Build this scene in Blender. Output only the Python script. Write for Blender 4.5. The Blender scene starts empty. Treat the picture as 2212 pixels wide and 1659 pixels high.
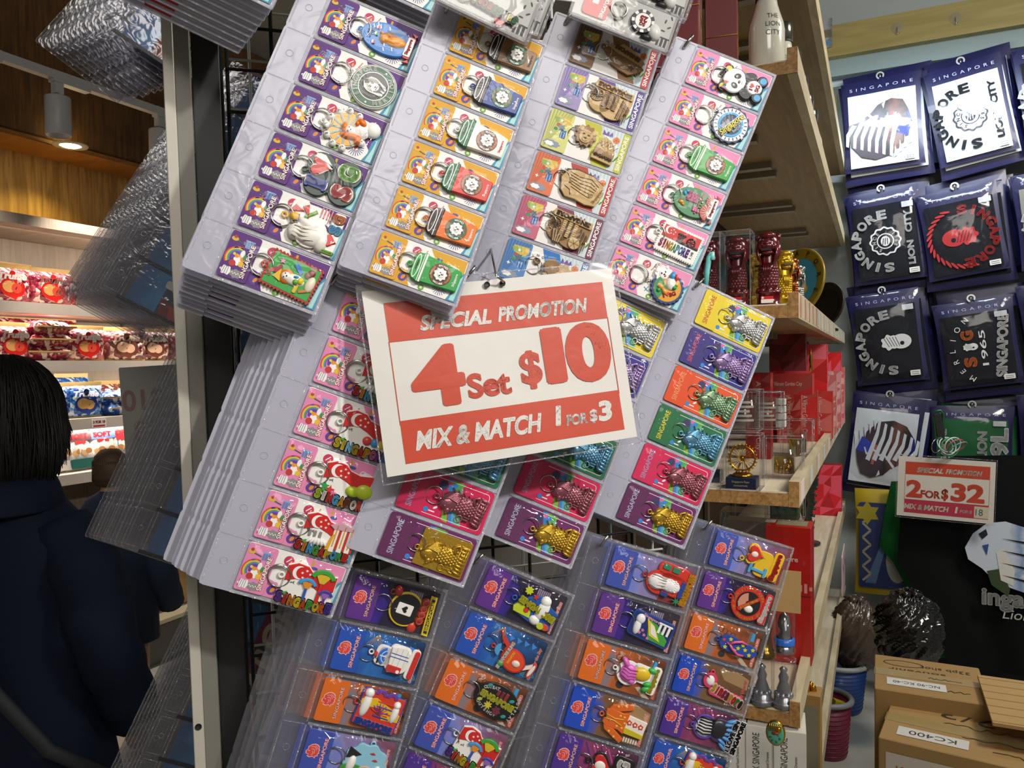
import bpy, math, random
import numpy as np
from mathutils import Matrix, Vector, geometry
R_ = math.radians
rnd = random.Random(7)
SC = bpy.context.scene
COL = SC.collection

# ---------------------------------------------------------------- camera
F_PX, EYE = 1660.0, 1.5
CAMROT = Matrix.Rotation(R_(90 - 1.37), 3, 'X') @ Matrix.Rotation(R_(-0.72), 3, 'Z')
cam_d = bpy.data.cameras.new('camera')
cam_d.sensor_fit = 'HORIZONTAL'; cam_d.sensor_width = 36.0
cam_d.lens = 36.0 * F_PX / 2212.0
cam_d.clip_start = 0.02
cam = bpy.data.objects.new('camera', cam_d); COL.objects.link(cam)
cam.matrix_world = Matrix.Translation((0, 0, EYE)) @ CAMROT.to_4x4()
SC.camera = cam

# ---------------------------------------------------------------- exposure, world
vs = SC.view_settings
vs.view_transform = 'Standard'; vs.look = 'None'; vs.gamma = 1.0; vs.use_curve_mapping = False
vs.exposure = 0.0
SC.cycles.transparent_max_bounces = 28
SC.cycles.max_bounces = 8
SC.cycles.sample_clamp_indirect = 4.0
SC.cycles.caustics_reflective = False
SC.cycles.caustics_refractive = False
w = bpy.data.worlds.new('world'); SC.world = w; w.use_nodes = True
w.node_tree.nodes['Background'].inputs[0].default_value = (1.0, 0.93, 0.84, 1)
w.node_tree.nodes['Background'].inputs[1].default_value = 0.20

# ---------------------------------------------------------------- lamps of the hall, plus added fills
def area(name, loc, target, size, power, color, shape='DISK', size_y=None, spread=180):
    l = bpy.data.lights.new(name, 'AREA'); l.energy = power; l.color = color; l.shape = shape; l.size = size
    if size_y: l.size_y = size_y
    l.spread = R_(spread)
    o = bpy.data.objects.new(name, l); COL.objects.link(o); o.location = loc
    o.rotation_euler = (Vector(target) - Vector(loc)).to_track_quat('-Z', 'Y').to_euler()
    return o
def spot(name, loc, target, power, color, angle, blend=.4, r=.04):
    l = bpy.data.lights.new(name, 'SPOT'); l.energy = power; l.color = color
    l.spot_size = R_(angle); l.spot_blend = blend; l.shadow_soft_size = r
    o = bpy.data.objects.new(name, l); COL.objects.link(o); o.location = loc
    o.rotation_euler = (Vector(target) - Vector(loc)).to_track_quat('-Z', 'Y').to_euler()
    return o
WARM = (1.0, .86, .66); NEUT = (1.0, .95, .88); COOL = (.80, .92, 1.0)
spot('track_spot_key', (1.35, -.55, 2.55), (.22, .85, 1.60), 150, (1.0, .965, .92), 44, .8, .05)
area('hall_fill', (.3, -1.1, 2.9), (.2, .6, 1.3), 1.0, 25, (1.0, .95, .88), 'SQUARE')  # added fill behind the camera, not a known fixture
area('shelf_fill', (2.0, 1.2, 2.9), (1.1, 2.4, 1.1), .5, 36, (1.0, .94, .84), 'SQUARE')  # unseen fill added to brighten the gift shelves and cartons
area('shirt_wall_lamp', (1.62, 2.83, 2.62), (1.80, 3.25, 1.80), .9, 12, COOL, 'RECTANGLE', .06)

# ---------------------------------------------------------------- materials
def lin(h):
    h = h.lstrip('#'); c = [int(h[i:i + 2], 16) / 255 for i in (0, 2, 4)]
    return tuple((x / 12.92 if x <= .04045 else ((x + .055) / 1.055) ** 2.4) for x in c) + (1.0,)
MC = {}
def mat(h, rough=.5, metal=0.0, coat=0.0, bump=0.0, scale=60.0, var=.06, spec=.5, sheen=0):
    key = (h, rough, metal, coat, bump, scale, var, spec, sheen)
    if key in MC: return MC[key]
    m = bpy.data.materials.new('surface_' + h.lstrip('#')); m.use_nodes = True
    nt = m.node_tree; b = nt.nodes['Principled BSDF']
    b.inputs['Roughness'].default_value = rough; b.inputs['Metallic'].default_value = metal
    b.inputs['Coat Weight'].default_value = coat; b.inputs['Specular IOR Level'].default_value = spec
    if sheen: b.inputs['Sheen Weight'].default_value = sheen
    tc = nt.nodes.new('ShaderNodeTexCoord'); n = nt.nodes.new('ShaderNodeTexNoise')
    n.inputs['Scale'].default_value = scale; n.inputs['Detail'].default_value = 3
    nt.links.new(tc.outputs['Object'], n.inputs['Vector'])
    c = lin(h); mx = nt.nodes.new('ShaderNodeMix'); mx.data_type = 'RGBA'
    mx.inputs[6].default_value = tuple(x * (1 - var) for x in c[:3]) + (1,)
    mx.inputs[7].default_value = tuple(min(1, x * (1 + var)) for x in c[:3]) + (1,)
    nt.links.new(n.outputs['Fac'], mx.inputs[0]); nt.links.new(mx.outputs[2], b.inputs['Base Color'])
    if bump:
        bp = nt.nodes.new('ShaderNodeBump'); bp.inputs['Strength'].default_value = bump
        bp.inputs['Distance'].default_value = .002
        nt.links.new(n.outputs['Fac'], bp.inputs['Height']); nt.links.new(bp.outputs['Normal'], b.inputs['Normal'])
    MC[key] = m; return m
def rub(h): return mat(h, .38, 0, .15, 0, 90, .05)
def prt(h): return mat(h, .55, 0, 0, 0, 90, .05)
def met(h, rough=.25): return mat(h, rough, 1.0, 0, .15, 300, .05)
def wood(name, h1, h2, scale=6.0, stretch=(1, 12, 1), rough=.5, rot=0.0):
    key = (name, h1, h2)
    if key in MC: return MC[key]
    m = bpy.data.materials.new(name); m.use_nodes = True; nt = m.node_tree; b = nt.nodes['Principled BSDF']
    b.inputs['Roughness'].default_value = rough
    tc = nt.nodes.new('ShaderNodeTexCoord'); mp = nt.nodes.new('ShaderNodeMapping')
    mp.inputs['Scale'].default_value = stretch; mp.inputs['Rotation'].default_value = (0, 0, rot)
    n = nt.nodes.new('ShaderNodeTexNoise'); n.inputs['Scale'].default_value = scale
    n.inputs['Detail'].default_value = 6; n.inputs['Distortion'].default_value = .8
    r = nt.nodes.new('ShaderNodeValToRGB'); r.color_ramp.elements[0].color = lin(h1); r.color_ramp.elements[1].color = lin(h2)
    r.color_ramp.elements[0].position = .35; r.color_ramp.elements[1].position = .68
    nt.links.new(tc.outputs['Object'], mp.inputs[0]); nt.links.new(mp.outputs[0], n.inputs['Vector'])
    nt.links.new(n.outputs['Fac'], r.inputs[0]); nt.links.new(r.outputs[0], b.inputs['Base Color'])
    MC[key] = m; return m
def film(name, tint=(1, 1, 1), fac=.05, rough=.06, bump=.25, scale=90.0, milk=0.0, milkcol='#e6e6f0'):
    """clear plastic: mostly see-through, a glossy crinkled skin, optional milky body"""
    if name in MC: return MC[name]
    m = bpy.data.materials.new(name); m.use_nodes = True; nt = m.node_tree; nt.nodes.clear()
    out = nt.nodes.new('ShaderNodeOutputMaterial'); tr = nt.nodes.new('ShaderNodeBsdfTransparent')
    tr.inputs[0].default_value = tuple(tint) + (1,)
    gl = nt.nodes.new('ShaderNodeBsdfGlossy'); gl.inputs['Roughness'].default_value = rough
    tc = nt.nodes.new('ShaderNodeTexCoord'); n = nt.nodes.new('ShaderNodeTexNoise')
    n.inputs['Scale'].default_value = scale; n.inputs['Detail'].default_value = 2; n.inputs['Distortion'].default_value = 1.2
    bp = nt.nodes.new('ShaderNodeBump'); bp.inputs['Strength'].default_value = bump; bp.inputs['Distance'].default_value = .01
    nt.links.new(tc.outputs['Object'], n.inputs['Vector']); nt.links.new(n.outputs['Fac'], bp.inputs['Height'])
    nt.links.new(bp.outputs[0], gl.inputs['Normal'])
    fr = nt.nodes.new('ShaderNodeLayerWeight'); fr.inputs[0].default_value = .5
    pw = nt.nodes.new('ShaderNodeMath'); pw.operation = 'POWER'; pw.inputs[1].default_value = 4.0
    nt.links.new(fr.outputs['Facing'], pw.inputs[0])
    ad = nt.nodes.new('ShaderNodeMath'); ad.operation = 'MULTIPLY_ADD'; ad.use_clamp = True; ad.inputs[1].default_value = .45; ad.inputs[2].default_value = fac + .012
    nt.links.new(pw.outputs[0], ad.inputs[0])
    body = tr.outputs[0]
    if milk:
        df = nt.nodes.new('ShaderNodeBsdfDiffuse'); df.inputs[0].default_value = lin(milkcol)
        tl = nt.nodes.new('ShaderNodeBsdfTranslucent'); tl.inputs[0].default_value = lin(milkcol)
        m0 = nt.nodes.new('ShaderNodeMixShader'); m0.inputs[0].default_value = .3
        nt.links.new(df.outputs[0], m0.inputs[1]); nt.links.new(tl.outputs[0], m0.inputs[2])
        m1 = nt.nodes.new('ShaderNodeMixShader'); m1.inputs[0].default_value = milk
        nt.links.new(body, m1.inputs[1]); nt.links.new(m0.outputs[0], m1.inputs[2]); body = m1.outputs[0]
    mx = nt.nodes.new('ShaderNodeMixShader'); nt.links.new(ad.outputs[0], mx.inputs[0])
    nt.links.new(body, mx.inputs[1]); nt.links.new(gl.outputs[0], mx.inputs[2]); nt.links.new(mx.outputs[0], out.inputs[0])
    MC[name] = m; return m
def emit(name, h, s):
    if name in MC: return MC[name]
    m = bpy.data.materials.new(name); m.use_nodes = True; b = m.node_tree.nodes['Principled BSDF']
    b.inputs['Emission Color'].default_value = lin(h); b.inputs['Emission Strength'].default_value = s
    MC[name] = m; return m
def photo(name, cols, scale=38.0, kind='v'):
    """a printed photograph: patches of a few colours"""
    if name in MC: return MC[name]
    m = bpy.data.materials.new(name); m.use_nodes = True; nt = m.node_tree; b = nt.nodes['Principled BSDF']
    b.inputs['Roughness'].default_value = .35
    tc = nt.nodes.new('ShaderNodeTexCoord'); n = nt.nodes.new('ShaderNodeTexNoise')
    n.inputs['Scale'].default_value = scale; n.inputs['Detail'].default_value = 5; n.inputs['Distortion'].default_value = 1.5
    sx = nt.nodes.new('ShaderNodeSeparateXYZ'); nt.links.new(tc.outputs['Object'], sx.inputs[0])
    mm = nt.nodes.new('ShaderNodeMath'); mm.operation = 'MULTIPLY_ADD'; mm.inputs[1].default_value = 9.0; mm.inputs[2].default_value = -.25
    nt.links.new(sx.outputs['X'], mm.inputs[0])
    m2 = nt.nodes.new('ShaderNodeMath'); m2.operation = 'MULTIPLY_ADD'; m2.inputs[1].default_value = .75
    nt.links.new(n.outputs['Fac'], m2.inputs[0]); nt.links.new(mm.outputs[0], m2.inputs[2])
    r = nt.nodes.new('ShaderNodeValToRGB'); els = r.color_ramp.elements
    for i, h in enumerate(cols):
        e = els[i] if i < 2 else els.new(.5)
        e.position = i / max(1, len(cols) - 1)
    for i, h in enumerate(cols):
        els[i].color = lin(h)
    nt.links.new(tc.outputs['Object'], n.inputs['Vector']); nt.links.new(m2.outputs[0], r.inputs[0])
    nt.links.new(r.outputs[0], b.inputs['Base Color'])
    MC[name] = m; return m

# ---------------------------------------------------------------- 2-D outlines
def rr(cx, cy, w, h, r=.0, n=4):
    r = min(r, w / 2, h / 2); o = []
    if r <= 0: return [(cx - w / 2, cy - h / 2), (cx + w / 2, cy - h / 2), (cx + w / 2, cy + h / 2), (cx - w / 2, cy + h / 2)]
    for (sx, sy, a0) in ((1, -1, -90), (1, 1, 0), (-1, 1, 90), (-1, -1, 180)):
        for i in range(n + 1):
            a = R_(a0 + 90 * i / n); o.append((cx + sx * (w / 2 - r) + r * math.cos(a), cy + sy * (h / 2 - r) + r * math.sin(a)))
    return o
def ell(cx, cy, a, b=None, n=26, rot=0):
    b = a if b is None else b; c, s = math.cos(R_(rot)), math.sin(R_(rot))
    return [(cx + a * math.cos(t) * c - b * math.sin(t) * s, cy + a * math.cos(t) * s + b * math.sin(t) * c) for t in [2 * math.pi * i / n for i in range(n)]]
def star(cx, cy, ro, ri, k=5, rot=90):
    return [(cx + (ro if i % 2 == 0 else ri) * math.cos(R_(rot + 180 * i / k)), cy + (ro if i % 2 == 0 else ri) * math.sin(R_(rot + 180 * i / k))) for i in range(2 * k)]
def wavy(cx, cy, r, amp, k, n=None, rot=0, b=1.0):
    n = n or 6 * k
    return [(cx + (r + amp * math.cos(k * t)) * math.cos(t + rot), cy + b * (r + amp * math.cos(k * t)) * math.sin(t + rot)) for t in [2 * math.pi * i / n for i in range(n)]]
def heart(cx, cy, s, n=26, rot=0):
    o = []
    for i in range(n):
        t = 2 * math.pi * i / n
        o.append((s * 16 * math.sin(t) ** 3 / 16, s * (13 * math.cos(t) - 5 * math.cos(2 * t) - 2 * math.cos(3 * t) - math.cos(4 * t)) / 16))
    o = o[::-1]; c, q = math.cos(R_(rot)), math.sin(R_(rot))
    return [(cx + x * c - y * q, cy + x * q + y * c) for x, y in o]
def arcb(cx, cy, r0, r1, a0, a1, n=14):
    A = [R_(a0 + (a1 - a0) * i / n) for i in range(n + 1)]
    return [(cx + r1 * math.cos(a), cy + r1 * math.sin(a)) for a in A] + [(cx + r0 * math.cos(a), cy + r0 * math.sin(a)) for a in A[::-1]]
def line(p, q, w):
    dx, dy = q[0] - p[0], q[1] - p[1]; l = math.hypot(dx, dy) or 1; nx, ny = -dy / l * w / 2, dx / l * w / 2
    return [(p[0] - nx, p[1] - ny), (q[0] - nx, q[1] - ny), (q[0] + nx, q[1] + ny), (p[0] + nx, p[1] + ny)]

def area2(p): return sum(p[i][0] * p[(i + 1) % len(p)][1] - p[(i + 1) % len(p)][0] * p[i][1] for i in range(len(p)))

TXT = {}
def glyphs(s, bold=0.0, shear=0.0, ext=0.0, spacing=1.0):
    key = (s, round(bold, 4), round(shear, 3), round(ext, 4), spacing)
    if key in TXT: return TXT[key]
    c = bpy.data.curves.new('lettering', 'FONT'); c.body = s; c.size = 1; c.offset = min(bold, .02); c.shear = shear
    c.extrude = ext / 2; c.resolution_u = 5; c.align_x = 'CENTER'; c.align_y = 'CENTER'; c.space_character = spacing
    o = bpy.data.objects.new('lettering', c); COL.objects.link(o)
    dg = bpy.context.evaluated_depsgraph_get(); me = bpy.data.meshes.new_from_object(o.evaluated_get(dg))
    V = np.array([v.co[:] for v in me.vertices]) if len(me.vertices) else np.zeros((0, 3))
    Fc = [tuple(p.vertices) for p in me.polygons]
    bpy.data.objects.remove(o); bpy.data.meshes.remove(me); bpy.data.curves.remove(c)
    if len(V) and bold > .03:      # a heavier weight: the letter repeated around itself
        r = bold - .014; n0 = len(V); W = [V]; G = list(Fc)
        for k in range(8):
            a = math.pi * k / 4; W.append(V + np.array([r * math.cos(a), r * math.sin(a), 0])); G += [tuple(i + n0 * (k + 1) for i in q) for q in Fc]
        V = np.concatenate(W); Fc = G
    if len(V):
        lo, hi = V.min(0), V.max(0); V = V - np.array([(lo[0] + hi[0]) / 2, (lo[1] + hi[1]) / 2, 0]); sz = hi - lo
    else: sz = np.array([1, 1, 1])
    TXT[key] = (V, Fc, sz); return TXT[key]

# ---------------------------------------------------------------- mesh builder
class MB:
    def __init__(s, unit=1.0): s.v = []; s.f = []; s.m = []; s.sm = []; s.mats = []; s.u = unit; s.T = Matrix.Identity(4); s.n = 0
    def mi(s, m):
        if m not in s.mats: s.mats.append(m)
        return s.mats.index(m)
    def add(s, V, Fc, m, smooth=False, T=None):
        V = np.asarray(V, float).reshape(-1, 3)
        if T is not None: A = np.array(T); V = V @ A[:3, :3].T + A[:3, 3]
        A = np.array(s.T); V = V @ A[:3, :3].T + A[:3, 3]
        k = s.mi(m); o = s.n
        s.v.append(V * s.u); s.n += len(V)
        for q in Fc: s.f.append([i + o for i in q]); s.m.append(k); s.sm.append(smooth)
        return s
    def flat(s, P, z, m, T=None):
        if area2(P) < 0: P = P[::-1]
        tr = geometry.tessellate_polygon([[Vector((x, y, 0)) for x, y in P]])
        s.add([(x, y, z) for x, y in P], [t if area2([P[i] for i in t]) > 0 else t[::-1] for t in tr], m, False, T); return s
    def prism(s, P, z0, z1, m, ch=0.0, T=None, smooth=False, side=None):
        if area2(P) < 0: P = P[::-1]
        n = len(P); top = P
        rings = [[(x, y, z0) for x, y in P]]
        if ch:
            ins = []
            for i in range(n):
                a, b, c = P[i - 1], P[i], P[(i + 1) % n]
                d1 = (b[0] - a[0], b[1] - a[1]); d2 = (c[0] - b[0], c[1] - b[1])
                l1 = math.hypot(*d1) or 1; l2 = math.hypot(*d2) or 1
                nx = -(d1[1] / l1 + d2[1] / l2); ny = d1[0] / l1 + d2[0] / l2; l = math.hypot(nx, ny) or 1
                ins.append((b[0] + nx / l * ch, b[1] + ny / l * ch))
            rings.append([(x, y, z1 - ch) for x, y in P]); rings.append([(x, y, z1) for x, y in ins]); top = ins
        else: rings.append([(x, y, z1) for x, y in P])
        V = [p for r in rings for p in r]; Fc = []
        for k in range(len(rings) - 1):
            for i in range(n): j = (i + 1) % n; Fc.append((k * n + i, k * n + j, (k + 1) * n + j, (k + 1) * n + i))
        s.add(V, Fc, side or m, smooth, T)
        s.flat(top, z1, m, T)
        Pb = P
        tr = geometry.tessellate_polygon([[Vector((x, y, 0)) for x, y in Pb]])
        s.add([(x, y, z0) for x, y in Pb], [t if area2([Pb[i] for i in t]) < 0 else t[::-1] for t in tr], m, False, T)
        return s
    def box(s, c, d, m, T=None, b=0.0):
        x, y, z = c; a, e, h = d[0] / 2, d[1] / 2, d[2] / 2
        if b: return s.prism(rr(x, y, d[0], d[1], b, 2), z - h, z + h, m, min(b, h) * .6, T)
        V = [(x + i * a, y + j * e, z + k * h) for k in (-1, 1) for j in (-1, 1) for i in (-1, 1)]
        return s.add(V, [(0, 2, 3, 1), (4, 5, 7, 6), (0, 1, 5, 4), (2, 6, 7, 3), (0, 4, 6, 2), (1, 3, 7, 5)], m, False, T)
    def tube(s, P, r, m, n=6, closed=False, T=None, cap=True):
        P = [Vector(p) for p in P]; k = len(P); V = []; Fc = []; up = None
        rs = r if isinstance(r, (list, tuple)) else [r] * k
        for i, p in enumerate(P):
            a = P[i - 1] if (i or closed) else p; b = P[(i + 1) % k] if (i < k - 1 or closed) else p
            t = (b - a).normalized()
            if up is None: up = t.orthogonal().normalized()
            up = (up - t * up.dot(t)); up = up.normalized() if up.length > 1e-6 else t.orthogonal().normalized()
            w_ = t.cross(up)
            for j in range(n): q = 2 * math.pi * j / n; V.append(p + (up * math.cos(q) + w_ * math.sin(q)) * rs[i])
        for i in range(k if closed else k - 1):
            for j in range(n): a, b = i * n + j, i * n + (j + 1) % n; c, d = ((i + 1) % k) * n + (j + 1) % n, ((i + 1) % k) * n + j; Fc.append((a, b, c, d))
        if cap and not closed: Fc += [tuple(range(n))[::-1], tuple(range((k - 1) * n, k * n))]
        return s.add([tuple(v) for v in V], Fc, m, True, T)
    def ring(s, c, R, r, m, n=18, k=6, T=None, tilt=0, tilt2=0):
        M = Matrix.Translation(c) @ Matrix.Rotation(R_(tilt), 4, 'X') @ Matrix.Rotation(R_(tilt2), 4, 'Y')
        P = [M @ Vector((R * math.cos(2 * math.pi * i / n), R * math.sin(2 * math.pi * i / n), 0)) for i in range(n)]
        return s.tube(P, r, m, k, True, T)
    def lathe(s, prof, m, n=20, T=None, smooth=True, a0=0, a1=360):
        full = abs(a1 - a0) >= 360; V = []; Fc = []; kk = n if full else n + 1
        for r, z in prof:
            for i in range(kk): a = R_(a0 + (a1 - a0) * i / n); V.append((r * math.cos(a), r * math.sin(a), z))
        for p in range(len(prof) - 1):
            for i in range(n): j = (i + 1) % kk; Fc.append((p * kk + i, p * kk + j, (p + 1) * kk + j, (p + 1) * kk + i))
        return s.add(V, Fc, m, smooth, T)
    def blob(s, cx, cy, rx, ry, h, m, rot=0, z0=0.0, n=18, k=5, fn=None, T=None):
        """a half ellipsoid standing on the plane z0"""
        V = [(0, 0, 1)]; Fc = []
        for j in range(1, k + 1):
            t = math.pi / 2 * j / k
            for i in range(n): a = 2 * math.pi * i / n; V.append((math.sin(t) * math.cos(a), math.sin(t) * math.sin(a), math.cos(t)))
        for i in range(n): Fc.append((0, 1 + i, 1 + (i + 1) % n))
        for j in range(k - 1):
            for i in range(n): a, b = 1 + j * n + i, 1 + j * n + (i + 1) % n; Fc.append((a, a + n, b + n, b))
        c, q = math.cos(R_(rot)), math.sin(R_(rot)); W = []
        for x, y, z in V:
            g = fn(x, y) if fn else 1.0
            X, Y = x * rx, y * ry; W.append((cx + X * c - Y * q, cy + X * q + Y * c, z0 + z * h * g))
        return s.add(W, Fc, m, True, T)
    def text(s, t, cx, cy, m, z=0.0, h=0.0, w=None, size=None, rot=0, bold=0.0, shear=0.0, spacing=1.0, T=None, wh=None):
        V, Fc, sz = glyphs(t, bold, shear, 0.0 if h == 0 else .1, spacing)
        if not len(V): return s
        sx = sy = (w / sz[0]) if w else size
        if wh: sx, sy = wh[0] / sz[0], wh[1] / sz[1]
        V = V.copy(); V[:, 0] *= sx; V[:, 1] *= sy; V[:, 2] = (z if h == 0 else 0) + ((V[:, 2] / .1 + .5) * h + z if h else 0)
        c, q = math.cos(R_(rot)), math.sin(R_(rot)); X = V[:, 0] * c - V[:, 1] * q + cx; Y = V[:, 0] * q + V[:, 1] * c + cy
        return s.add(np.stack([X, Y, V[:, 2]], 1), Fc, m, False, T)
    def arct(s, t, cx, cy, r, a0, a1, m, size, z=0.0, h=0.0, bold=.02, inward=False):
        for i, ch in enumerate(t):
            if ch == ' ': continue
            a = a0 + (a1 - a0) * (i / max(1, len(t) - 1))
            s.text(ch, cx + r * math.cos(R_(a)), cy + r * math.sin(R_(a)), m, z, h, size=size, rot=a + (90 if inward else -90), bold=bold)
        return s
    def mesh(s, name):
        me = bpy.data.meshes.new(name)
        V = np.concatenate(s.v) if s.v else np.zeros((0, 3))
        me.from_pydata(V.tolist(), [], s.f)
        for m in s.mats: me.materials.append(m)
        me.polygons.foreach_set('material_index', s.m); me.polygons.foreach_set('use_smooth', s.sm)
        me.update(); return me
    def build(s, name, parent=None, M=None):
        return put(name, s.mesh(name), parent, M)

def put(name, me, parent=None, M=None):
    o = bpy.data.objects.new(name, me); COL.objects.link(o)
    if parent: o.parent = parent
    if M is not None: o.matrix_local = M
    return o
def tag(o, label, cat, group=None, kind=None):
    o['label'] = label
    if cat: o['category'] = cat
    if group: o['group'] = group
    if kind: o['kind'] = kind
    return o
def thing(name, label, cat, M=None, group=None):
    o = bpy.data.objects.new(name, None); COL.objects.link(o); o.empty_display_size = .02
    if M is not None: o.matrix_world = M
    return tag(o, label, cat, group)
def struct(o): o['kind'] = 'structure'; return o
def dup(root, M, label=None, group=None):
    r = root.copy(); COL.objects.link(r); r.matrix_world = M
    if label: r['label'] = label
    if group: r['group'] = group
    for ch in root.children:
        c = ch.copy(); COL.objects.link(c); c.parent = r
        for g in ch.children:
            d = g.copy(); COL.objects.link(d); d.parent = c
    return r
def frame(o, x, y, z):
    return Matrix(((x[0], y[0], z[0], o[0]), (x[1], y[1], z[1], o[1]), (x[2], y[2], z[2], o[2]), (0, 0, 0, 1)))
def U(px, py, Y):
    """the point of the hall seen at this place of the frame, Y metres ahead"""
    d = CAMROT @ Vector(((px - 1106) / F_PX, -(py - 829.5) / F_PX, -1)); return Vector((0, 0, EYE)) + d * (Y / d.y)

# ================================================================ pocket pages, cards, charms (millimetres)
MM = .001
STEEL = mat('#b9b6ae', .22, 1.0, 0, 0, 60, .05)
VINYL = film('white_vinyl', (.95, .95, .97), .03, .2, .10, 35, .74, '#d6d5e4')
CLEARV = film('clear_vinyl', (.93, .93, .95), .035, .10, .25, 45, .06, '#d0d0d8')
POCKET = film('pocket_film', (.985, .985, .99), .010, .035, .30, 48)
BLISTER = film('clear_blister', (.97, .97, .98), .016, .035, .36, 48)
RIM = film('welded_rim', (.95, .95, .96), .12, .12, .5, 300, .42, '#e8e8f2')
RIMC = film('clear_rim', (.93, .93, .94), .16, .1, .6, 300, .14, '#e8e8f2')
Wp, Pp = 90.0, 46.5          # pocket
Wc, Pc = 94.0, 50.0          # clear pocket

def strip_outline(P, n, w=26.0, notch=.9):
    o = [(0, 1), (-w + 3, 1), (-w + .6, .2), (-w, -3)]
    for i in range(1, n):
        y = -i * P; o += [(-w, y + 3), (-w + notch, y), (-w, y - 3)]
    y = -n * P; o += [(-w, y + 4), (-w + .8, y), (-w + 4, y - 1), (0, y - 1)]
    return o
PAGE_ME = {}
def page_meshes(kind, n):
    key = (kind, n)
    if key in PAGE_ME: return PAGE_ME[key]
    W, P = (Wp, Pp) if kind == 'a' else (Wc, Pc)
    vin, rim, flm = (VINYL, RIM, POCKET) if kind == 'a' else (CLEARV, RIMC, BLISTER)
    a = MB(MM); a.prism(strip_outline(P, n), -.3, .5, vin)
    for i in range(n):
        y = -(i + .5) * P; a.ring((-13, y, .6), 3.0, .35, rim, 16, 5)
        a.prism(rr(-1.2, y, 1.2, P - 3, .5), .4, .75, rim)
        a.prism(rr(-23.6, y, .9, P - 7, .4), .4, .8, rim); a.prism(rr(-13, -i * P - 1.2, 21, .9, .4), .4, .8, rim)
    b = MB(MM)
    if kind == 'a': b.box((W / 2, -n * P / 2, -.5), (W, n * P, .5), vin)
    else: b.box((W / 2, -n * P / 2, -.5), (W, n * P, .4), vin)
    c = MB(MM)
    for i in range(n + 1): c.prism(rr(W / 2, -i * P, W, 2.4, .6), -.2, 1.0, rim)
    c.prism(rr(W - .9, -n * P / 2, 2.2, n * P, .8), -.2, 1.2, rim)
    d = MB(MM); nx, ny = 12, 7
    for k in range(n):
        V = []; Fc = []
        for j in range(ny + 1):
            for i in range(nx + 1):
                x = 1 + (W - 3) * i / nx; y = -k * P - 1.3 - (P - 2.6) * j / ny
                e = min(x - 1, W - 2 - x, 3 * (j / ny) * P, 3 * (1 - j / ny) * P) / 9.0
                V.append((x, y, 1.0 + 6.6 * math.sin(min(1, max(0, e)) * math.pi / 2) + (rnd.uniform(-.35, .35) if 0 < i < nx and 0 < j < ny else 0)))
        for j in range(ny):
            for i in range(nx): p = j * (nx + 1) + i; Fc.append((p, p + nx + 1, p + nx + 2, p + 1))
        d.add(V, Fc, flm, True)
    PAGE_ME[key] = (a.mesh('hole_strip'), b.mesh('backing_sheet'), c.mesh('weld_ribs'), d.mesh('pocket_film'))
    return PAGE_ME[key]
def page(kind, n, M, label, name='pocket_page', group=None, cover=True):
    t = thing(name, label, 'pocket page', M, group); a, b, c, d = page_meshes(kind, n)
    put('hole_strip', a, t); put('backing_sheet', b, t); put('weld_ribs', c, t)
    if cover: put('pocket_film', d, t)
    return t
STK = {}
def stack_page(kind, n, M, label, group, hcol):
    """a page further back on the same hook, its card boards showing at the edges"""
    key = (kind, n, tuple(hcol))
    W, P = (Wp, Pp) if kind == 'a' else (Wc, Pc)
    if key not in STK:
        a = MB(MM); vin = VINYL if kind == 'a' else CLEARV
        a.prism(strip_outline(P, n), -.3, .5, vin)
        a.prism(rr(W / 2, -n * P / 2, W, n * P, 1.5), -.8, 1.0, vin, 0, None, False, RIM if kind == 'a' else RIMC)
        b = MB(MM)
        for i in range(n):
            b.box((14, -(i + .5) * P, 2.4), (24, P - 6, .6), prt(hcol[i % len(hcol)])); b.box((W / 2, -(i + .5) * P, 1.8), (W - 7, P - 6, .4), prt('#c9c8cc' if kind == 'a' else '#4a4550'))
        STK[key] = (a.mesh('vinyl_sheet'), b.mesh('card_inserts'))
    t = thing('pocket_page', label, 'pocket page', M, group)
    put('vinyl_sheet', STK[key][0], t); put('card_inserts', STK[key][1], t); return t

# ---------------------------------------------------------------- cards
CARD = {}
def q_(hexs): return [prt(h) for h in hexs]
def lionhead(b, cx, cy, s, red, white, z):
    """flat lion-head emblem with a split mane, facing left"""
    O = [(-2.2, 5.6), (.6, 6.6), (3.4, 6.0), (5.4, 4.2), (5.0, 3.0), (6.3, 1.4), (5.5, .2), (6.4, -1.6), (5.2, -2.4), (5.6, -4.4), (3.8, -4.4), (3.2, -6.6), (1.2, -5.2), (-1.8, -6.4), (-4.2, -5.2), (-3.0, -3.9), (-5.6, -3.3), (-6.2, -1.0), (-4.6, .8), (-4.8, 3.2)]
    b.flat([(cx + x * s * 1.15, cy + y * s * 1.14) for x, y in O], z, white)
    b.flat([(cx + x * s, cy + y * s) for x, y in O], z + .06, red)
    for P in ([(-2.6, 3.6), (.4, 4.4), (2.6, 3.0), (3.4, .8)], [(-1.8, 1.6), (.8, 1.8), (2.0, -.4), (1.9, -2.8)], [(-.6, -.4), (.5, -1.4), (.4, -3.2), (-.4, -4.6)], [(1.2, 5.2), (3.4, 4.2), (4.6, 2.2)]):
        for p, q in zip(P, P[1:]): b.flat([(cx + x * s, cy + y * s) for x, y in line(p, q, .5)], z + .12, white)
    b.flat([(cx + x * s, cy + y * s) for x, y in [(-4.4, .2), (-2.6, -.2), (-3.0, -.9), (-4.4, -.6)]], z + .12, white)
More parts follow.
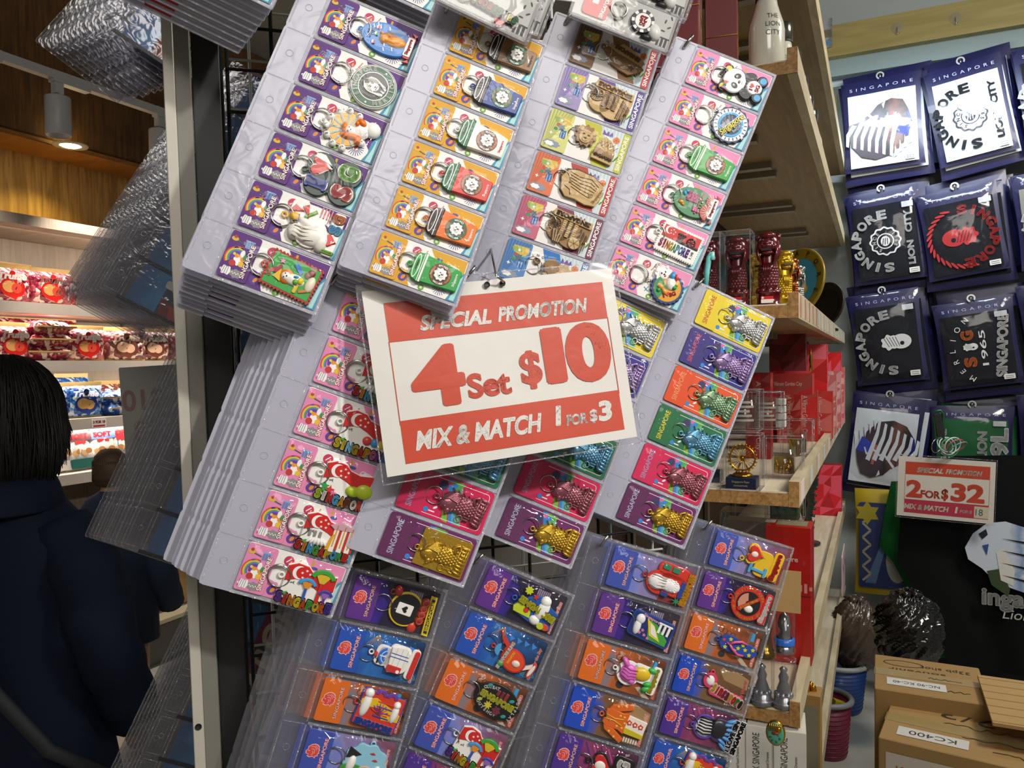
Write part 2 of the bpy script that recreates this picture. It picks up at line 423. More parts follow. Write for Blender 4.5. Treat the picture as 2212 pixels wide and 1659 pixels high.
def header_mesh(kind, col, ink='#ffffff', col2=None):
    key = ('h', kind, col, ink)
    if key in CARD: return CARD[key]
    b = MB(MM); b.prism(rr(14.5, -23, 25, 41, 2.2), .9, 1.5, prt(col)); z = 1.56
    W_, K = prt('#f4f2ee'), prt('#55555a')
    if kind == 'rainbow':
        for i, h in enumerate(('#c8443c', '#e28a3a', '#e9cf4a', '#6fae4e', '#4b86c4', '#7d55a8')): b.flat(arcb(13, -25, 9.6 - i * .8, 10.4 - i * .8, 75, 215), z + .02 * i, prt(h))
        b.flat(wavy(12, -21, 5.6, .9, 6), z + .02, prt('#6a3fa0')); b.flat(wavy(15, -25, 4.4, .8, 5), z + .1, prt('#e6952e'))
        b.flat(wavy(14, -27.5, 3.4, .6, 5), z + .14, W_); b.flat(ell(11, -30, 2.8), z + .16, prt('#c0392b')); b.flat(ell(18, -29, 2.4), z + .17, prt('#e9b93a'))
        b.flat(ell(16.4, -20, 1.8, 3.2), z + .18, W_); b.flat(ell(19, -22.5, 1.3, 2.6), z + .19, prt('#3f8f54')); b.flat(ell(10, -22, 1.2), z + .2, prt('#e7d24f'))
        b.flat(wavy(8.4, -37.5, 4.6, .7, 6, b=.8), z + .1, W_); b.flat(wavy(17, -38, 5.0, .5, 7, b=.75), z + .12, prt('#8e8c8a'))
        for k in range(4): b.flat(line((5 + 1.6 * k, -34), (4 + 1.9 * k, -40.5), .35), z + .2, K)
        for k in range(6): b.flat(ell(13.6 + 1.3 * k, -37.4 - .9 * (k % 2), .5), z + .2, W_)
        b.flat(line((6.5, -10), (15, -12), 1.1), z + .1, K); b.flat(ell(6, -9.6, 3.0, 1.9), z + .12, prt('#d6b53a')); b.flat(ell(6, -7.8, 1.4), z + .14, prt('#b23d33'))
        for k in range(3): b.flat(rr(16.6 + 2.2 * k, -11.4, 1.8, 6), z + .1, prt('#5b86b8'))
        b.flat(rr(18.8, -8, 8, 1.2), z + .12, prt('#8aa8cc'))
        b.text('SINGAPORE', 22.2, -25.4, prt('#b8322c'), z + .3, 0, wh=(30.4, 4.6), rot=90, bold=.075)
        b.text('SINGAPORE', 22.2, -25.4, W_, z + .36, 0, wh=(29.6, 3.8), rot=90, bold=.03)
    elif kind == 'map':
        for k in range(7): b.flat([(4, -44 + 0 * k), (4 + 3.2 * k, -2.6), (5.6 + 3.4 * k, -2.6)], z, prt(ink))
        b.flat([(8, -8), (24, -7), (25, -13), (17, -20), (12, -15)], z + .04, prt('#d0b24a')); b.flat([(7, -10), (16, -8), (18, -13), (10, -15)], z + .08, prt('#8fa94a'))
        b.flat(ell(13, -17, 1.8), z + .1, prt('#b8463a')); b.flat(wavy(17, -19, 3.2, .7, 6), z + .1, prt('#4c6a78')); b.flat(ell(11.6, -21.5, 2.2, 1.6), z + .12, prt('#3f8a50'))
        b.flat(rr(20, -25, 6, 8.6), z + .1, prt('#2d5f97'))
        for k in range(2): b.flat(rr(18.4 + 2.8 * k, -25.6, .8, 6), z + .14, prt('#9fc0e2'))
        b.flat(star(8, -27, 2.2, .8, 4), z + .1, W_); b.flat(star(15, -12, 2.0, .8, 5), z + .14, W_)
        b.flat(wavy(12, -37.5, 8.4, .8, 8, b=.42), z + .1, prt('#8a93a2')); b.flat(wavy(9.5, -38, 4.6, .5, 6, b=.5), z + .14, W_)
    elif kind == 'metal':
        b.text('SINGAPORE', 13, -23, prt(ink), z + .05, 0, wh=(33, 5.6), rot=90, bold=.015)
    else:
        lionhead(b, 10.5, -22, .92, prt('#d8453c'), prt('#efb7ae'), z)
        b.text('SINGAPORE', 20.6, -24, prt('#cf4a42'), z + .1, 0, wh=(31, 3.9), rot=90, bold=.05)
        b.text('SINGAPORE', 20.6, -24, prt('#f0cfc8'), z + .16, 0, wh=(30.5, 3.3), rot=90, bold=.0)
    CARD[key] = b.mesh('header_card'); return CARD[key]
def back_mesh(kind, col, ink='#ffffff', words=''):
    key = ('b', kind, col, ink, words)
    if key in CARD: return CARD[key]
    b = MB(MM); W_ = prt('#efece6'); z = .36
    if kind == 'rainbow':
        b.prism(rr(44.5, -23, 85, 42, 2.4), 0, .3, W_); C = prt(col)
        b.flat([(50, -2.3), (86.4, -2.6), (86.4, -40), (72, -24), (60, -16)], z, C); b.flat([(22, -27), (33, -30), (41, -44), (4, -43.7)], z, C)
        b.flat(wavy(33, -35, 5, .5, 5), z + .04, C)
        b.flat(ell(38, -9.5, 4.4), z + .06, prt('#c3365c')); b.flat(line((36, -11), (39.6, -7), .8), z + .1, W_); b.flat(rr(40, -10.6, 1, 3), z + .1, prt('#e9b93a'))
        b.text('Singapore', 46, -10, prt('#c9554c'), z + .1, 0, w=9, rot=70, bold=.02)
        for i in range(4): b.flat(arcb(71 + 2.6 * i, -13 - .5 * i, 2.2, 2.9, 0, 300), z + .08, prt('#ece7ea'))
        b.flat(wavy(72, -15, 3.6, .7, 5, b=.8), z + .07, prt('#ece7ea'))
        b.flat([(87, -14), (83, -18), (80, -26), (80, -36), (77, -44), (87, -44)], z + .1, prt('#3f8fae')); b.flat([(86.6, -17), (83.6, -22), (82.4, -32), (80, -43), (85, -43)], z + .14, prt('#a9d6d4'))
        b.flat(ell(69, -35, 7.6), z + .12, W_)
        for i in range(20): a = 18 * i; b.flat(line((69 + 2.4 * math.cos(R_(a)), -35 + 2.4 * math.sin(R_(a))), (69 + 7.4 * math.cos(R_(a)), -35 + 7.4 * math.sin(R_(a))), .62), z + .16, prt('#3a3f86'))
        b.flat([(66.4, -33), (71, -31.6), (69, -38)], z + .2, prt('#cc3f33'))
        b.flat(ell(32.5, -37.5, 4.0), z + .12, prt('#5b3f8f')); b.flat(ell(33.2, -37, 1.5, 2.6, rot=-30), z + .16, prt('#e0872f'))
        b.flat(ell(52, -41, 2.9), z + .1, prt('#6aa03a')); b.flat(rr(52, -41, 2.4, 2.2), z + .14, prt('#cfe0b0'))
        b.flat(line((44, -33), (49, -36), 1), z + .1, prt('#3f8fae')); b.flat(line((48, -32), (46, -37), .8), z + .1, prt('#3f8fae'))
        b.flat(rr(58, -6.5, 2, 5, .6), z + .1, prt('#c9a12f')); b.flat(ell(60.5, -10, 3, 1.4), z + .1, prt('#494f96'))
        for k in range(4): b.flat(rr(73 + 1.5 * k, -24, 1.0, .9), z + .1, prt('#c9a12f'))
    elif kind == 'wood':
        b.prism(rr(44.5, -23, 85, 42, 2.4), 0, .3, prt('#e9e5de'))
        b.flat([(37, -2.3), (55, -2.3), (73, -43.6), (56, -43.6)], z, prt(ink)); b.flat([(55, -2.3), (80, -2.3), (80, -43.6), (73, -43.6)], z, prt('#b9ccd0'))
        for k in range(6): b.flat([(58 + 4 * k, -2.4), (60 + 4 * k, -2.4), (74 + 1 * k, -43), (73.4 + 1 * k, -43)], z + .03, prt('#cfdcdc'))
        b.flat(rr(83.4, -23, 7.4, 42, 1.4), z + .06, prt(col)); b.text('SINGAPORE', 83.4, -23, prt('#f3f0ea'), z + .12, 0, wh=(37, 4.4), rot=90, bold=.03)
        b.flat([(59, -5), (62, -8.6), (64, -5), (66, -8.6), (68, -5), (70, -10.4), (58, -10.4)], z + .08, prt('#6b4a9a'))
        b.flat(ell(74, -12, 3.6), z + .08, prt('#d9793a'))
        for k in range(5): b.flat(line((74, -12), (74 + 3.4 * math.cos(R_(72 * k)), -12 + 3.4 * math.sin(R_(72 * k))), .4), z + .12, prt('#9a4d22'))
        for k in range(9): a = 60 + 13 * k; b.flat(ell(75 + 7.6 * math.cos(R_(a)), -40 + 12 * math.sin(R_(a)) * .9, 4.4, .95, rot=a), z + .1, prt('#d6e2b4' if k % 2 else '#4f7f34'))
        b.arct('SINGAPORE', 36, -22, 11.5, 150, -60, prt('#2b2a2a'), 3.6, z + .12)
    elif kind == 'metal':
        b.prism(rr(44.5, -23, 85, 42, 3), 0, .3, prt(col))
        for i, (h, dx) in enumerate((('#2f7fbf', 0), ('#52a0c8', 3.2), ('#6fb58a', 6))): b.flat([(40 + dx, -3.4), (49 + dx, -3.4), (60 + dx, -42), (54 + dx, -42)], z + .02 * i, prt(h) if i < 2 else prt(h))
        b.flat([(47, -3), (58, -4), (52, -12), (46, -8)], z + .1, prt('#5da63c')); b.flat(ell(48, -9, 3.6, 2.2, rot=30), z + .13, prt('#2f86d0')); b.flat(ell(44, -7, 2.4), z + .12, prt('#d26a9a'))
        b.flat([(44, -30), (50, -33), (53, -43), (47, -42)], z + .1, prt('#7fae32')); b.flat(ell(30, -37, 2.4), z + .12, prt('#2f86d0')); b.flat(rr(35.6, -37.2, 6, 1.2), z + .12, prt('#e9e6ee')); b.flat(ell(38, -33, 2.2, 1, rot=40), z + .12, prt('#e9e6ee'))
        b.flat(wavy(38, -11, 4.4, .6, 10), z + .1, prt('#3c3560'))
        for r0 in (0,):
            P = rr(53, -23, 61, 36, 3.4); Q = rr(53, -23, 60, 35, 3.0)
            n = len(P)
            for i in range(n):
                j = (i + 1) % n; b.flat([P[i], P[j], Q[j], Q[i]], z + .16, prt('#f0eef2'))
    else:
        ph = {'indigo': ('#2c1f7c', '#41299a', '#231b3c', '#3b3336', '#6a4038'), 'bay': ('#7a5c34', '#1f4f9a', '#2f6fb8', '#12161c', '#1c2420'), 'sunset': ('#a3bccb', '#6a7f92', '#b8612c', '#2a211d', '#151315'),
              'sky': ('#4f6fc4', '#6a7fd0', '#8d86b8', '#7a2f33', '#3c2c33'), 'resort': ('#1240a8', '#1a4fc0', '#7a5a3a', '#5a3c28', '#2c2026'), 'plum': ('#5a2f8f', '#7a2f6a', '#8f3f63', '#2c1d33', '#1c1522')}[col]
        b.prism(rr(44.5, -23, 85, 42, 2), 0, .3, photo('photo_' + col, ph))
        if col == 'indigo':
            for k in range(7): b.flat(rr(57 + 2 * k, -9, 1.4, 8), z, prt('#8d8494'))
            for k in range(6): b.flat(line((66, -43), (72 + 2 * k, -29 - k), .8), z + .05, prt('#6a2f2a'))
        elif col == 'bay':
            for k in range(8): b.flat(line((40, -3), (30 + 2.2 * k, -14), .5), z, prt('#a88a56'))
            for k in range(4): b.flat([(48 + 8 * k, -8), (54 + 8 * k, -10), (50 + 8 * k, -14)], z, prt('#3f86d4'))
            for k in range(8): b.flat(arcb(74, -44, 3 + 1.4 * k, 3.4 + 1.4 * k, 20, 120), z + .04, prt('#6fae9c'))
        elif col == 'sunset':
            b.flat(rr(76, -10, 4, 10, 1, 2), z, prt('#2f97d0')); b.flat([(62, -36), (67, -34), (80, -44), (72, -44)], z, prt('#b7a78f')); b.flat([(72, -4), (75, -4), (72, -34), (69, -34)], z, prt('#7a5a4a'))
            for k in range(4): b.flat(arcb(38 + 5 * k, -11 - k, 2.6, 3.1, 0, 360), z, prt('#26221f'))
            b.flat(ell(46, -38, 4), z, prt('#2a2826'))
        elif col == 'sky':
            b.flat([(62, -28), (86, -24), (86, -44), (58, -44)], z, prt('#7d2b30')); b.flat([(66, -22), (84, -20), (84, -27), (66, -29)], z + .04, prt('#c9b83a')); b.flat([(64, -16), (78, -14), (76, -20), (64, -22)], z + .03, prt('#3d7a44'))
        elif col == 'resort':
            b.flat([(50, -6), (54, -2.6), (62, -5), (70, -3), (86, -8), (86, -20), (58, -16)], z, prt('#9a7a50'))
            for k in range(6): b.flat(rr(66 + 2.6 * k, -40, 1.8, 5), z + .04, prt('#d9cdb8'))
        else:
            for k in range(4): b.flat(line((30 + 8 * k, -4), (46 + 8 * k, -30), 1.6), z, prt('#b04a8a' if k % 2 else '#4a2a7a'))
        b.text(words, 82, -26, prt('#f2cfc8'), z + .2, 0, wh=(34, 4.2), rot=90, bold=.06, shear=.2); b.text(words, 82, -26, prt('#cf4a44'), z + .26, 0, wh=(33.4, 3.6), rot=90, bold=.01, shear=.2)
    CARD[key] = b.mesh('backing_card'); return CARD[key]
RINGME = {}
def ring_mesh(kind):
    if kind in RINGME: return RINGME[kind]
    b = MB(MM); m = STEEL
    if kind == 0:
        b.ring((34, -23, 2.6), 9.6, .75, m, 28, 6, None, 4, -6); b.ring((34.2, -23.2, 3.3), 9.4, .7, m, 28, 6, None, 6, -4)
    else:
        b.ring((33, -22, 2.6), 8.4, .6, m, 26, 6, None, 10, -8)
    for i, (x, y) in enumerate(((43.6, -24), (46.4, -25.4), (49, -25))): b.ring((x, y, 2.8), 1.7, .45, m, 10, 5, None, 60 * (i % 2), 20)
    RINGME[kind] = b.mesh('key_ring'); return RINGME[kind]
def fit_charm(me, rot, wmax, hmax, right):
    n = len(me.vertices); A = np.empty(n * 3); me.vertices.foreach_get('co', A); A = A.reshape(-1, 3)[:, :2]
    c, q = math.cos(R_(rot)), math.sin(R_(rot)); B = np.stack([A[:, 0] * c - A[:, 1] * q, A[:, 0] * q + A[:, 1] * c], 1); lo, hi = B.min(0), B.max(0); sz = (hi - lo) / MM
    s_ = min(wmax / sz[0], hmax / sz[1], 1.32); m = (lo + hi) / 2 * s_
    return Matrix.Translation(((right - sz[0] * s_ / 2) * MM - m[0], -.0237 - m[1], .0008)) @ Matrix.Rotation(R_(rot), 4, 'Z') @ Matrix.Diagonal((s_, s_, 1, 1))
def card(PM, i, P, kind, col, hcol, charm, label, ink='#ffffff', bink=None, words='', rot=90, at=(61, -24), group=None, tilt=0, ring=0, scale=1.0, W=None):
    M = PM @ Matrix.Translation((0, -i * P * MM, 0)) @ Matrix.Translation(((1.5 if P > 48 else 0) * MM, (-(P - 46.5) / 2) * MM, .0003))
    t = thing('keychain_card', label, 'keychain', M, group)
    put('header_card', header_mesh(kind, hcol, ink), t); put('backing_card', back_mesh(kind, col, bink or ink, words), t)
    if charm:
        put('key_ring', ring_mesh(ring), t)
        c = charm if isinstance(charm, tuple) else charm()
        Mc = fit_charm(c[0], rot + tilt, 52 if P < 48 else 51, 41 if P < 48 else 42, 84.5)
        o = put('charm', c[0], t, Mc)
        for nm, me in c[1:]: put(nm, me, o)
    return t

# ---------------------------------------------------------------- charms (upright, about 40 mm tall, centred)
class Ch:
    def __init__(s): s.b = MB(MM); s.l = MB(MM)
    def p(s, P, h, z0=0, z1=3, ch=.4): s.b.prism(P, z0, z1, rub(h) if isinstance(h, str) else h, ch); return s
    def f(s, P, h, z): s.b.flat(P, z, rub(h) if isinstance(h, str) else h); return s
    def t(s, t, x, y, h, z=3, hh=.7, w=None, wh=None, rot=0, bold=.03, shear=0, out=None, ob=.1, size=None, spacing=1.0):
        if out: s.l.text(t, x, y, rub(out), z, hh * .55, w=w and w * 1.03, wh=wh and (wh[0] * 1.05, wh[1] * 1.16), size=size, rot=rot, bold=ob, shear=shear, spacing=spacing)
        s.l.text(t, x, y, rub(h) if isinstance(h, str) else h, z, hh, w=w, wh=wh, size=size, rot=rot, bold=bold, shear=shear, spacing=spacing); return s
    def multi(s, t, x, y, cols, w, hgt, z=3, hh=1.2, out='#1c1a1a', rot=0, bold=.06, arc=0):
        n = len(t); c, q = math.cos(R_(rot)), math.sin(R_(rot))
        for i, ch in enumerate(t):
            u = (i - (n - 1) / 2) * w / n; v = -arc * (u / w) ** 2 * 4
            X, Y = x + u * c - v * q, y + u * q + v * c; ww = w / n * (.5 if ch in 'Ii' else .96)
            if out: s.l.text(ch, X, Y, rub(out), z, hh * .5, wh=(ww * 1.34, hgt * 1.26), rot=rot, bold=.1)
            s.l.text(ch, X, Y, rub(cols[i % len(cols)]), z + .1, hh, wh=(ww, hgt), rot=rot, bold=bold)
        return s
    def bl(s, x, y, rx, ry, h, col, rot=0, z0=0, fn=None, n=14, k=4): s.b.blob(x, y, rx, ry, h, rub(col) if isinstance(col, str) else col, rot, z0, n, k, fn); return s
    def lion(s, x, y, r, z, mane='#f2efe8', face='#f7f5f0'):
        s.p(wavy(x, y, r, r * .1, 9), mane, z, z + .9, .3); s.bl(x, y - r * .1, r * .6, r * .62, 1.0, face, 0, z + .8)
        for d in (-1, 1): s.f(ell(x + d * r * .24, y + r * .08, r * .09, r * .12), '#141212', z + 1.9); s.bl(x + d * r * .62, y + r * .55, r * .22, r * .22, .8, mane, 0, z + .6)
        s.f(ell(x, y - r * .16, r * .14, r * .1), '#141212', z + 2.0); s.f(ell(x + r * .04, y - r * .38, r * .13, r * .1), '#b0342c', z + 2.0); return s
    def loop(s, x=0, y=21, h='#e9e6e0'): s.b.ring((x, y, 1.6), 2.0, .8, rub(h), 12, 5); return s
    def done(s):
        o = (s.b.mesh('charm'),)
        if s.l.v: o += (('lettering', s.l.mesh('lettering')),)
        return o
RB = ['#d8332c', '#e87a2a', '#eacb2e', '#4fae3f', '#37a0d6', '#2c4fae', '#7d3fa0', '#d2479a', '#e8e4dc']
def cup(body, lid, badge, inner='#3a2418', dark='#1f1a16', txt='#f4f2ee', band=None):
    c = Ch(); c.p([(-9, -22), (9, -22), (9.8, -21), (12.6, 11), (-12.6, 11), (-9.8, -21)], body, 0, 4.4, .9)
    c.p(rr(0, 12.4, 27.6, 4.4, 1.6), lid, 0, 5.0, .8); c.p([(-13, 14), (13, 14), (12, 19), (9, 21.4), (-9, 21.4), (-12, 19)], lid, 0, 4.4, .8)
    c.f(ell(0, 17.6, 11.2, 2.6), '#ece8e2' if not band else band, 4.46); c.f(ell(0, 17.6, 10.0, 1.9), lid, 4.5); c.f(ell(1, 17.4, 5, .7), '#151313', 4.54)
    c.f(rr(0, 13.6, 26, .7), '#f1eee8', 5.05)
    if band: c.f(rr(0, 11.6, 26.2, 1.6), band, 5.06)
    c.p(ell(0, -4.4, 9.8), badge, 4.2, 4.9, .2); c.f(ell(0, -4.4, 6.6), inner, 4.95)
    c.lion(0, -4.4, 5.6, 4.9)
    for k in range(5): a = 55 + 17.5 * k; c.f(ell(8.2 * math.cos(R_(a)), -4.4 + 8.2 * math.sin(R_(a)), 1.0, 1.3, 10, a), '#7a4a22' if badge != '#6b4428' else '#a8642c', 4.96); c.f(ell(8.2 * math.cos(R_(-a)), -4.4 + 8.2 * math.sin(R_(-a)), 1.0, 1.3, 10, -a), '#7a4a22' if badge != '#6b4428' else '#a8642c', 4.96)
    c.b.arct('Merlion', 0, -4.4, 8.1, 205, 155, rub('#f4f2ee'), 2.8, 4.97, 0, .03); c.b.arct('Coffee', 0, -4.4, 8.1, -25, 25, rub('#f4f2ee'), 2.8, 4.97, 0, .03, True)
    c.t('Singapore', 0, -18.2, txt, 4.4, .35, wh=(12, 2.8), bold=.03); c.loop(0, 23.6, body); return c.done()
def ch_oval():
    c = Ch(); c.p(ell(0, 2, 15, 24, 36), '#1f74c4', 0, 3, .6); c.loop(0, 27, '#1f74c4')
    for x, y in ((-6, 3), (-8, -5), (7, 17), (8.6, 11), (10.6, 14), (-11, 2), (10, 3)): c.p(line((x - 1.6, y - .8), (x + 1.8, y + .9), 1.0), '#eef2f6', 3, 3.5, .2)
    for a, b in (((-1, 20), (4, 17)), ((-5, 17), (2, 16)), ((2, 21), (2, 14))): c.p(line(a, b, .8), '#1c2430', 3, 3.7, .1)
    for x, y, h in ((7, 13, '#d23a30'), (.6, 12.6, '#3f9f5c'), (-8, 12.6, '#c43a44')): c.p(rr(x, y, 3.6, 3.4, 1.2), '#f0ede6', 3, 4.4, .5); c.p(rr(x, y - .8, 3.6, 1.6, .8), h, 3, 4.7, .4)
    O = '#e0901a'; c.bl(0, -6, 5.4, 9.6, 3.4, O, 12, 2.6); c.bl(-.6, 4.6, 5.0, 4.8, 3.6, O, 0, 2.8); c.bl(-3.6, 5, 2.4, 2, 3.4, O, 20, 3.4); c.bl(3.2, 8.4, 1.4, 1.8, 3, O, 0, 2.8); c.bl(4.2, 1, 2.4, 6, 3, O, 10, 2.6)
    for k in range(4): c.b.tube([(1.4 + k * .9, 7 - k, 5.9), (3 + k * .7, 2 - k, 5.4), (2.2 + k * .6, -3 - k, 4.8)], .5, rub('#c87a10'), 5)
    c.f(ell(-2.2, 6.6, .5), '#141212', 6.3)
    c.p(rr(0, -19, 22, 6.4, 1.4), '#c8322c', 2.4, 3.6, .3); c.p(rr(0, -18.6, 18.6, 6.6, 1.0), '#f2efe8', 3, 4.5, .3); c.t('Singapore', 0, -18.6, '#c22a26', 4.5, .4, wh=(15.6, 4), bold=.04)
    c.p([(-11, -21), (-15, -17), (-14, -23)], '#c8322c', 1, 3, .2); c.p([(11, -21), (15, -17), (14, -23)], '#c8322c', 1, 3, .2); return c.done()
def ch_roundel():
    c = Ch(); c.p(ell(0, 0, 20.4, n=40), '#ece8e0', 0, 2.6, .4); c.p(ell(0, 0, 19.8, n=40), '#1f5c3c', .6, 3, .3); c.f(arcb(0, 0, 18.6, 19.1, 0, 360, 40), '#f0ede6', 3.04); c.f(arcb(0, 0, 12.6, 13.3, 0, 360, 36), '#f0ede6', 3.05); c.f(ell(0, 0, 12.5, n=36), '#15110f', 3.06)
    c.b.arct('SINGAPORE', 0, 0, 16, 152, 28, rub('#f2f0ea'), 5.2, 3, .6, .04); c.b.arct('MERLION', 0, 0, 16, -142, -38, rub('#f2f0ea'), 5.2, 3, .6, .04, True)
    for d in (-1, 1): c.p(ell(d * 16.2, -2.6, .9), '#f2f0ea', 3, 3.4, .1)
    W_ = rub('#f2f0ea')
    for k in range(7):
        for d in (-1, 1):
            a = 20 + 22 * k; c.b.tube([(d * 2.2 * math.sin(R_(a)), 9 - k * .5, 3.3), (d * (5 + 2 * math.sin(R_(a * 1.1))), 6 - k * 1.6, 3.5), (d * (6.6 - .3 * k), 1 - k * 1.7, 3.4), (d * (4.8 - .5 * k), -4.4 - k * .9, 3.3)], .48, W_, 5)
    c.bl(0, 0, 4.4, 5.2, .8, '#f2f0ea', 0, 3.0)
    for d in (-1, 1): c.f(ell(d * 1.8, 1.6, .8, .5, 10), '#15110f', 3.86); c.f(line((d * 2.8, 3), (d * .8, 2.6), .6), '#15110f', 3.86)
    c.f([(-1.4, -1.4), (1.4, -1.4), (0, -3)], '#15110f', 3.95); c.f(line((-2.2, -3.4), (2.2, -3.4), .5), '#15110f', 3.86)
    for d in (-1, 0, 1): c.p([(d * 3 - 1.2, -11), (d * 3 + 1.2, -11), (d * 3, -6.6)], '#f2f0ea', 3, 3.5, .1)
    c.loop(0, 22.6, '#ece8e0'); return c.done()
def ch_wheel():
    c = Ch(); c.p(ell(0, 3, 15.4, n=30), '#eceae4', 0, 2.2, .4); c.p(ell(0, 3, 14.6, n=30), '#e3a41c', .6, 2.8, .3)
    for k in range(12): a = R_(30 * k + 8); c.p(line((0, 3), (15 * math.cos(a), 3 + 15 * math.sin(a)), 1.5), '#7fa3b8', 2, 3.2, .2)
    for k in range(11):
        a = R_(30 * k + 248); x, y = 16.6 * math.cos(a), 3 + 16.6 * math.sin(a); c.bl(x, y, 3.3, 3.3, 3.4, '#f0eee8', 0, 1.4); c.t(str((7 * k + 2) % 10), x, y, '#23201e', 4.7, .2, size=3.4, bold=.02, rot=40)
    c.bl(5, -9, 9.6, 8.4, 4.6, '#eeebe4', -24, 1.5); c.bl(8, -17.5, 7.4, 7.2, 5, '#eeebe4', 0, 1.2); c.bl(-.4, -.6, 4.6, 5, 4.6, '#f0ede6', 0, 2.8)
    O = '#e0731c'; c.bl(-4.8, -2, 3.2, 9, 4.6, O, 8, 2.2); c.bl(-5.4, -9, 4.6, 3.6, 4.4, O, 30, 2.2); c.bl(1, 4.4, 5.4, 2.6, 5, O, 12, 2.4); c.bl(9.4, -8, 3.6, 5.4, 6, O, -28, 2.4); c.bl(7, -4.6, 3.2, 2.4, 6, O, 0, 2.4)
    for d in (-1, 1): c.f(ell(-.6 + d * 1.7, .4, .6), '#141212', 7.1)
    c.f(ell(-.4, -1.4, .6, .5), '#141212', 7.4); c.loop(0, 23, '#eceae4'); return c.done()
def ch_isg():
    c = Ch(); D = '#183424'
    for P in (ell(7.6, 12.4, 11.4), ell(-8, 11, 9.6, 10.4), ell(-7.6, -9.4, 10.6, 11), ell(8.4, -9.4, 11, 11), rr(0, 0, 24, 26, 6)): c.p(P, D, 0, 2.6, .5)
    c.p(heart(7.4, 13, 9.4), '#efece4', 2.2, 4.6, .7); c.p(heart(6.6, 13.4, 8.6), '#c8342c', 2.4, 4.9, .8)
    c.p([(9.5, 4), (16.4, 12), (15.6, 19), (12, 19)], '#efece4', 2.4, 5.1, .5)
    c.t('I', -7.6, 11.4, '#2b3f9c', 2.6, 2.0, wh=(7.6, 15.6), bold=.06, out='#e9e6ee', ob=.1); c.p(rr(-7.6, 18.4, 10, 2.6, .5), '#2b3f9c', 2.6, 4.6, .3); c.p(rr(-7.6, 4.6, 10, 2.6, .5), '#2b3f9c', 2.6, 4.6, .3)
    c.t('S', -7.6, -9.6, '#c42a26', 2.6, 2.0, wh=(11.6, 16), bold=.06, out='#efece4', ob=.1); c.t('G', 8.6, -9.4, '#6cae2c', 2.6, 2.0, wh=(13, 16), bold=.06, out='#efece4', ob=.1)
    c.loop(0, 23.4, D); return c.done()
def ch_reclining():
    c = Ch(); W_ = '#e6e2d8'; c.p(rr(0, -15.5, 34, 8.6, 2), '#efece4', 0, 2.6, .5); c.p(ell(-4, 1, 12, 12), '#efece4', 0, 2.2, .4); c.p(rr(10, 6, 12, 28, 3), '#efece4', 0, 2, .4)
    c.bl(-6, -2, 8.6, 12.4, 5.4, W_, 12, 1.6); c.bl(-7.4, 10.6, 6.6, 6, 5.2, W_, 0, 1.6); c.bl(-8, -9, 8.4, 5.4, 5.2, W_, 0, 1.6); c.bl(1, 4, 3.4, 8, 4.4, W_, -14, 1.6)
    for k in range(4): c.b.tube([(-11 + 2.4 * k, 12, 6.2), (-12 + 2.8 * k, 4, 6.6), (-10 + 2.6 * k, -4, 6.2)], .5, rub('#cfc9bb'), 5)
    c.p([(6, 20), (12, 17), (9, 10)], '#c8322c', 2, 4, .4); c.p([(2, 17), (6, 12), (0, 11)], '#27408f', 2, 4, .4); c.p([(12, 12), (15, 8), (5, 5)], '#c8322c', 2, 4, .4); c.bl(3, 15, 3.6, 4, 4, '#e0a818', 0, 1.6); c.p(line((5, 8), (12, 1), 2.4), '#6f9f35', 2, 4, .4)
    for k in range(4): c.p(rr(13, -2 - 2.4 * k, 8, 1.1), '#c96a72', 2, 2.8, .1)
    for t, x, h in (('I', -14, '#7fb62f'), ('S', 3.6, '#46a2d2'), ('G', 12, '#dc7420')): c.t(t, x, -15.4, h, 2.6, 1.6, wh=(2.6 if t == 'I' else 7, 9), bold=.07, out='#1c1a1a', ob=.12)
    c.p(heart(-5.4, -14.6, 4.6), '#d0302a', 2.4, 4.6, .5); c.loop(2, 22, '#e0a818'); return c.done()
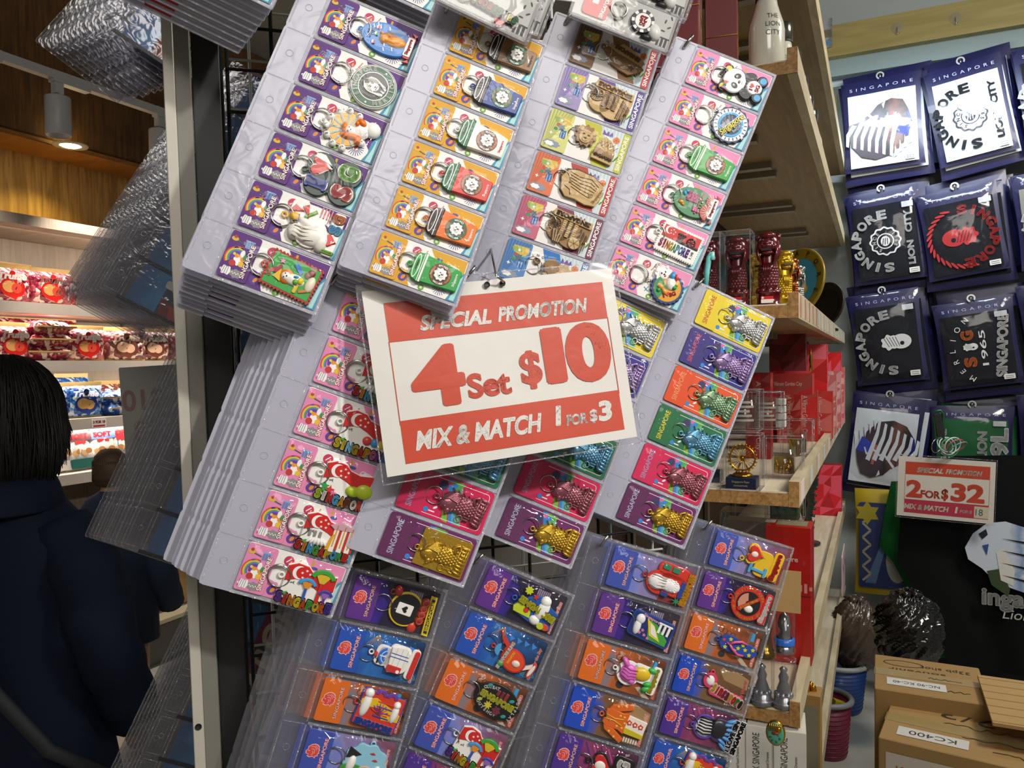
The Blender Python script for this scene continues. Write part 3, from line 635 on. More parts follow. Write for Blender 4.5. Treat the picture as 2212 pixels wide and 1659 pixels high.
def ch_stamp():
    c = Ch(); E_ = [];
    for i in range(13): E_ += [(-14 + i * 28 / 12.5, -20 - (.9 if i % 2 else 0))]
    c.p(rr(0, 0, 29, 41, .6), '#a8321c', 0, 3, .4)
    for i in range(14):
        for x in (-14.6, 14.6): c.p(ell(x, -19.5 + 3 * i, 1.0, n=8), '#a8321c', .3, 3.4, .2)
    for i in range(10):
        for y in (-20.4, 20.4): c.p(ell(-13.5 + 3 * i, y, 1.0, n=8), '#a8321c', .3, 3.4, .2)
    c.p(rr(0, 0, 26, 38, .3), '#2d9c3c', 2.2, 3.3, .1)
    c.bl(-2, -3, 5, 8.4, 3.6, '#e8e2d4', 6, 3.1); c.bl(-2, 3.4, 6.4, 6, 3, '#dc741c', 0, 3.0); c.bl(-2, 3.4, 4.0, 4.2, 3.6, '#f0ece2', 0, 3.6)
    for d in (-1, 1): c.f(ell(-2 + d * 1.6, 4.4, .55), '#141212', 7.0)
    c.f(ell(-2, 2.6, .8, .6), '#141212', 7.22); c.bl(-3, -5, 3, 3, 4, '#5fa63a', 0, 3.6); c.bl(-1, -8, 3.4, 2.6, 4.2, '#e0c22a', 0, 3.4); c.bl(.4, -4, 1.6, 2.6, 4.4, '#3f8fd0', 20, 3.6)
    c.p([(-4, 18), (6, 10), (-2, 8)], '#a8243c', 3.2, 4.4, .3); c.p([(-6, 13), (2, 9), (-8, 6)], '#dcb81e', 3.2, 4.8, .3); c.p(star(8, 11, 3, 1.4), '#c98aa8', 3.2, 4.4, .3)
    c.p([(9, 2), (12, -1), (6, -7), (3, -6)], '#2f6fc0', 3.2, 4.4, .3); c.bl(9, -13, 3, 3, 3, '#8c1f2c', 0, 3.2); c.bl(0, -15.6, 7, 3.6, 3, '#e8dcc4', 0, 3.2); c.bl(6, -11, 3, 3, 2.4, '#7a4a24', 0, 3.2); c.p(rr(-8, -7, 7, 3, 1), '#d8b428', 3.2, 4.6, .3); c.p(line((-9, -10), (-4, -18), 2.4), '#c8742a', 3.2, 4.4, .3)
    c.t('SG', -4, 17, '#a8321c', 3.3, .6, w=7, bold=.03); c.loop(0, 23, '#c85030'); return c.done()
def lflag(c, D):
    """wavy red and white flag body, landscape, crescent and stars"""
    top = [(-19, 13), (-12, 16.4), (-4, 15.4), (0, 11.6), (8, 10), (19, 12)]
    c.p(top + [(20, -12), (-19, -12)], '#eeebe4', 0, 2.6, .6)
    c.p([(-18.6, 12.4), (-12, 15.6), (-4, 14.6), (0, 11), (8, 9.4), (18.6, 11.2), (18.6, 0), (8, -2), (0, 2), (-8, 4.6), (-18.6, 1)], '#cc2420', 1.4, 3.4, .5)
    c.f(ell(-9.6, 9, 5.0), '#f3f0ea', 3.46); c.f(ell(-7.6, 9.2, 4.4), '#cc2420', 3.5)
    for k in range(5): a = R_(90 + 72 * k); c.p(star(-4.6 + 3.1 * math.cos(a), 8.4 + 3.1 * math.sin(a), 1.2, .5), '#f3f0ea', 3.3, 3.9, .1)
def ch_flag(kind=0):
    c = Ch(); lflag(c, 0)
    if kind == 2:
        for x, y, r, h1, h2, h3 in ((-1.5, 2, 6.4, '#3f97d0', '#dc8a2a', '#2f55a8'), (8.4, 9, 8.6, '#3f9c3a', '#d2b42c', '#c22a24'), (13.6, -3, 5.4, '#3a3f9c', '#8f5fae', '#5b2f8a')):
            c.p([(x - r * .16, -10), (x + r * .16, -10), (x + r * .14, y), (x - r * .14, y)], h3, 2.8, 4.8, .3); c.p([(x - r * .2, y - r * .5), (x + r * .2, y - r * .5), (x + r * .72, y + r * .3), (x - r * .72, y + r * .3)], h2, 3, 4.9, .3); c.p(arcb(x, y - r * .5, r * .86, r * 1.24, 28, 152), h1, 2.8, 5.3, .4)
    elif kind == 1:
        for k in range(3): c.p(rr(6 + 6 * k, -1, 4, 20 - 1.5 * k, .4), '#e9e4d8', 2.8, 4.6, .3); c.p(rr(6 + 6 * k, 2, .9, 17), '#d99a1c', 4.4, 5, .1); c.p(rr(9 + 6 * k, -1, 1.6, 16), '#c8322c', 2.8, 4.0, .2)
        c.p([(1, -10), (4, 3), (5.5, 3), (4, -10)], '#dca21e', 3, 4.8, .2); c.p([(0, 9), (8, 13), (20, 10), (20, 7.6), (4, 6.4)], '#c99aa6', 3, 5, .4)
        for k in range(6): c.bl(-12 + 2.4 * k, -6, 1.5, 3.4, 3, '#e9e6e2', -40 + 16 * k, 2.6)
        for k in range(3): c.p(rr(-13 + 4 * k, -.5, 2, 5, .5), '#8d8a86', 2.6, 4, .3)
    elif kind == 3:
        c.bl(6, -3.4, 6, 4.4, 3.4, '#a9bc1e', 0, 2.6, lambda x, y: 1 + .05 * math.sin(20 * x) * math.sin(20 * y)); c.bl(14, -1.6, 7, 6, 3.8, '#b2c422', 0, 2.6, lambda x, y: 1 + .05 * math.sin(20 * x) * math.sin(20 * y))
        c.p(star(-15.5, -4.4, 3.6, 1.5), '#2f9f4a', 2.6, 3.6, .2); c.p(star(-11, -6.4, 3.8, 1.6), '#d03a34', 2.6, 3.6, .2); c.p(star(-8, -8.4, 3, 1.2), '#d86aa0', 2.6, 3.6, .2); c.p(rr(11, -8.4, 16, 3.4, .4), '#23211f', 2.6, 3.2, .2)
    else:
        for x, h in ((2, '#d03a34'), (8, '#3f97d0'), (13, '#e6cf3a')): c.bl(x, -4, 3.6, 3.4, 3, h, 0, 2.6)
    cols = [['#dcc32e', '#dcc32e', '#8fd0e8', '#d8b82e', '#c8342c', '#d99a1c', '#d2689a', '#7d3fa0', '#3f97d0'], ['#c8342c', '#e58a2c', '#4fb2d8', '#5fae4a', '#d8342c', '#dcb82a', '#4fb2d8', '#4fae5a', '#d8342c'], ['#6b3fa0', '#d23a2c', '#dc8a22', '#e2d02e', '#dc5a2c', '#4fae4a', '#dcc42c', '#dc6a22', '#4f3f9c'], ['#b9d03a', '#e8e4dc', '#d23a3a', '#58b4dc', '#dc9a2a', '#7a3f2c', '#e6e2d8', '#c84a3a', '#58b4dc']][kind % 4]
    c.multi('SINGAPORE', 0, -13, cols, 42, 7.4, 1.4, 2.6, '#1d1b1c', -2, .06, -1.6); c.p([(-17.4, -7.6), (-14, -6), (-15, -9)], '#3f9c3a', 3, 4.6, .2); c.loop(-21.4, 4, '#eeebe4'); return c.done()
def ch_panda():
    c = Ch(); K, W_ = '#1d1c1d', '#f3f1ed'
    for d in (-1, 1): c.p(ell(d * 9.4, 17.6, 5), K, 0, 3.4, .6); c.f(ell(d * 9.4, 17.9, 3.2), '#dcc828', 3.46)
    c.p(ell(0, 8.6, 13.6, 12.4), K, 0, 3.2, .6); c.p(ell(0, 9, 12.8, 11.4), W_, .6, 4.2, 1.0)
    for d in (-1, 1): c.f(ell(d * 5, 7.4, 2.8, 3.6, rot=d * 28), K, 4.26); c.f(ell(d * 4.8, 8, 1.4), '#8b8478', 4.3); c.f(ell(d * 4.6, 8.3, .5), W_, 4.34)
    c.bl(0, 4, 1.8, 1.3, 1, '#7d7468', 0, 4.1); c.f(line((-1.5, 1.2), (1.6, 1.2), .4), '#6a625c', 4.3)
    for d in (-1, 1): c.p(ell(d * 9, -5, 5, 7, rot=d * 24), K, 0, 3.8, .8); c.p(ell(d * 8.8, -17.6, 5.6, 5.6), K, 0, 4.6, .9); c.p(ell(d * 9, -18, 3.4), '#3fa2d8', 4.5, 4.9, .2)
    c.p(ell(0, -11.6, 10, 9.6), K, 0, 3.6, .8); c.p(ell(0, -12, 7.4, 7.8), W_, 1, 4.6, .9)
    c.t('I', -3.2, -9.2, '#cc2f2a', 4.6, .3, wh=(1.4, 4), bold=.05); c.p(heart(1, -9, 2.6), '#d0302a', 4.5, 5, .2); c.t('SG', 0, -15, '#cc2f2a', 4.6, .3, wh=(7.6, 4), bold=.05)
    c.p([(-12.6, 13.4), (-8, 16), (-12, 20)], '#d2332c', 3, 5.2, .4); c.p([(-8, 16), (-3.4, 13.4), (-4, 20)], '#d2332c', 3, 5.2, .4); c.f([(-12, 14.6), (-9, 16), (-12, 18.6)], '#3f86c8', 5.24); c.bl(-8, 16.2, 1.6, 1.6, 2, '#2f9f4a', 0, 4.6); c.loop(3, 22.6, K); return c.done()
def ch_badge():
    c = Ch(); N = '#16264a'; c.p(wavy(0, 0, 19.4, .7, 16), N, 0, 2.8, .4); c.p(ell(0, 0, 17.6, n=36), '#eef0f2', .8, 3.1, .2)
    for k in range(24): a = 15 * k; c.f(line((14 * math.cos(R_(a)), 14 * math.sin(R_(a))), (17 * math.cos(R_(a)), 17 * math.sin(R_(a))), 1.1), N, 3.14)
    c.p(arcb(0, 0, 10.6, 13.2, 0, 360, 32), '#3aa2d4', 2.6, 3.7, .2); c.f(ell(0, 0, 10.6, n=30), N, 3.2)
    for d in (-1, 1): c.p(star(0, d * 17.8, 2.4, 1), '#eef0f2', 2.6, 3.9, .2)
    c.t('most', -4, 4.4, '#e9eef2', 3.2, .8, wh=(11, 5), bold=.06); c.t('lion city', 3, -7.4, '#cfe2f0', 3.2, .6, wh=(13, 4), bold=.04)
    c.p(rr(0, -1, 31, 6.6, 1.4), '#f0efe9', 3, 4, .3); c.t('Singapore', 0, -1.2, '#e2d22a', 4.0, 1.0, wh=(30, 8), bold=.03, shear=.25, out='#1a2440', ob=.09); c.loop(0, 22, '#eef0f2'); return c.done()
def ch_garden():
    c = Ch(); c.p(ell(0, 1, 15.6, 21.6, 34), '#2f7d4a', 0, 3, .6); c.loop(0, 24, '#2f7d4a'); P = '#d2789c'
    for k in range(16): c.bl(2.4 * (k % 4) + 1, 8 - 3.0 * (k // 4) + (k % 2), 1.9, 2.0, 2.4, P, 0, 2.7); c.f(ell(2.4 * (k % 4) + 1.4, 8 - 3.0 * (k // 4) + (k % 2), .6), '#4a1f34', 5.3)
    for k in range(7): c.bl(-8 + 1.8 * (k % 3), -1 - 2.4 * (k // 3), 1.7, 1.7, 2.2, P, 0, 2.7)
    c.bl(6, 13, 3.2, 2, 2, '#4fa2c8', 30, 2.8); c.bl(9, 11, 2, 3, 2, '#4fa2c8', 0, 2.8); c.bl(-4, 13.6, 2.2, 3, 2, '#d8952c', 20, 2.8); c.bl(-6, 11, 1.6, 2, 2, '#d8952c', 0, 2.8)
    for x in (-3, 0, 3): c.p(rr(x, -5.5, 1.4, 4), '#2f9f4a', 3, 4.2, .2)
    for sx, r in ((-5, 9.5), (7, 7)):
        c.p(arcb(sx, -17, 0, r, 5, 175, 14), '#c8443c', 2.8, 4.4, .4)
        for k in range(7): c.b.tube([(sx + r * math.cos(R_(20 + 23 * k)), -17 + r * math.sin(R_(20 + 23 * k)), 4.2), (sx, -17, 4.8)], .45, rub('#efe6dc'), 5)
    c.p(line((-11, -3.4), (12, -6), 1.6), '#a8322c', 3, 4.2, .2); c.p(rr(0, -19.4, 22, 5.8, 1), '#f2efe8', 3, 4.9, .3); c.t('Singapore', 0, -19.4, '#c22a26', 4.9, .4, wh=(18, 3.6), bold=.04)
    c.p([(-11, -22), (-15.6, -19), (-14, -24)], '#c8442c', 1, 3, .2); c.p([(11, -22), (15.6, -19), (14, -24)], '#c8442c', 1, 3, .2); return c.done()
def ch_stampflag():
    c = Ch(); W_ = '#efece5'; c.p(rr(0, 0, 41, 28, .6), W_, 0, 3, .4)
    for i in range(18):
        for y in (-14.2, 14.2): c.p(ell(-19.5 + 2.3 * i, y, .8, n=8), W_, .3, 2.8, .2)
    for i in range(12):
        for x in (-20.6, 20.6): c.p(ell(x, -12.6 + 2.3 * i, .8, n=8), W_, .3, 2.8, .2)
    c.p(rr(0, 6.4, 37.6, 11.6), '#cc221e', 2.6, 3.4, .1); c.f(ell(-13.4, 8.2, 3.9), '#f3f0ea', 3.46); c.f(ell(-11.8, 8.4, 3.5), '#cc221e', 3.5)
    for k in range(5): a = R_(90 + 72 * k); c.f(star(-9.6 + 2.3 * math.cos(a), 7.6 + 2.3 * math.sin(a), .9, .4), '#f3f0ea', 3.54)
    for k in range(3): c.p(rr(-2.4 + 2.2 * k, 4.4, 1.5, 7.4), '#231f1f', 3.2, 4.6, .2)
    c.p(rr(0, 8.4, 8, 1.4, .5), '#231f1f', 3.2, 4.8, .2); c.b.ring((10.6, 4.8, 4), 4.0, .7, rub('#231f1f'), 16, 5); c.p(rr(9, 1.2, 20, 1.8), '#231f1f', 3.2, 4.4, .2)
    for k in range(6): a = R_(60 * k); c.p(line((10.6, 4.8), (10.6 + 4 * math.cos(a), 4.8 + 4 * math.sin(a)), .6), '#231f1f', 3.3, 4.2, .1)
    c.multi('SINGAPORE', -2.4, -6, ['#c02a78', '#c8442c', '#dc8a22', '#dcbc2c', '#4fae3f', '#3aa7b8', '#2f6fc0', '#4a3f9c', '#7d3f9a'], 31, 8.6, 2.7, .9, None, 0, .05); c.t('1.98', 15.6, -6, '#2a2828', 3, .3, wh=(7, 2.6), rot=90); c.loop(-23, 3, W_); return c.done()
def ch_cap():
    c = Ch(); c.p(wavy(0, -4, 16.6, .7, 22), '#1c3f7c', 0, 3, .6); c.p(ell(0, -4, 14, n=30), '#dc9c1e', 1.6, 3.3, .2); c.p(arcb(0, -4, 0, 13.6, 100, 210, 14), '#2f8f54', 3, 3.6, .1)
    c.lion(1.5, 11.5, 8.4, 2.4); c.bl(5, -1, 5, 7, 3.6, '#f0ede6', -24, 3); c.bl(9, 6, 3, 5, 3.6, '#3f97d0', -40, 3); c.bl(12, 3, 2.2, 4, 3.6, '#d83a30', -30, 3); c.bl(6.4, -6, 3, 2.4, 3.8, '#2f9f5a', 0, 3); c.bl(9.4, -4, 2.2, 2, 3.8, '#d8b428', 0, 3)
    c.bl(-6, 0, 3, 4.4, 3, '#e2a04a', 30, 3); c.bl(-4, -6, 2.6, 4, 3, '#e2a04a', 10, 3); c.bl(-9, -3, 2.4, 2.4, 2.6, '#3f9c4a', 0, 3); c.t('I', -6, -10, '#c22a26', 3.4, .5, wh=(1.4, 4.4), bold=.05); c.p(heart(-2, -9.6, 2.4), '#d0302a', 3.2, 4.2, .2); c.t('SG', 3, -11.4, '#c22a26', 3.4, .5, wh=(7, 4.4), bold=.05); c.loop(0, 21.6, '#f0ede6'); return c.done()
WD1 = wood('pale_plywood', '#b08c50', '#cdb07a', 30, (1, 6, 1)); WD2 = wood('brown_plywood', '#7a5628', '#9c7440', 30, (1, 6, 1)); WD3 = mat('#4c331a', .6)
def ch_woodmap():
    c = Ch(); c.p([(-21, 2), (-15, -3), (-10, -9), (0, -11), (9, -12), (16, -7), (21, -1), (14, 3), (4, 6), (-8, 9), (-17, 8)], WD2, 0, 3, .2); c.p([(-20, 6), (-8, 3), (4, 2), (17, 0), (20, 4), (12, 9), (2, 12), (-6, 13), (-10, 9)], WD1, 2.6, 4.4, .2)
    c.t('SINGAPORE', 1, 6.4, WD2, 4.4, .8, wh=(27, 4.6), rot=172, bold=.08); c.p(star(9, -5, 3.4, 2), WD3, 3, 3.5, .1); c.f(arcb(14, -5.6, 2.4, 3.1, -90, 120), WD3, 3.05); c.loop(-22, 4, '#7a5628'); return c.done()
def ch_woodcity(dark=0):
    c = Ch(); A, B = (WD1, WD2) if not dark else (WD2, WD1)
    c.p(ell(-8, -4, 11, 9), A, 0, 2.6, .2); c.p(ell(5, -7, 12, 8), A, 0, 2.6, .2); c.p(rr(2, 4, 38, 16, 2), A, 0, 2.4, .2)
    c.p(rr(1, 12.4, 38, 6.4, .6), WD1, 1, 4, .2); c.t('SINGAPORE', 1, 12.4, WD2 if not dark else WD3, 3.6, .9, wh=(34, 4.6), rot=180, bold=.06)
    for k in range(3): c.p(rr(-5 + 5.6 * k, 1, 3.6, 15), WD2 if not dark else WD1, 2.4, 4, .2); [c.f(rr(-5 + 5.6 * k, -5 + 2 * j, 3.2, .4), WD3, 4.05) for j in range(7)]
    for k in range(2): c.f(rr(-2.2 + 5.6 * k, 1, 1.6, 15), WD3, 2.65)
    c.b.ring((-13.4, 2, 3.2), 6, .6, WD2, 18, 5)
    for k in range(16): a = R_(22.5 * k); c.b.tube([(-13.4, 2, 3.2), (-13.4 + 6 * math.cos(a), 2 + 6 * math.sin(a), 3.2)], .28, WD3, 4)
    for k in range(6): c.p(line((12 + 1.6 * k, 7 - k), (11 + 1.8 * k, -12), .9), WD2 if k % 2 else WD3, 2.4, 3.6, .1)
    if dark:
        for k in range(8): c.p(line((-14 + 1.5 * k, -3), (-10 + .8 * k, -14), 1.0), WD1 if k % 2 else WD3, 2.4, 4.0, .1)
        c.p(ell(10, -9, 5.4), WD1, 2.4, 4.2, .2); [c.f(line((10, -9), (10 + 5 * math.cos(R_(60 * k)), -9 + 5 * math.sin(R_(60 * k))), .5), WD3, 4.25) for k in range(6)]
    c.loop(-20, 9, '#8a6a3a'); return c.done()
def ch_woodlion():
    c = Ch(); c.p(wavy(-10.5, 3, 10, 1.0, 11), WD2, 0, 3.4, .2); c.p(ell(-10.5, 2, 6.6, 6.8), WD1, 3, 4.4, .4)
    for d in (-1, 1): c.p(ell(-10.5 + d * 6.6, 8, 2.6), WD1, 2, 3.8, .3); c.f(ell(-10.5 + d * 2.6, 3.6, 1.4, .9), WD3, 4.45); c.f(line((-10.5 + d * 4, 6), (-10.5 + d * 1.6, 6.6), .5), WD3, 4.45)
    c.f(ell(-10.5, .2, 1.6, 1.0), WD3, 4.46); c.f(arcb(-10.5, -.6, 2.4, 2.9, 200, 340), WD3, 4.46)
    c.p([(3, -3), (4, 5), (8, 11), (14, 9), (20, 4), (21, -3)], WD1, 0, 3, .2); c.p(rr(12, -6.4, 20, 7, .4), WD2, 1, 4, .2)
    for k in range(5): c.f(line((3 + 4 * k, 0), (7 + 4 * k, 7 - abs(k - 2)), .5), WD3, 3.06); c.f(line((8 + 3 * k, 0), (5 + 3 * k, 7 - abs(k - 2)), .5), WD3, 3.08)
    c.t('SINGAPORE', 12, -9.6, WD3, 4, .3, wh=(18, 3), bold=.04); c.p(rr(12, -12, 21, 4, .4), WD1, .5, 3.2, .2); c.loop(-21, 7, '#8a6a3a'); return c.done()
def ch_woodhead():
    c = Ch(); P = [(-16, -9), (-11, -13), (-2, -12), (8, -13), (17, -11), (20, 2), (17, 9), (6, 13), (-8, 13), (-16, 10), (-20, 2)]
    c.p([(x * 1.05 - .8, y * 1.05 + .8) for x, y in P], WD3, -.2, 1.6, .2); c.p(P, WD1, 0, 3.4, .3)
    for k in range(6): c.b.tube([(-14 + k, 9 - 2.4 * k, 3.4), (-4 + k, 8 - 2.6 * k, 3.5), (6 + k * .6, 10 - 3.2 * k, 3.5), (14 - k * .6, 6 - 2 * k, 3.4)], .35, WD3, 5)
    c.b.tube([(-15, -4, 3.5), (-9, -6, 3.5), (-7, -10, 3.5)], .4, WD3, 5); c.f(ell(-11, 0, 1.4, .8, rot=20), WD3, 3.46); c.p(heart(10, -4, 2.2), WD2, 3.2, 3.9, .1); c.t('Singapore', 16, -2, WD2, 3.4, .4, wh=(15, 3.4), rot=75, bold=.03); c.loop(-20, 6, '#8a6a3a'); return c.done()
def ch_woodplain():
    c = Ch(); c.p(wavy(2, 2, 12, 1.2, 9, b=.8), WD1, 0, 3, .2); c.p(wavy(-6, 6, 6, .6, 8), WD2, 2, 4, .2); c.t('SINGAPORE', 3, -3, WD3, 3, .4, wh=(20, 3)); c.loop(-18, 6, '#8a6a3a'); return c.done()
MERL = {}
def merlion(hexc, rough=.27, plaque=False):
    """relief of a lion-headed fish on waves"""
    key = (hexc, plaque)
    if key in MERL: return MERL[key]
    m = mat(hexc, .33, .72, .2, .2, 500, .05); c = Ch()
    if plaque: c.p(rr(2, 0, 32, 44, 1), m, 0, 1.4, .3)
    fs = lambda x, y: 1 + .07 * math.sin(34 * y + (1.5 if int(abs(17 * y)) % 2 else 0)) * math.sin(26 * x)
    c.bl(1, -2, 8.4, 13.2, 5.0, m, 8, 0, fs, 40, 12); c.bl(1.4, 9, 7.6, 9, 4.8, m, 0, 0, None, 24, 7); c.bl(-1.6, 12.4, 6.8, 6.8, 5.6, m, 0, 0, None, 20, 6); c.bl(-7, 10, 3.6, 3, 4.8, m, 10, 0)
    c.bl(-6, 6.6, 2.8, 1.5, 4.2, m, -12, 0); c.bl(-1, 19, 2.2, 2.2, 3.4, m, 0, 0); c.bl(-9.4, 10.6, 1.2, 1.2, 5, m, 0, .6); c.bl(-4.4, 13.6, .9, .9, 1.2, m, 0, 4.8)
    for k in range(7): c.b.tube([(-.5 + .8 * k, 18.4 - .7 * k, 4.4 - .15 * k), (3 + 1.0 * k, 12 - .6 * k, 5.0 - .3 * k), (2 + 1.15 * k, 5 - .6 * k, 4.8 - .35 * k), (3.2 + .9 * k, -1 + .9 * k, 4.2 - .3 * k)], [.6, .85, .8, .4], m, 5)
    for k in range(4): c.p([(9 - .4 * k, 10 - 5 * k), (12.4 - .4 * k, 12.4 - 5 * k), (9 - .3 * k, 6.6 - 5 * k)], m, 0, 2.2, .3)
    for j in range(9):
        for i in range(5): x = -4.6 + 2.6 * i + (1.3 if j % 2 else 0); y = 4 - 2.2 * j; c.bl(x, y, 1.35, 1.3, 1.0, m, 0, 4.6 - .28 * ((x - 1) / 3.4) ** 2 - (.016 * (y + 2) ** 2), None, 8, 2)
    c.p([(-11, -21), (13, -21), (14, -13), (9, -10.6), (2, -13), (-6, -11), (-11, -14)], m, 0, 2.6, .5)
    for k in range(8): c.b.tube([(-10.4 + 3.1 * k, -20.6, 2.4), (-9.6 + 3.1 * k, -16, 3.4), (-8.4 + 3.0 * k, -11.6 - (k % 2), 2.8)], [.9, 1.3, .6], m, 6)
    for k in range(4): c.b.tube([(-10.6, -19.8 + 2.2 * k, 2.8), (0, -18.8 + 2.0 * k, 3.5), (12.6, -20 + 2.2 * k, 2.8)], .55, m, 5)
    c.b.tube([(5, -10, 3.2), (10, -7, 3.4), (13, -11, 3), (10, -14, 2.6)], [1.8, 1.6, 1.1, .6], m, 6)
    for k in range(3): c.p(rr(-9 + 2.2 * k, -7 - .6 * k, 1.5, 6.6, .2), m, 0, 2.6, .3)
    c.b.ring((-9.6, -2.4, 2.2), 2.6, .5, m, 12, 5); c.b.ring((0, 22.4, 1.6), 2.0, .7, m, 12, 5)
    if plaque:
        c.b.ring((-6, -12, 2.2), 5, .6, m, 16, 5); [c.b.tube([(-6, -12, 2.2), (-6 + 5 * math.cos(R_(30 * k)), -12 + 5 * math.sin(R_(30 * k)), 2.2)], .3, m, 4) for k in range(12)]
    MERL[key] = c.done(); return MERL[key]
def ch_casino():
    c = Ch(); c.p(ell(-1, 6, 14, n=30), '#d8b62a', 0, 2.6, .4); c.p(ell(-1, 6, 12.6, n=30), '#1b1a1c', .6, 3, .3); c.p(rr(-1, 7, 9, 13, 1), '#ece8e2', 2.6, 3.4, .2); c.p(heart(-1, 7, 2.8, rot=180), '#1b1a1c', 3.2, 3.8, .2)
    for x in (-6, -1, 4, 9): c.bl(x, -7.6, 4.4, 4.2, 3.8, '#8c2a1a', 0, 2); c.b.ring((x, -7.6, 5), 2.4, .6, rub('#b8462a'), 10, 5)
    c.p([(-16, -19), (16, -15), (16, -9.6), (-16, -13.6)], '#dcc02c', 1.4, 3.8, .3); c.p([(-14, -17.6), (14, -14), (14, -11), (-14, -14.6)], '#20301f', 3.4, 4.2, .2); c.t('SINGAPORE', 0, -14.3, '#dcc02c', 4.2, .3, wh=(24, 2.2), rot=7)
    c.bl(-13, -4, 4.6, 4, 3, '#cc3a2c', 20, 1); c.bl(11, 17, 4.6, 3.6, 4, '#a8261c', 20, 1); c.loop(9, 21, '#8c2a1a'); return c.done()
def ch_boat():
    c = Ch(); W_ = '#ece9e2'
    for P in (rr(0, 12, 18, 14, 5), rr(1, -2, 24, 20, 5), rr(0, -16, 27, 8, 3), rr(0, 4, 16, 26, 5)): c.p(P, W_, 0, 2.4, .5)
    c.p(arcb(0, 8, 3, 8, 20, 160, 10), '#2f6fd0', 2, 4, .4); c.f(rr(0, 12, 1, 6), '#dce8f4', 4.05); c.f(arcb(0, 8, 5.2, 5.8, 20, 160), '#dce8f4', 4.05); c.p(rr(0, 18.6, 4, 3, 1), '#d23a3a', 2, 4, .4); c.p(rr(-4, 15, 7, 1.6), '#26241f', 2, 3, .1)
    c.p([(-12, 4), (10, 7), (13, -6), (8, -11), (-10, -9)], W_, 2, 4.4, .6); c.p(rr(-8, -1, 6, 13, 1), '#c8322c', 4, 5, .3); c.f(ell(-9, -5, 1.6), '#efece6', 5.04); c.f(rr(2, -2, .8, 18), '#3a50a0', 4.46); c.f(rr(5, -2, .8, 16), '#3a50a0', 4.46)
    for k in range(3): c.f(rr(2, -8 + 5 * k, 18, .4), '#b9b4aa', 4.45)
    c.p(rr(0, -17, 25, 4.6, 2), '#cc2f28', 2, 4, .5); c.loop(0, 22.6, W_); return c.done()
def ch_collage():
    c = Ch(); c.p(rr(0, 0, 38, 31, 2), '#3a3f9c', 0, 2.6, .4); c.p(rr(0, 1, 36, 28, 1), '#cc3a26', 1.6, 3, .2)
    c.p([(-18, 0), (0, 3), (4, -6), (18, -4), (18, 2), (6, 6), (-6, 10), (-18, 6)], '#dcb41e', 2.8, 3.6, .2)
    for d, s in ((-13, 1.0), (13, .8)): c.bl(d, 2, 4 * s, 10.4 * s, 3.6, '#eeebe4', 0, 2.8); c.bl(d - .6, 12 * s, 4 * s, 4 * s, 3.8, '#eeebe4', 0, 2.8)
    for k in range(9): c.b.tube([(0, -2, 3.6), (8 * math.cos(R_(20 * k)), -2 + 9 * math.sin(R_(20 * k)), 3.8)], .5, rub('#3a3f9c' if k % 2 else '#cc3a26'), 5)
    for k in range(4): c.p(rr(3, -4 + 4 * k, 14, 1.1), '#cc3a26' if k % 2 else '#3a3f9c', 3.2, 4, .2)
    c.p(arcb(-4, 13, 2, 5, 0, 180), '#6a3f9c', 2, 4, .3); c.p(arcb(6, 13, 2, 5, 0, 180), '#6a3f9c', 2, 4, .3); c.p(rr(0, -11.6, 36, 6, 1), '#c43a2c', 2.8, 3.4, .2); c.t('SINGAPORE', 0, -11.6, '#2f55b4', 3.2, .9, wh=(33, 6), bold=.08); c.loop(-20.4, 2, '#cc3a26'); return c.done()
def ch_map():
    c = Ch(); c.p([(-20, -4), (-12, 6), (-6, 12), (6, 14), (10, 9), (20, 6), (18, -4), (20, -10), (10, -13), (-4, -12), (-16, -10)], '#1f55a4', 0, 2.8, .5)
    c.p([(-20, -6), (-17, -1), (-4, -2), (-2, -9), (-18, -10)], '#c2cf28', 2.4, 3.8, .3); c.bl(5, 3, 5.6, 9.6, 4, '#eeebe4', -6, 2.4); c.bl(4, 11, 5, 5, 4.2, '#eeebe4', 0, 2.4); c.bl(3, -8, 5, 4.4, 3.4, '#eeebe4', 0, 2.4)
    c.p(wavy(-14, 12, 3.4, .6, 8), '#c2cf28', 1, 3, .3); c.p(star(-6, 10, 3, 1.4), '#cc322a', 2, 4, .2); c.p(ell(-8, -4, 2.4), '#cc322a', 3, 4.4, .3); c.p(ell(14, -9, 4, 3), '#cc4a2a', 2.4, 4, .4); c.p(ell(10, -10, 3.4, 3), '#b9c832', 2.4, 4.2, .4)
    c.t('SINGAPORE', 0, 1.6, '#d4cf2a', 3.4, 2.6, wh=(37, 6.4), bold=.08, rot=-4, out='#173a70', ob=.13); c.loop(-22, 0, '#1f55a4'); return c.done()
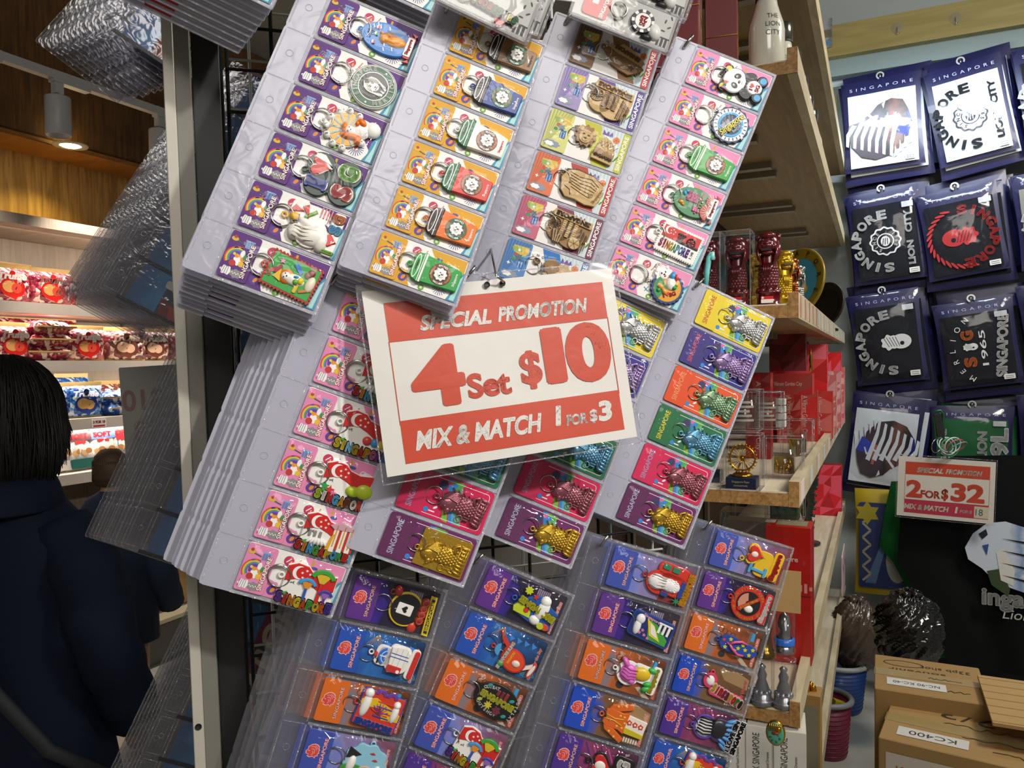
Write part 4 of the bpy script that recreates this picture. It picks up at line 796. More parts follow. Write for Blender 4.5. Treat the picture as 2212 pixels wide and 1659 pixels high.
def ch_sling():
    c = Ch(); c.p(ell(-2, -2, 11, 13.6, 28, -14), '#c8301e', 0, 3, .6); c.p(ell(-2, -2, 9.6, 12, 28, -14), '#dc4a24', 2.4, 3.6, .4); c.bl(-3, -6, 3.6, 4.4, 2, '#e8cfc0', 10, 3.4)
    c.p([(-6, -15), (-1, -16), (4, -22), (0, -23)], '#e8d8cc', 0, 3, .4); c.p(ell(-2, -23.4, 8.6, 2.8, rot=-10), '#cf4a3c', 0, 3, .5); c.p(ell(-2, -23.2, 6.6, 1.8, rot=-10), '#e6dccf', 2.6, 3.2, .2)
    c.p(line((6, 4), (14, 17), 4.4), '#cc3a24', 1, 4, .6); c.p(line((3, 9), (9, 8), 5.4), '#c8301e', .6, 3.8, .6); c.p(line((9, 14), (20, 22), 2.2), '#d8402c', 1, 3.4, .4); c.p(arcb(2, 14, 0, 6.4, 20, 180), '#4f9cd0', 2, 4.4, .4); c.bl(-10, 8, 4, 3.6, 4, '#3f9f4a', 0, 1.6)
    c.t('SINGAPORE SLING', 0, 7.6, '#f0ede6', 3.6, 1.2, wh=(30, 3.8), rot=-6, bold=.06, out='#b42a1c', ob=.14); c.t('SINGAPORE', 0, 1.4, '#e2b42a', 3.6, .4, wh=(13, 2.6), rot=-6); c.loop(2, 22, '#c8301e'); return c.done()
def ch_blackoval():
    c = Ch(); c.p(ell(0, 0, 21.4, 15, 36), '#161516', 0, 3, .6); W_ = rub('#e9e6de')
    c.b.arct('OUTEAT', 0, -17, 28, 122, 98, W_, 3.6, 3, .4, .04); c.b.arct('OUTPLAY', -18, 0, 36.4, 18, -14, W_, 3.4, 3, .4, .04); c.b.arct('OUTSHOP', 0, 16, 27, -122, -80, W_, 3.6, 3, .4, .04, True)
    c.t('SINGAPORE', 0, 1.4, '#d2cf3c', 3, 1.2, wh=(33, 6), bold=.07)
    for k, h in enumerate(('#7a2a2c', '#6a2430', '#8a3030')): c.p(rr(-2 + 4 * k, 7.6, 3, 5 + k, .4), h, 2.8, 3.8, .3)
    for x, y, h in ((-12, 10, '#2f8f8a'), (12, 7, '#2f8f8a'), (-14, -5, '#a9bc3a'), (12, -8, '#2f8f8a')): c.p(ell(x, y, 2.4, 1.4, rot=30), h, 2.8, 3.9, .3)
    c.p(wavy(-5, -6, 3, .9, 8), '#c9b83a', 2.8, 3.8, .2); c.p(wavy(4, -7, 3.6, .7, 6), '#6a2a34', 2.8, 3.8, .2); c.loop(-22, 5, '#161516'); return c.done()
def ch_landscape():
    c = Ch(); c.p(wavy(0, 2, 19, 1.2, 9, b=.85), '#8cc4d8', 0, 2.8, .5); c.p(ell(-8, -8, 12, 7), '#3f8f3a', 2, 3.6, .4); c.p(ell(10, -8, 8, 7), '#2f7f34', 2, 3.6, .4); c.p(arcb(3, -10, 0, 10, 20, 160), '#d2a08a', 2.6, 4.2, .4)
    for k in range(8): c.b.tube([(3, -10, 4.2), (3 + 9.4 * math.cos(R_(25 + 18 * k)), -10 + 9.4 * math.sin(R_(25 + 18 * k)), 4.3)], .45, rub('#b8806a'), 5)
    c.p([(-18, 12), (-6, 8), (-12, 4), (-18, 2)], '#20201c', 2.6, 3.4, .2); c.bl(-12, -2, 4, 8, 4, '#efece6', 0, 2.4); c.bl(12, -2, 3, 5, 4, '#efece6', 0, 2.4)
    for x, y in ((3, 11), (7, 6)): c.p([(x - 2.6, y), (x, y + 1.6), (x + 2.6, y + .4), (x, y - .6)], '#b8342c', 2.8, 3.6, .2)
    c.t('Gardens', 0, -14, '#f0ede6', 3, 1, wh=(24, 5), bold=.05, out='#2f5f2a', ob=.1); c.loop(0, 19, '#8cc4d8'); return c.done()
def ch_redmerlion():
    c = Ch(); R0 = '#cc3424'
    for P in (ell(-2, 8, 11, 12), rr(0, -4, 20, 24, 6), rr(12, -2, 12, 30, 5)): c.p(P, R0, 0, 2.6, .5)
    c.bl(-2, 10, 7.4, 8.4, 4.4, '#ece9e4', 0, 2); c.bl(-1, -2, 6.4, 11, 4, '#ece9e4', 0, 2)
    for k in range(5): c.b.tube([(-6 + 2.4 * k, 16, 4.4), (-7 + 2.8 * k, 9, 6), (-5 + 2.4 * k, 2, 5.6)], .5, rub('#c6c2bc'), 5)
    for j in range(5):
        for i in range(5): c.bl(-4.6 + 2 * i + (j % 2), 0 - 2 * j, 1.1, 1.1, .8, '#f4f2ee', 0, 5.0 - .1 * abs(i - 2) * abs(i - 2), None, 8, 2)
    c.p(rr(-1, -14, 15, 4.6, 1), '#27408f', 2, 4, .3); c.p(rr(14, 6, 5, 7, 1), '#2f7f5a', 2.4, 4, .3); c.p(rr(14, -3, 5, 7, 1), '#2f7f5a', 2.4, 4, .3); c.p(star(-12, -13, 5, 1.6, 7), '#2f7f5a', 1.6, 3.4, .2); c.p(rr(-10, 0, 4, 7, .6), '#27408f', 1.6, 4, .3)
    c.t('SINGAPORE', 1, -18.6, '#e0a81e', 2.4, 1.6, wh=(30, 6), bold=.07, out=R0, ob=.2); c.loop(0, 22, R0); return c.done()
def ch_bluetag():
    c = Ch(); c.p(rr(0, 0, 42, 25, 4), '#22408f', 0, 3, .6); c.p(rr(0, 0, 39, 22, 3), '#1a2f6c', 2.4, 3.2, .2); c.bl(-12.6, 5, 4.4, 5, 3, '#ecebe8', 0, 3); c.bl(-13, -3, 3.6, 7.6, 2.8, '#ecebe8', 4, 3)
    c.p([(-6, 8), (0, -10), (18, -10), (18, -4), (4, 6)], '#3f9c3a', 2.8, 3.5, .2); c.p([(-7, 8), (2, 4), (12, -8), (0, -6)], '#dcc83a', 3.2, 4.0, .2); c.p([(-3, 5.4), (2, 3), (9, -6), (1, -4)], '#e9e6d8', 3.6, 4.3, .2)
    for k in range(3): c.p(rr(7 + 4.4 * k, 4, 2.4, 9), '#ecebe8', 3, 4.2, .2); c.f(rr(9 + 4.4 * k, 4, 1.2, 9), '#141414', 3.3)
    c.p(rr(11.6, 9, 14, 1.6, .6), '#ecebe8', 3, 4.4, .2)
    for x, y in ((-7, -4), (-4, -7.6), (-9, -7), (0, -9)): c.p(star(x, y, 1.9, 1), '#d27a9c', 3, 3.8, .1)
    c.t('Singapore', -3, 9, '#d8a0b0', 3.2, .4, wh=(17, 3.6), rot=-6, bold=.02); c.loop(-22.6, 6, '#22408f'); return c.done()
def ch_pastel():
    c = Ch(); W_ = '#eeebe5'
    for P in (ell(-2, 9, 12, 12), rr(2, -5, 18, 24, 6), rr(0, -17, 28, 9, 3)): c.p(P, W_, 0, 2.4, .5)
    c.bl(-2, 9, 9.4, 9.4, 4, '#d86cc0', 0, 2); c.bl(7, 15, 3, 6, 4, '#d86cc0', -40, 2); c.bl(-8, 4, 3.4, 4, 4, '#d86cc0', 20, 2); c.bl(2, -3, 7, 9.4, 4, '#dcb81e', 10, 2)
    for k in range(4): c.b.tube([(-5 + 3 * k, 16, 5), (-7 + 3.2 * k, 9, 6), (-5 + 3 * k, 2, 5.4)], .55, rub('#b8489c'), 5)
    for x in (-10, -5, 9): c.bl(x, -12, 2.8, 4.6, 3, '#3fae4a', 20 * (x % 3), 2)
    c.t('Singapore', 0, -17, '#dcb81e', 2.4, 1, wh=(24, 5), bold=.05, out='#4a8f3a', ob=.1); c.loop(-2, 23, W_); return c.done()
def ch_dress():
    c = Ch(); O = '#d8641c'; c.p([(-6, 18), (6, 18), (9, 14), (8, 2), (10, -4), (-10, -4), (-8, 2), (-9, 14)], O, 0, 3.2, .7)
    c.p([(-8, 16), (-12, 14), (-19, -4), (-14, -6), (-8, 6)], O, 0, 3, .7); c.p([(8, 16), (12, 14), (19, -4), (14, -6), (8, 6)], O, 0, 3, .7)
    c.p([(-8.6, -2), (8.6, -2), (8, -22), (-8, -22)], '#e8dfd2', 0, 2.8, .5); c.p([(-8.6, -4), (-3, -3), (-4, -22), (-8, -22)], '#c9b41e', 2, 3.3, .2)
    for k in range(3): c.p(star(2.4, -6 - 5.6 * k, 2.8, 2), '#c8442c', 2.6, 3.5, .2); c.f(ell(2.4, -6 - 5.6 * k, 1), '#e8dfd2', 3.55)
    for x, y in ((-5, 4), (5, 4), (-5, -1), (5, 0), (-15, 3), (15, 3), (-12, 9), (12, 9), (0, -2)): c.bl(x, y, 1.2, 1.2, .8, '#e6b43a', 0, 3)
    c.b.tube([(-2, 17, 3.2), (-1, 8, 3.5), (-3, 0, 3.4)], .5, rub('#e6b43a'), 5); c.b.tube([(2, 17, 3.2), (1, 8, 3.5), (3, 0, 3.4)], .5, rub('#e6b43a'), 5); c.f(ell(0, 17, 1.3), '#2a1a10', 3.3); c.loop(0, 20.6, O); return c.done()
def ch_blackheart():
    c = Ch(); K = '#191718'; c.p(heart(0, 10, 11.5), K, 0, 2.8, .5); c.p(rr(0, -9, 30, 18, 4), K, 0, 2.8, .5); c.p(heart(0, 10.6, 9.4), '#c42a26', 2.2, 4, .6); c.bl(0, 11, 4.4, 5, 1.6, '#ece6da', 0, 3.8)
    c.t('I', -10, -8, '#ece9e2', 2.8, 1.2, wh=(3.6, 12), bold=.08); c.t('SG', 4, -8, '#ece9e2', 2.8, 1.2, wh=(16, 12), bold=.08); c.loop(0, 22, K); return c.done()
def ch_iheart():
    c = Ch(); Y = '#e0b41e'
    for P in (heart(4, 9, 11), rr(-2, -2, 26, 16, 5), rr(0, -15, 30, 10, 4)): c.p(P, Y, 0, 2.6, .6)
    c.p(heart(4.4, 9.6, 8.6), '#cc2f26', 2.2, 4, .7); c.bl(4.4, 10, 3, 3.6, 1.4, '#ecd8cc', 10, 3.8); c.p(rr(-9.6, 2, 3, 15, .6), '#4fa0cc', 2.4, 4.4, .4); c.p(rr(-9.6, 9.4, 10, 2.8, 1), '#4fa0cc', 2.4, 4.4, .4); c.p(rr(-9.6, -6, 10, 2.8, 1), '#4fa0cc', 2.4, 4.4, .4)
    c.t('Singapore', 0, -14.6, '#c8281e', 2.6, 1.4, wh=(28, 7), bold=.08); c.loop(-4, 20, Y); return c.done()
def ch_nosmoke():
    c = Ch(); R0 = '#c8281e'; c.p(ell(0, 2, 18, n=36), R0, 0, 2.8, .5); c.p(ell(0, 2, 12.6, n=30), '#1b1616', 2, 3.2, .2); c.b.arct('NO SMOKING IN PROHIBITIVE AREA', 0, 2, 15.4, 250, -60, rub('#e6c03a'), 3.0, 2.9, .3, .04)
    c.p(arcb(0, 2, 3, 11, 20, 150), '#c98a70', 3, 3.5, .2); c.bl(-5, 0, 4, 5, 2.4, '#ece8e0', 0, 3); c.p(line((-9, 11), (9, -7), 3.4), R0, 3.2, 4.6, .3); c.t('$1000 FINE', 0, 2, '#e6c03a', 4.6, .3, wh=(20, 2.4), rot=-45, bold=.04)
    c.p(rr(1, -16.4, 33, 7.6, 3), R0, 1, 3.6, .5); c.t('Singapore', 1, -16.2, '#f2efe8', 3.4, 1, wh=(29, 7), bold=.06); c.loop(0, 21.6, R0); return c.done()
def ch_flipflop():
    c = Ch(); P = [(-8, 18), (-3, 22), (4, 21.6), (9, 16), (9.4, 8), (7, -2), (7.6, -12), (6, -19), (0, -22.4), (-6, -19), (-7.6, -12), (-7, -2), (-9.4, 8)]
    c.p(P, '#23489c', 0, 3.4, .9)
    for x, y in ((-5, 14), (5, 11), (-5, 3), (0, -8), (4, -4), (-3.6, -14), (3, -16), (-1, 0)): c.p(star(x, y, 2.6, 1.5), '#cdc632', 3.2, 4.0, .2)
    c.p(star(2, 18, 2.4, 1.2), '#d2406a', 3.2, 4, .2); Pk = rub('#d4568a')
    c.b.tube([(0, 14, 3), (0, 11, 5), (-4, 6, 6), (-7.4, -1, 5.6), (-6.6, -8, 4)], [1.2, 1.5, 1.5, 1.4, 1.2], Pk, 7); c.b.tube([(0, 11, 5), (4.6, 6, 6), (7.4, -1, 5.6), (6.4, -8, 4)], [1.5, 1.5, 1.4, 1.2], Pk, 7); c.loop(0, 24, '#23489c'); return c.done()
def ch_word():
    c = Ch(); P = '#d83a5e'; c.p(rr(4, -4, 38, 11, 4), P, 0, 2.6, .5); c.p(ell(-17, 4, 7.4, 8), P, 0, 2.6, .5); c.bl(-17, 4, 4.6, 5.6, 2.6, '#eee9e6', 10, 2)
    c.multi('Singapore', 5, -3.4, ['#dcc02c', '#d2483a', '#cc2f26', '#b02a5a', '#7a3f2c', '#dca82c', '#cc2f26', '#3f8f3a', '#3a2c24'], 36, 9, 2.4, 1.6, '#f0d4da', -8, .07); c.loop(-18, 13, P); return c.done()
def ch_bwmerlion():
    c = Ch(); c.p(ell(-2, 9, 11.6, 11), '#5a3f9c', 0, 2.4, .5); c.p(rr(0, -6, 22, 16, 6), '#3a2f5c', 0, 2.4, .5); c.bl(-2, 9, 9.4, 9, 3, '#ecebe9', 0, 2)
    for k in range(6): c.b.tube([(-7 + 2.6 * k, 16, 4), (-8 + 3 * k, 9, 5), (-6 + 2.8 * k, 2, 4.4)], .8, rub('#1a191b'), 5)
    c.bl(1, -4, 9, 9, 3.6, '#201f22', 0, 2)
    for k in range(7): c.bl(-13 + 4.2 * k, -13 + 2 * (k % 2), 1.8, 5, 3, '#4f90c8', -30 + 10 * k, 1.6)
    c.t('I LOVE SIN', 0, -18, '#151416', 2, .8, wh=(30, 5), bold=.06, out='#ecebe9', ob=.14); c.t('SINGAPORE', 0, -24, '#151416', 2, .8, wh=(32, 5), bold=.06, out='#ecebe9', ob=.14); c.loop(-4, 20, '#5a3f9c'); return c.done()

# ================================================================ the display rack
def pose(ox, oy, oz, az, lean, roll, s=1.0):
    az, lean, roll = R_(az), R_(lean), R_(roll)
    u = Vector((math.sin(az), math.cos(az), 0)); n = Vector((math.cos(az), -math.sin(az), 0)); v = Vector((0, 0, 1))
    n2 = n * math.cos(lean) + v * math.sin(lean); v2 = v * math.cos(lean) - n * math.sin(lean)
    x = u * math.cos(roll) + v2 * math.sin(roll); y = -u * math.sin(roll) + v2 * math.cos(roll)
    O = Vector((0, 0, EYE)) + (Vector((ox, oy, oz)) - Vector((0, 0, EYE))) * s
    return frame(O, x, y, n2) @ Matrix.Scale(s, 4)
PAZ = R_(72); PROLL = R_(1.2)
pu = Vector((math.sin(PAZ) * math.cos(PROLL), math.cos(PAZ) * math.cos(PROLL), math.sin(PROLL))); pn = Vector((math.cos(PAZ), -math.sin(PAZ), 0)); pv = pn.cross(pu)
PO = U(520, 829, .80)
rack = thing('display_rack', 'grey metal display rack post with black and white wire grids behind the keychain pages', 'display rack', frame(PO - pv * 1.45, pu, pv, pn))
RM = frame((0, 0, 1.45), (1, 0, 0), (0, 1, 0), (0, 0, 1))
g = MB()
BLK = mat('#17181a', .35, .3); WHT = mat('#b9b9b4', .4)
x0, x1, zb, zt = .0, .515, -1.35, .75
for i in range(12): x = i * .0445; g.tube([(x, zb, 0), (x, zt, 0)], .0021, BLK, 6)
k = 0
y = zb + .02
while y < zt: g.tube([(x0, y, .0035), (x1, y, .0035)], .0017, BLK, 5); y += .0435
g.build('black_wire_grid', rack, Matrix.Translation((0, 1.45, 0)))
g = MB()
for i in range(9): x = .022 + i * .06; g.tube([(x, zb, -.055), (x, zt, -.055)], .0018, WHT, 5)
y = zb + .03
while y < zt: g.tube([(x0, y, -.052), (x1, y, -.052)], .0015, WHT, 5); y += .054
g.build('white_wire_grid', rack, Matrix.Translation((0, 1.45, 0)))
PT = zt - .02
g = MB(); g.box((-.052, (zb + .42) / 2, .035), (.010, .42 - zb, .010), mat('#b9b4a8', .45, .1), None, .0012);  # post face with the light falling on it painted in as a paler tone
g.build('lit_post_face', rack, Matrix.Translation((0, 1.45, 0)))
g = MB(); g.box((-.040, (zb + .42) / 2, .030), (.0145, .42 - zb, .012), mat('#77746c', .5, .1), None, .001)  # same post, the shade on this face painted in as a darker grey
g.lathe([(.0, 0), (.0032, 0), (.0032, .0008)], mat('#0c0c0c', .8), 12, Matrix.Translation((-.052, -.335, .0402)))
g.build('shaded_post_face', rack, Matrix.Translation((0, 1.45, 0)))
g = MB(); g.box((-.0195, (zb + .41) / 2, .020), (.026, .41 - zb, .012), mat('#1b1b1a', .5, .1), None, .001); g.tube([(-.006, zb, .01), (-.006, .41, .01)], .0022, BLK, 6)
g.build('black_post', rack, Matrix.Translation((0, 1.45, 0)))
g = MB(); g.box((.22, zb + .01, -.02), (.6, .03, .12), BLK, None, .004); g.box((.22, zb + .01, -.02), (.10, .02, .5), BLK, None, .004);
g.build('base_foot', rack, Matrix.Translation((0, 1.45, 0)))

POSES = {
    'A': (-0.1556, 0.6938, 1.8354, 79.6, 7.5, -21.2), 'B': (-0.0453, 0.7591, 1.8479, 79.6, 5.7, -20.1),
    'C': (0.0733, 0.7929, 1.8508, 84.7, 3.3, -19.1), 'D': (0.2041, 0.8341, 1.8413, 90.3, 5.5, -23.2),
    'E': (-0.1391, 0.6590, 1.5738, 72.8, -3.1, -21.3), 'F': (-0.0270, 0.7275, 1.5859, 79.9, 1.8, -22.3),
    'G': (0.0874, 0.8106, 1.5815, 78.4, 3.7, -24.4), 'H': (0.2188, 0.8625, 1.5863, 79.3, 2.1, -24.3),
    'I': (-0.1526, 0.7330, 1.3064, 74.8, 0.0, -18.1), 'J': (-0.0249, 0.7672, 1.3053, 86.3, 2.6, -24.5),
    'K': (0.1043, 0.7969, 1.3161, 89.3, 3.5, -17.7), 'L': (0.2345, 0.8854, 1.3126, 89.2, 2.9, -17.8)}
SCL = {'B': .92, 'E': 1.05}
PUR, YEL, PNK = '#5a2a78', '#d9a01a', '#e48ab4'
pgM = {k: pose(*v, SCL.get(k, 1.0)) for k, v in POSES.items()}
PL = {'A': 'white-backed pocket page of purple keychain cards, leftmost of the upper row', 'B': 'white-backed pocket page of yellow keychain cards holding takeaway cup charms', 'C': 'white-backed pocket page of wooden charm cards in the upper row', 'D': 'white-backed pocket page of pink keychain cards at the upper right, panda on top',
      'E': 'pocket page of pink flag-charm cards at lower left beside the grey post', 'F': 'pocket page mostly hidden by the big price sign, gold plaque keychain at its bottom', 'G': 'pocket page of metal lion-fish keychains half hidden behind the big price sign', 'H': 'pocket page of six metal lion-fish keychains, rightmost, fully visible beside the souvenir shelf',
      'I': 'clear pocket page of photo-backed keychain cards, leftmost of the bottom row', 'J': 'clear pocket page of photo-backed cards holding the cocktail and black oval charms', 'K': 'clear pocket page of photo-backed cards holding the orange dress charm', 'L': 'clear pocket page of photo-backed cards holding the flip-flop charm'}
NROW = {k: (6 if k in 'ABCDEFGH' else (6 if k in 'KL' else 5)) for k in POSES}
for k, M in pgM.items(): page('a' if k in 'ABCDEFGH' else 'c', NROW[k], M, PL[k])
P_, W2 = Pp, Pc
# purple cards
A_ = [(ch_oval, 'blue oval charm with an orange lion-fish and a red Singapore banner on a purple card', 0), (ch_roundel, 'green and black round lion badge charm on a purple card', -14), (ch_wheel, 'white and orange lion-fish charm before a yellow observation wheel on a purple card', 0), (ch_isg, 'dark green I love SG letter charm with red and white heart, purple card', 0), (ch_reclining, 'white reclining lion-fish charm with coloured I love SG letters on a purple card', 0), (ch_stamp, 'green stamp-shaped charm with orange border and a lion on a purple card', -6)]
for i, (f_, l, tl) in enumerate(A_): card(pgM['A'], i, P_, 'rainbow', PUR, PUR, f_, l, at=(62, -24), tilt=tl, group='purple keychain cards')
B_ = [('#8a6136', '#2a1a14', '#1d6b46', None, 'brown takeaway cup charm with dark lid on a yellow card', '#2b1c12'), ('#24418c', '#2a1a14', '#1d6b46', None, 'blue takeaway cup charm with dark lid on a yellow card', '#e9e6e0'), ('#e6e2d8', '#1c6b42', '#6b4428', None, 'white takeaway cup charm with green lid on a yellow card', '#cc2f26'), ('#cf2a1c', '#1c6b42', '#6b4428', None, 'red takeaway cup charm with green lid on a yellow card', '#ecd8d0'), ('#e2701a', '#331d14', '#1d6b46', None, 'orange takeaway cup charm with dark lid on a yellow card', '#f4ede2'), ('#2f9c44', '#2f9c44', '#6b4428', '#efece5', 'green takeaway cup charm on a yellow card, overlapping the big price sign', '#e8f0e2')]
for i, (bd, ld, bg, bn, l, tx) in enumerate(B_): card(pgM['B'], i, P_, 'rainbow', YEL, YEL, cup(bd, ld, bg, txt=tx, band=bn), l, at=(60, -24), tilt=-2, group='yellow takeaway-cup keychain cards')
C_ = [(ch_woodmap, '#7a5630', '#b3261e', '#8a6238', '#4a341e', 'wooden island-map charm on a card with brown header'), (lambda: ch_woodcity(0), '#9a8cb8', '#4a3688', '#5a4490', '#7a6aa8', 'wooden skyline charm with Ferris wheel on a card with purple stripe'), (ch_woodlion, '#cfcf7a', '#b6b92a', '#b9b82a', '#aab060', 'wooden lion-face charm on a card with lime stripe'), (ch_woodhead, '#d8714a', '#b3261e', '#b03a28', '#c05a38', 'wooden lion-head plate charm on a card with red stripe'), (lambda: ch_woodcity(1), '#c0627a', '#6e2444', '#7a3050', '#a84a66', 'dark wooden skyline charm on a card with maroon stripe'), (ch_woodplain, '#4a80b8', '#2a5f9c', '#1f6fb4', '#3a6aa0', 'wooden charm on a blue card half hidden by the price sign')]
def wcard(i, f_, hc, rc, dc, hk, l):
    M = pgM['C'] @ Matrix.Translation((0, -i * P_ * MM, .0003)); t = thing('keychain_card', l, 'keychain', M, 'wooden keychain cards')
    put('header_card', header_mesh('map', hc, hk), t); put('backing_card', back_mesh('wood', rc, dc), t); put('key_ring', ring_mesh(1), t)
    c = f_(); o = put('charm', c[0], t, fit_charm(c[0], -5, 49, 35, 78))
    for nm, me in c[1:]: put(nm, me, o)
for i, (f_, hc, rc, dc, hk, l) in enumerate(C_): wcard(i, f_, hc, rc, dc, hk, l)
D_ = [(ch_panda, 'panda charm with a red bow on a pink card', 90, 0), (ch_badge, 'navy and white round badge charm with yellow Singapore script on a pink card', 90, -30), (lambda: cup('#2f9c34', '#2f9c34', '#6b4428', band='#efece5', txt='#e8f0e2'), 'green takeaway cup charm on a pink card', 90, -4), (ch_garden, 'green oval charm with pink blossoms and red domes on a pink card', 90, 0), (ch_stampflag, 'stamp-shaped red and white flag charm with rainbow letters on a pink card', 0, -3), (ch_cap, 'blue bottle-cap charm with a white lion on a pink card', 90, -50)]
for i, (f_, l, r, tl) in enumerate(D_): card(pgM['D'], i, P_, 'rainbow', PNK, PNK, f_, l, rot=r, tilt=tl, at=(61, -24), group='pink keychain cards at the upper right')
E_ = [(0, 'flag charm on a pink card, topmost behind the left edge of the price sign'), (1, 'flag charm on a pink card, second down behind the left edge of the price sign'), (0, 'flag charm with coloured balls on a pink card, partly behind the price sign'), (3, 'flag charm with yellow-green durian on a pink card'), (1, 'flag charm with hotel towers and white lotus on a pink card'), (2, 'flag charm with three fan-shaped trees on a pink card, lowest of its page')]
for i, (kk, l) in enumerate(E_): card(pgM['E'], i, P_, 'rainbow', PNK, PNK, (lambda kk=kk: ch_flag(kk)), l, rot=0, at=(62, -23), tilt=2, scale=1.05, group='pink keychain cards with flag charms')
MC6 = [('#e0c814', '#dcc412', '#b9401e', '#c9c9c8', 'silver', 'yellow'), ('#2a2280', '#352a78', '#c04a5a', '#a58bbd', 'lilac', 'blue'), ('#e0521a', '#dc4c1a', '#e0905a', '#8fb08a', 'pale green', 'orange'), ('#1c6b40', '#1e6a3c', '#d2c22a', '#6fa9c8', 'pale blue', 'green'), ('#d21450', '#cc1f52', '#9a8fae', '#a86470', 'rose', 'pink'), ('#6a1f5c', '#5f2452', '#a9adc8', '#c9a032', 'gold', 'purple')]
for k in 'FGH':
    for i, (bc, hc, ik, mc, mn, cn) in enumerate(MC6):
        if (k == 'F' and i < 3) or (k == 'G' and i == 2): continue
        wh = {'H': 'rightmost page', 'G': 'half behind the price sign', 'F': 'page under the big price sign'}[k]
        pq = (k == 'F' and i == 5)
        if pq: l = 'gold plaque keychain with lion-fish and wheel on a purple card under the price sign'
        else: l = '%s metal lion-fish charm on a %s card, %s' % (mn, cn, wh)
        card(pgM[k], i, P_, 'metal', bc, hc, merlion(mc, plaque=pq), l, ink=ik, at=(61, -25), tilt=-4 + 3 * (i % 2), ring=1, group='metal lion-fish keychain cards', scale=.98)
def hc(c): return {'p': '#5c2a86', 'b': '#1f4fb0', 'o': '#dd6a14', 'v': '#3c4fa8', 'r': '#1446b8', 'm': '#4a2a8a'}[c]
I_ = [('p', 'indigo', ch_casino, 'casino chip charm on a purple photo card', 90, 'Sentosa Merlion'), ('b', 'bay', ch_boat, 'white ship-shaped charm with blue dome on a blue photo card', 90, 'Gardens by the Bay'), ('o', 'sunset', ch_collage, 'red, yellow and violet skyline charm on an orange photo card, left page', 0, 'sentosa'), ('v', 'sky', ch_landscape, 'pale blue garden scene charm on a violet-blue photo card at the bottom edge', 0, 'changi airport'), ('m', 'plum', ch_blackheart, 'dark charm on a violet photo card below the frame edge, left page', 90, 'Singapore')]
J_ = [('p', 'indigo', ch_map, 'blue and yellow map charm with a white lion-fish on a purple photo card', 0, 'sentosa Merlion'), ('b', 'bay', ch_sling, 'red cocktail glass charm on a blue photo card', 90, 'Gardens by the Bay'), ('o', 'sunset', ch_blackoval, 'black oval charm with yellow lettering on an orange photo card', 0, 'sentosa'), ('v', 'sky', lambda: ch_flag(2), 'flag charm with fan-shaped trees on a violet-blue photo card', 0, 'changi airport'), ('m', 'plum', ch_roundel, 'round charm on a violet photo card at the bottom edge, second page', 90, 'Singapore')]
K_ = [('v', 'sky', ch_redmerlion, 'white lion-fish charm with red outline on a violet-blue photo card', 90, 'changi airport'), ('p', 'indigo', ch_bluetag, 'blue rectangular charm with a white lion-fish and towers on a purple photo card', 0, 'Sentosa Merlion'), ('o', 'sunset', ch_pastel, 'pink and yellow lion-fish charm on an orange photo card', 90, 'sentosa'), ('r', 'resort', ch_dress, 'orange kebaya dress charm on a blue photo card', 90, 'Resort World'), ('m', 'plum', ch_blackheart, 'black heart charm with white letters on a violet photo card', 90, 'Singapore'), ('b', 'bay', ch_collage, 'skyline charm on a blue photo card below the black heart charm', 0, 'Gardens by the Bay')]
L_ = [('v', 'sky', ch_iheart, 'yellow I love Singapore charm with red heart on a violet-blue photo card', 90, 'changi airport'), ('p', 'indigo', ch_nosmoke, 'red and black no-smoking roundel charm on a purple photo card', 90, 'sentosa Merlion'), ('o', 'sunset', ch_flipflop, 'blue flip-flop charm with pink strap on an orange photo card', 90, 'sentosa'), ('r', 'resort', ch_word, 'pink-edged rainbow Singapore word charm on a blue photo card', 0, 'Resort World'), ('m', 'plum', ch_bwmerlion, 'black and white lion-fish charm on a violet photo card', 90, 'Singapore'), ('b', 'bay', ch_collage, 'red and violet skyline charm on a blue photo card at the bottom right', 0, 'Gardens by the Bay')]
for k, S in (('I', I_), ('J', J_), ('K', K_), ('L', L_)):
    for i, (h_, ph, f_, l, r, wd) in enumerate(S[:NROW[k]]): card(pgM[k], i, Pc, 'photo', ph, hc(h_), f_, l, rot=r, words=wd, at=(60, -24), tilt=-8 if r == 0 else -6, ring=1, scale=.94, group='photo-backed keychain cards')

# ---------------------------------------------------------------- pages stacked behind, hooks
SKN = {'A': 9, 'B': 6, 'C': 6, 'D': 7, 'E': 8, 'F': 3, 'G': 4, 'H': 6, 'I': 6, 'J': 5, 'K': 5, 'L': 5}
SKD = {'A': (-.0010, -.0030), 'B': (-.0006, -.0026), 'C': (-.0008, -.0026), 'D': (-.0004, -.0030), 'E': (-.0042, -.0006), 'F': (-.001, -.001), 'G': (-.0016, -.0006), 'H': (-.0012, -.0012), 'I': (-.0050, -.0010), 'J': (-.0046, -.0004), 'K': (-.0044, -.0004), 'L': (-.0034, -.0004)}
SKC = {'A': [PUR], 'B': [YEL], 'C': ['#8a6238', '#5a4490', '#b9b82a', '#b03a28', '#7a3050', '#1f6fb4'], 'D': [PNK], 'E': [PNK], 'F': [m[0] for m in MC6], 'G': [m[0] for m in MC6], 'H': [m[0] for m in MC6], 'I': [hc(c[0]) for c in I_], 'J': [hc(c[0]) for c in J_], 'K': [hc(c[0]) for c in K_], 'L': [hc(c[0]) for c in L_]}
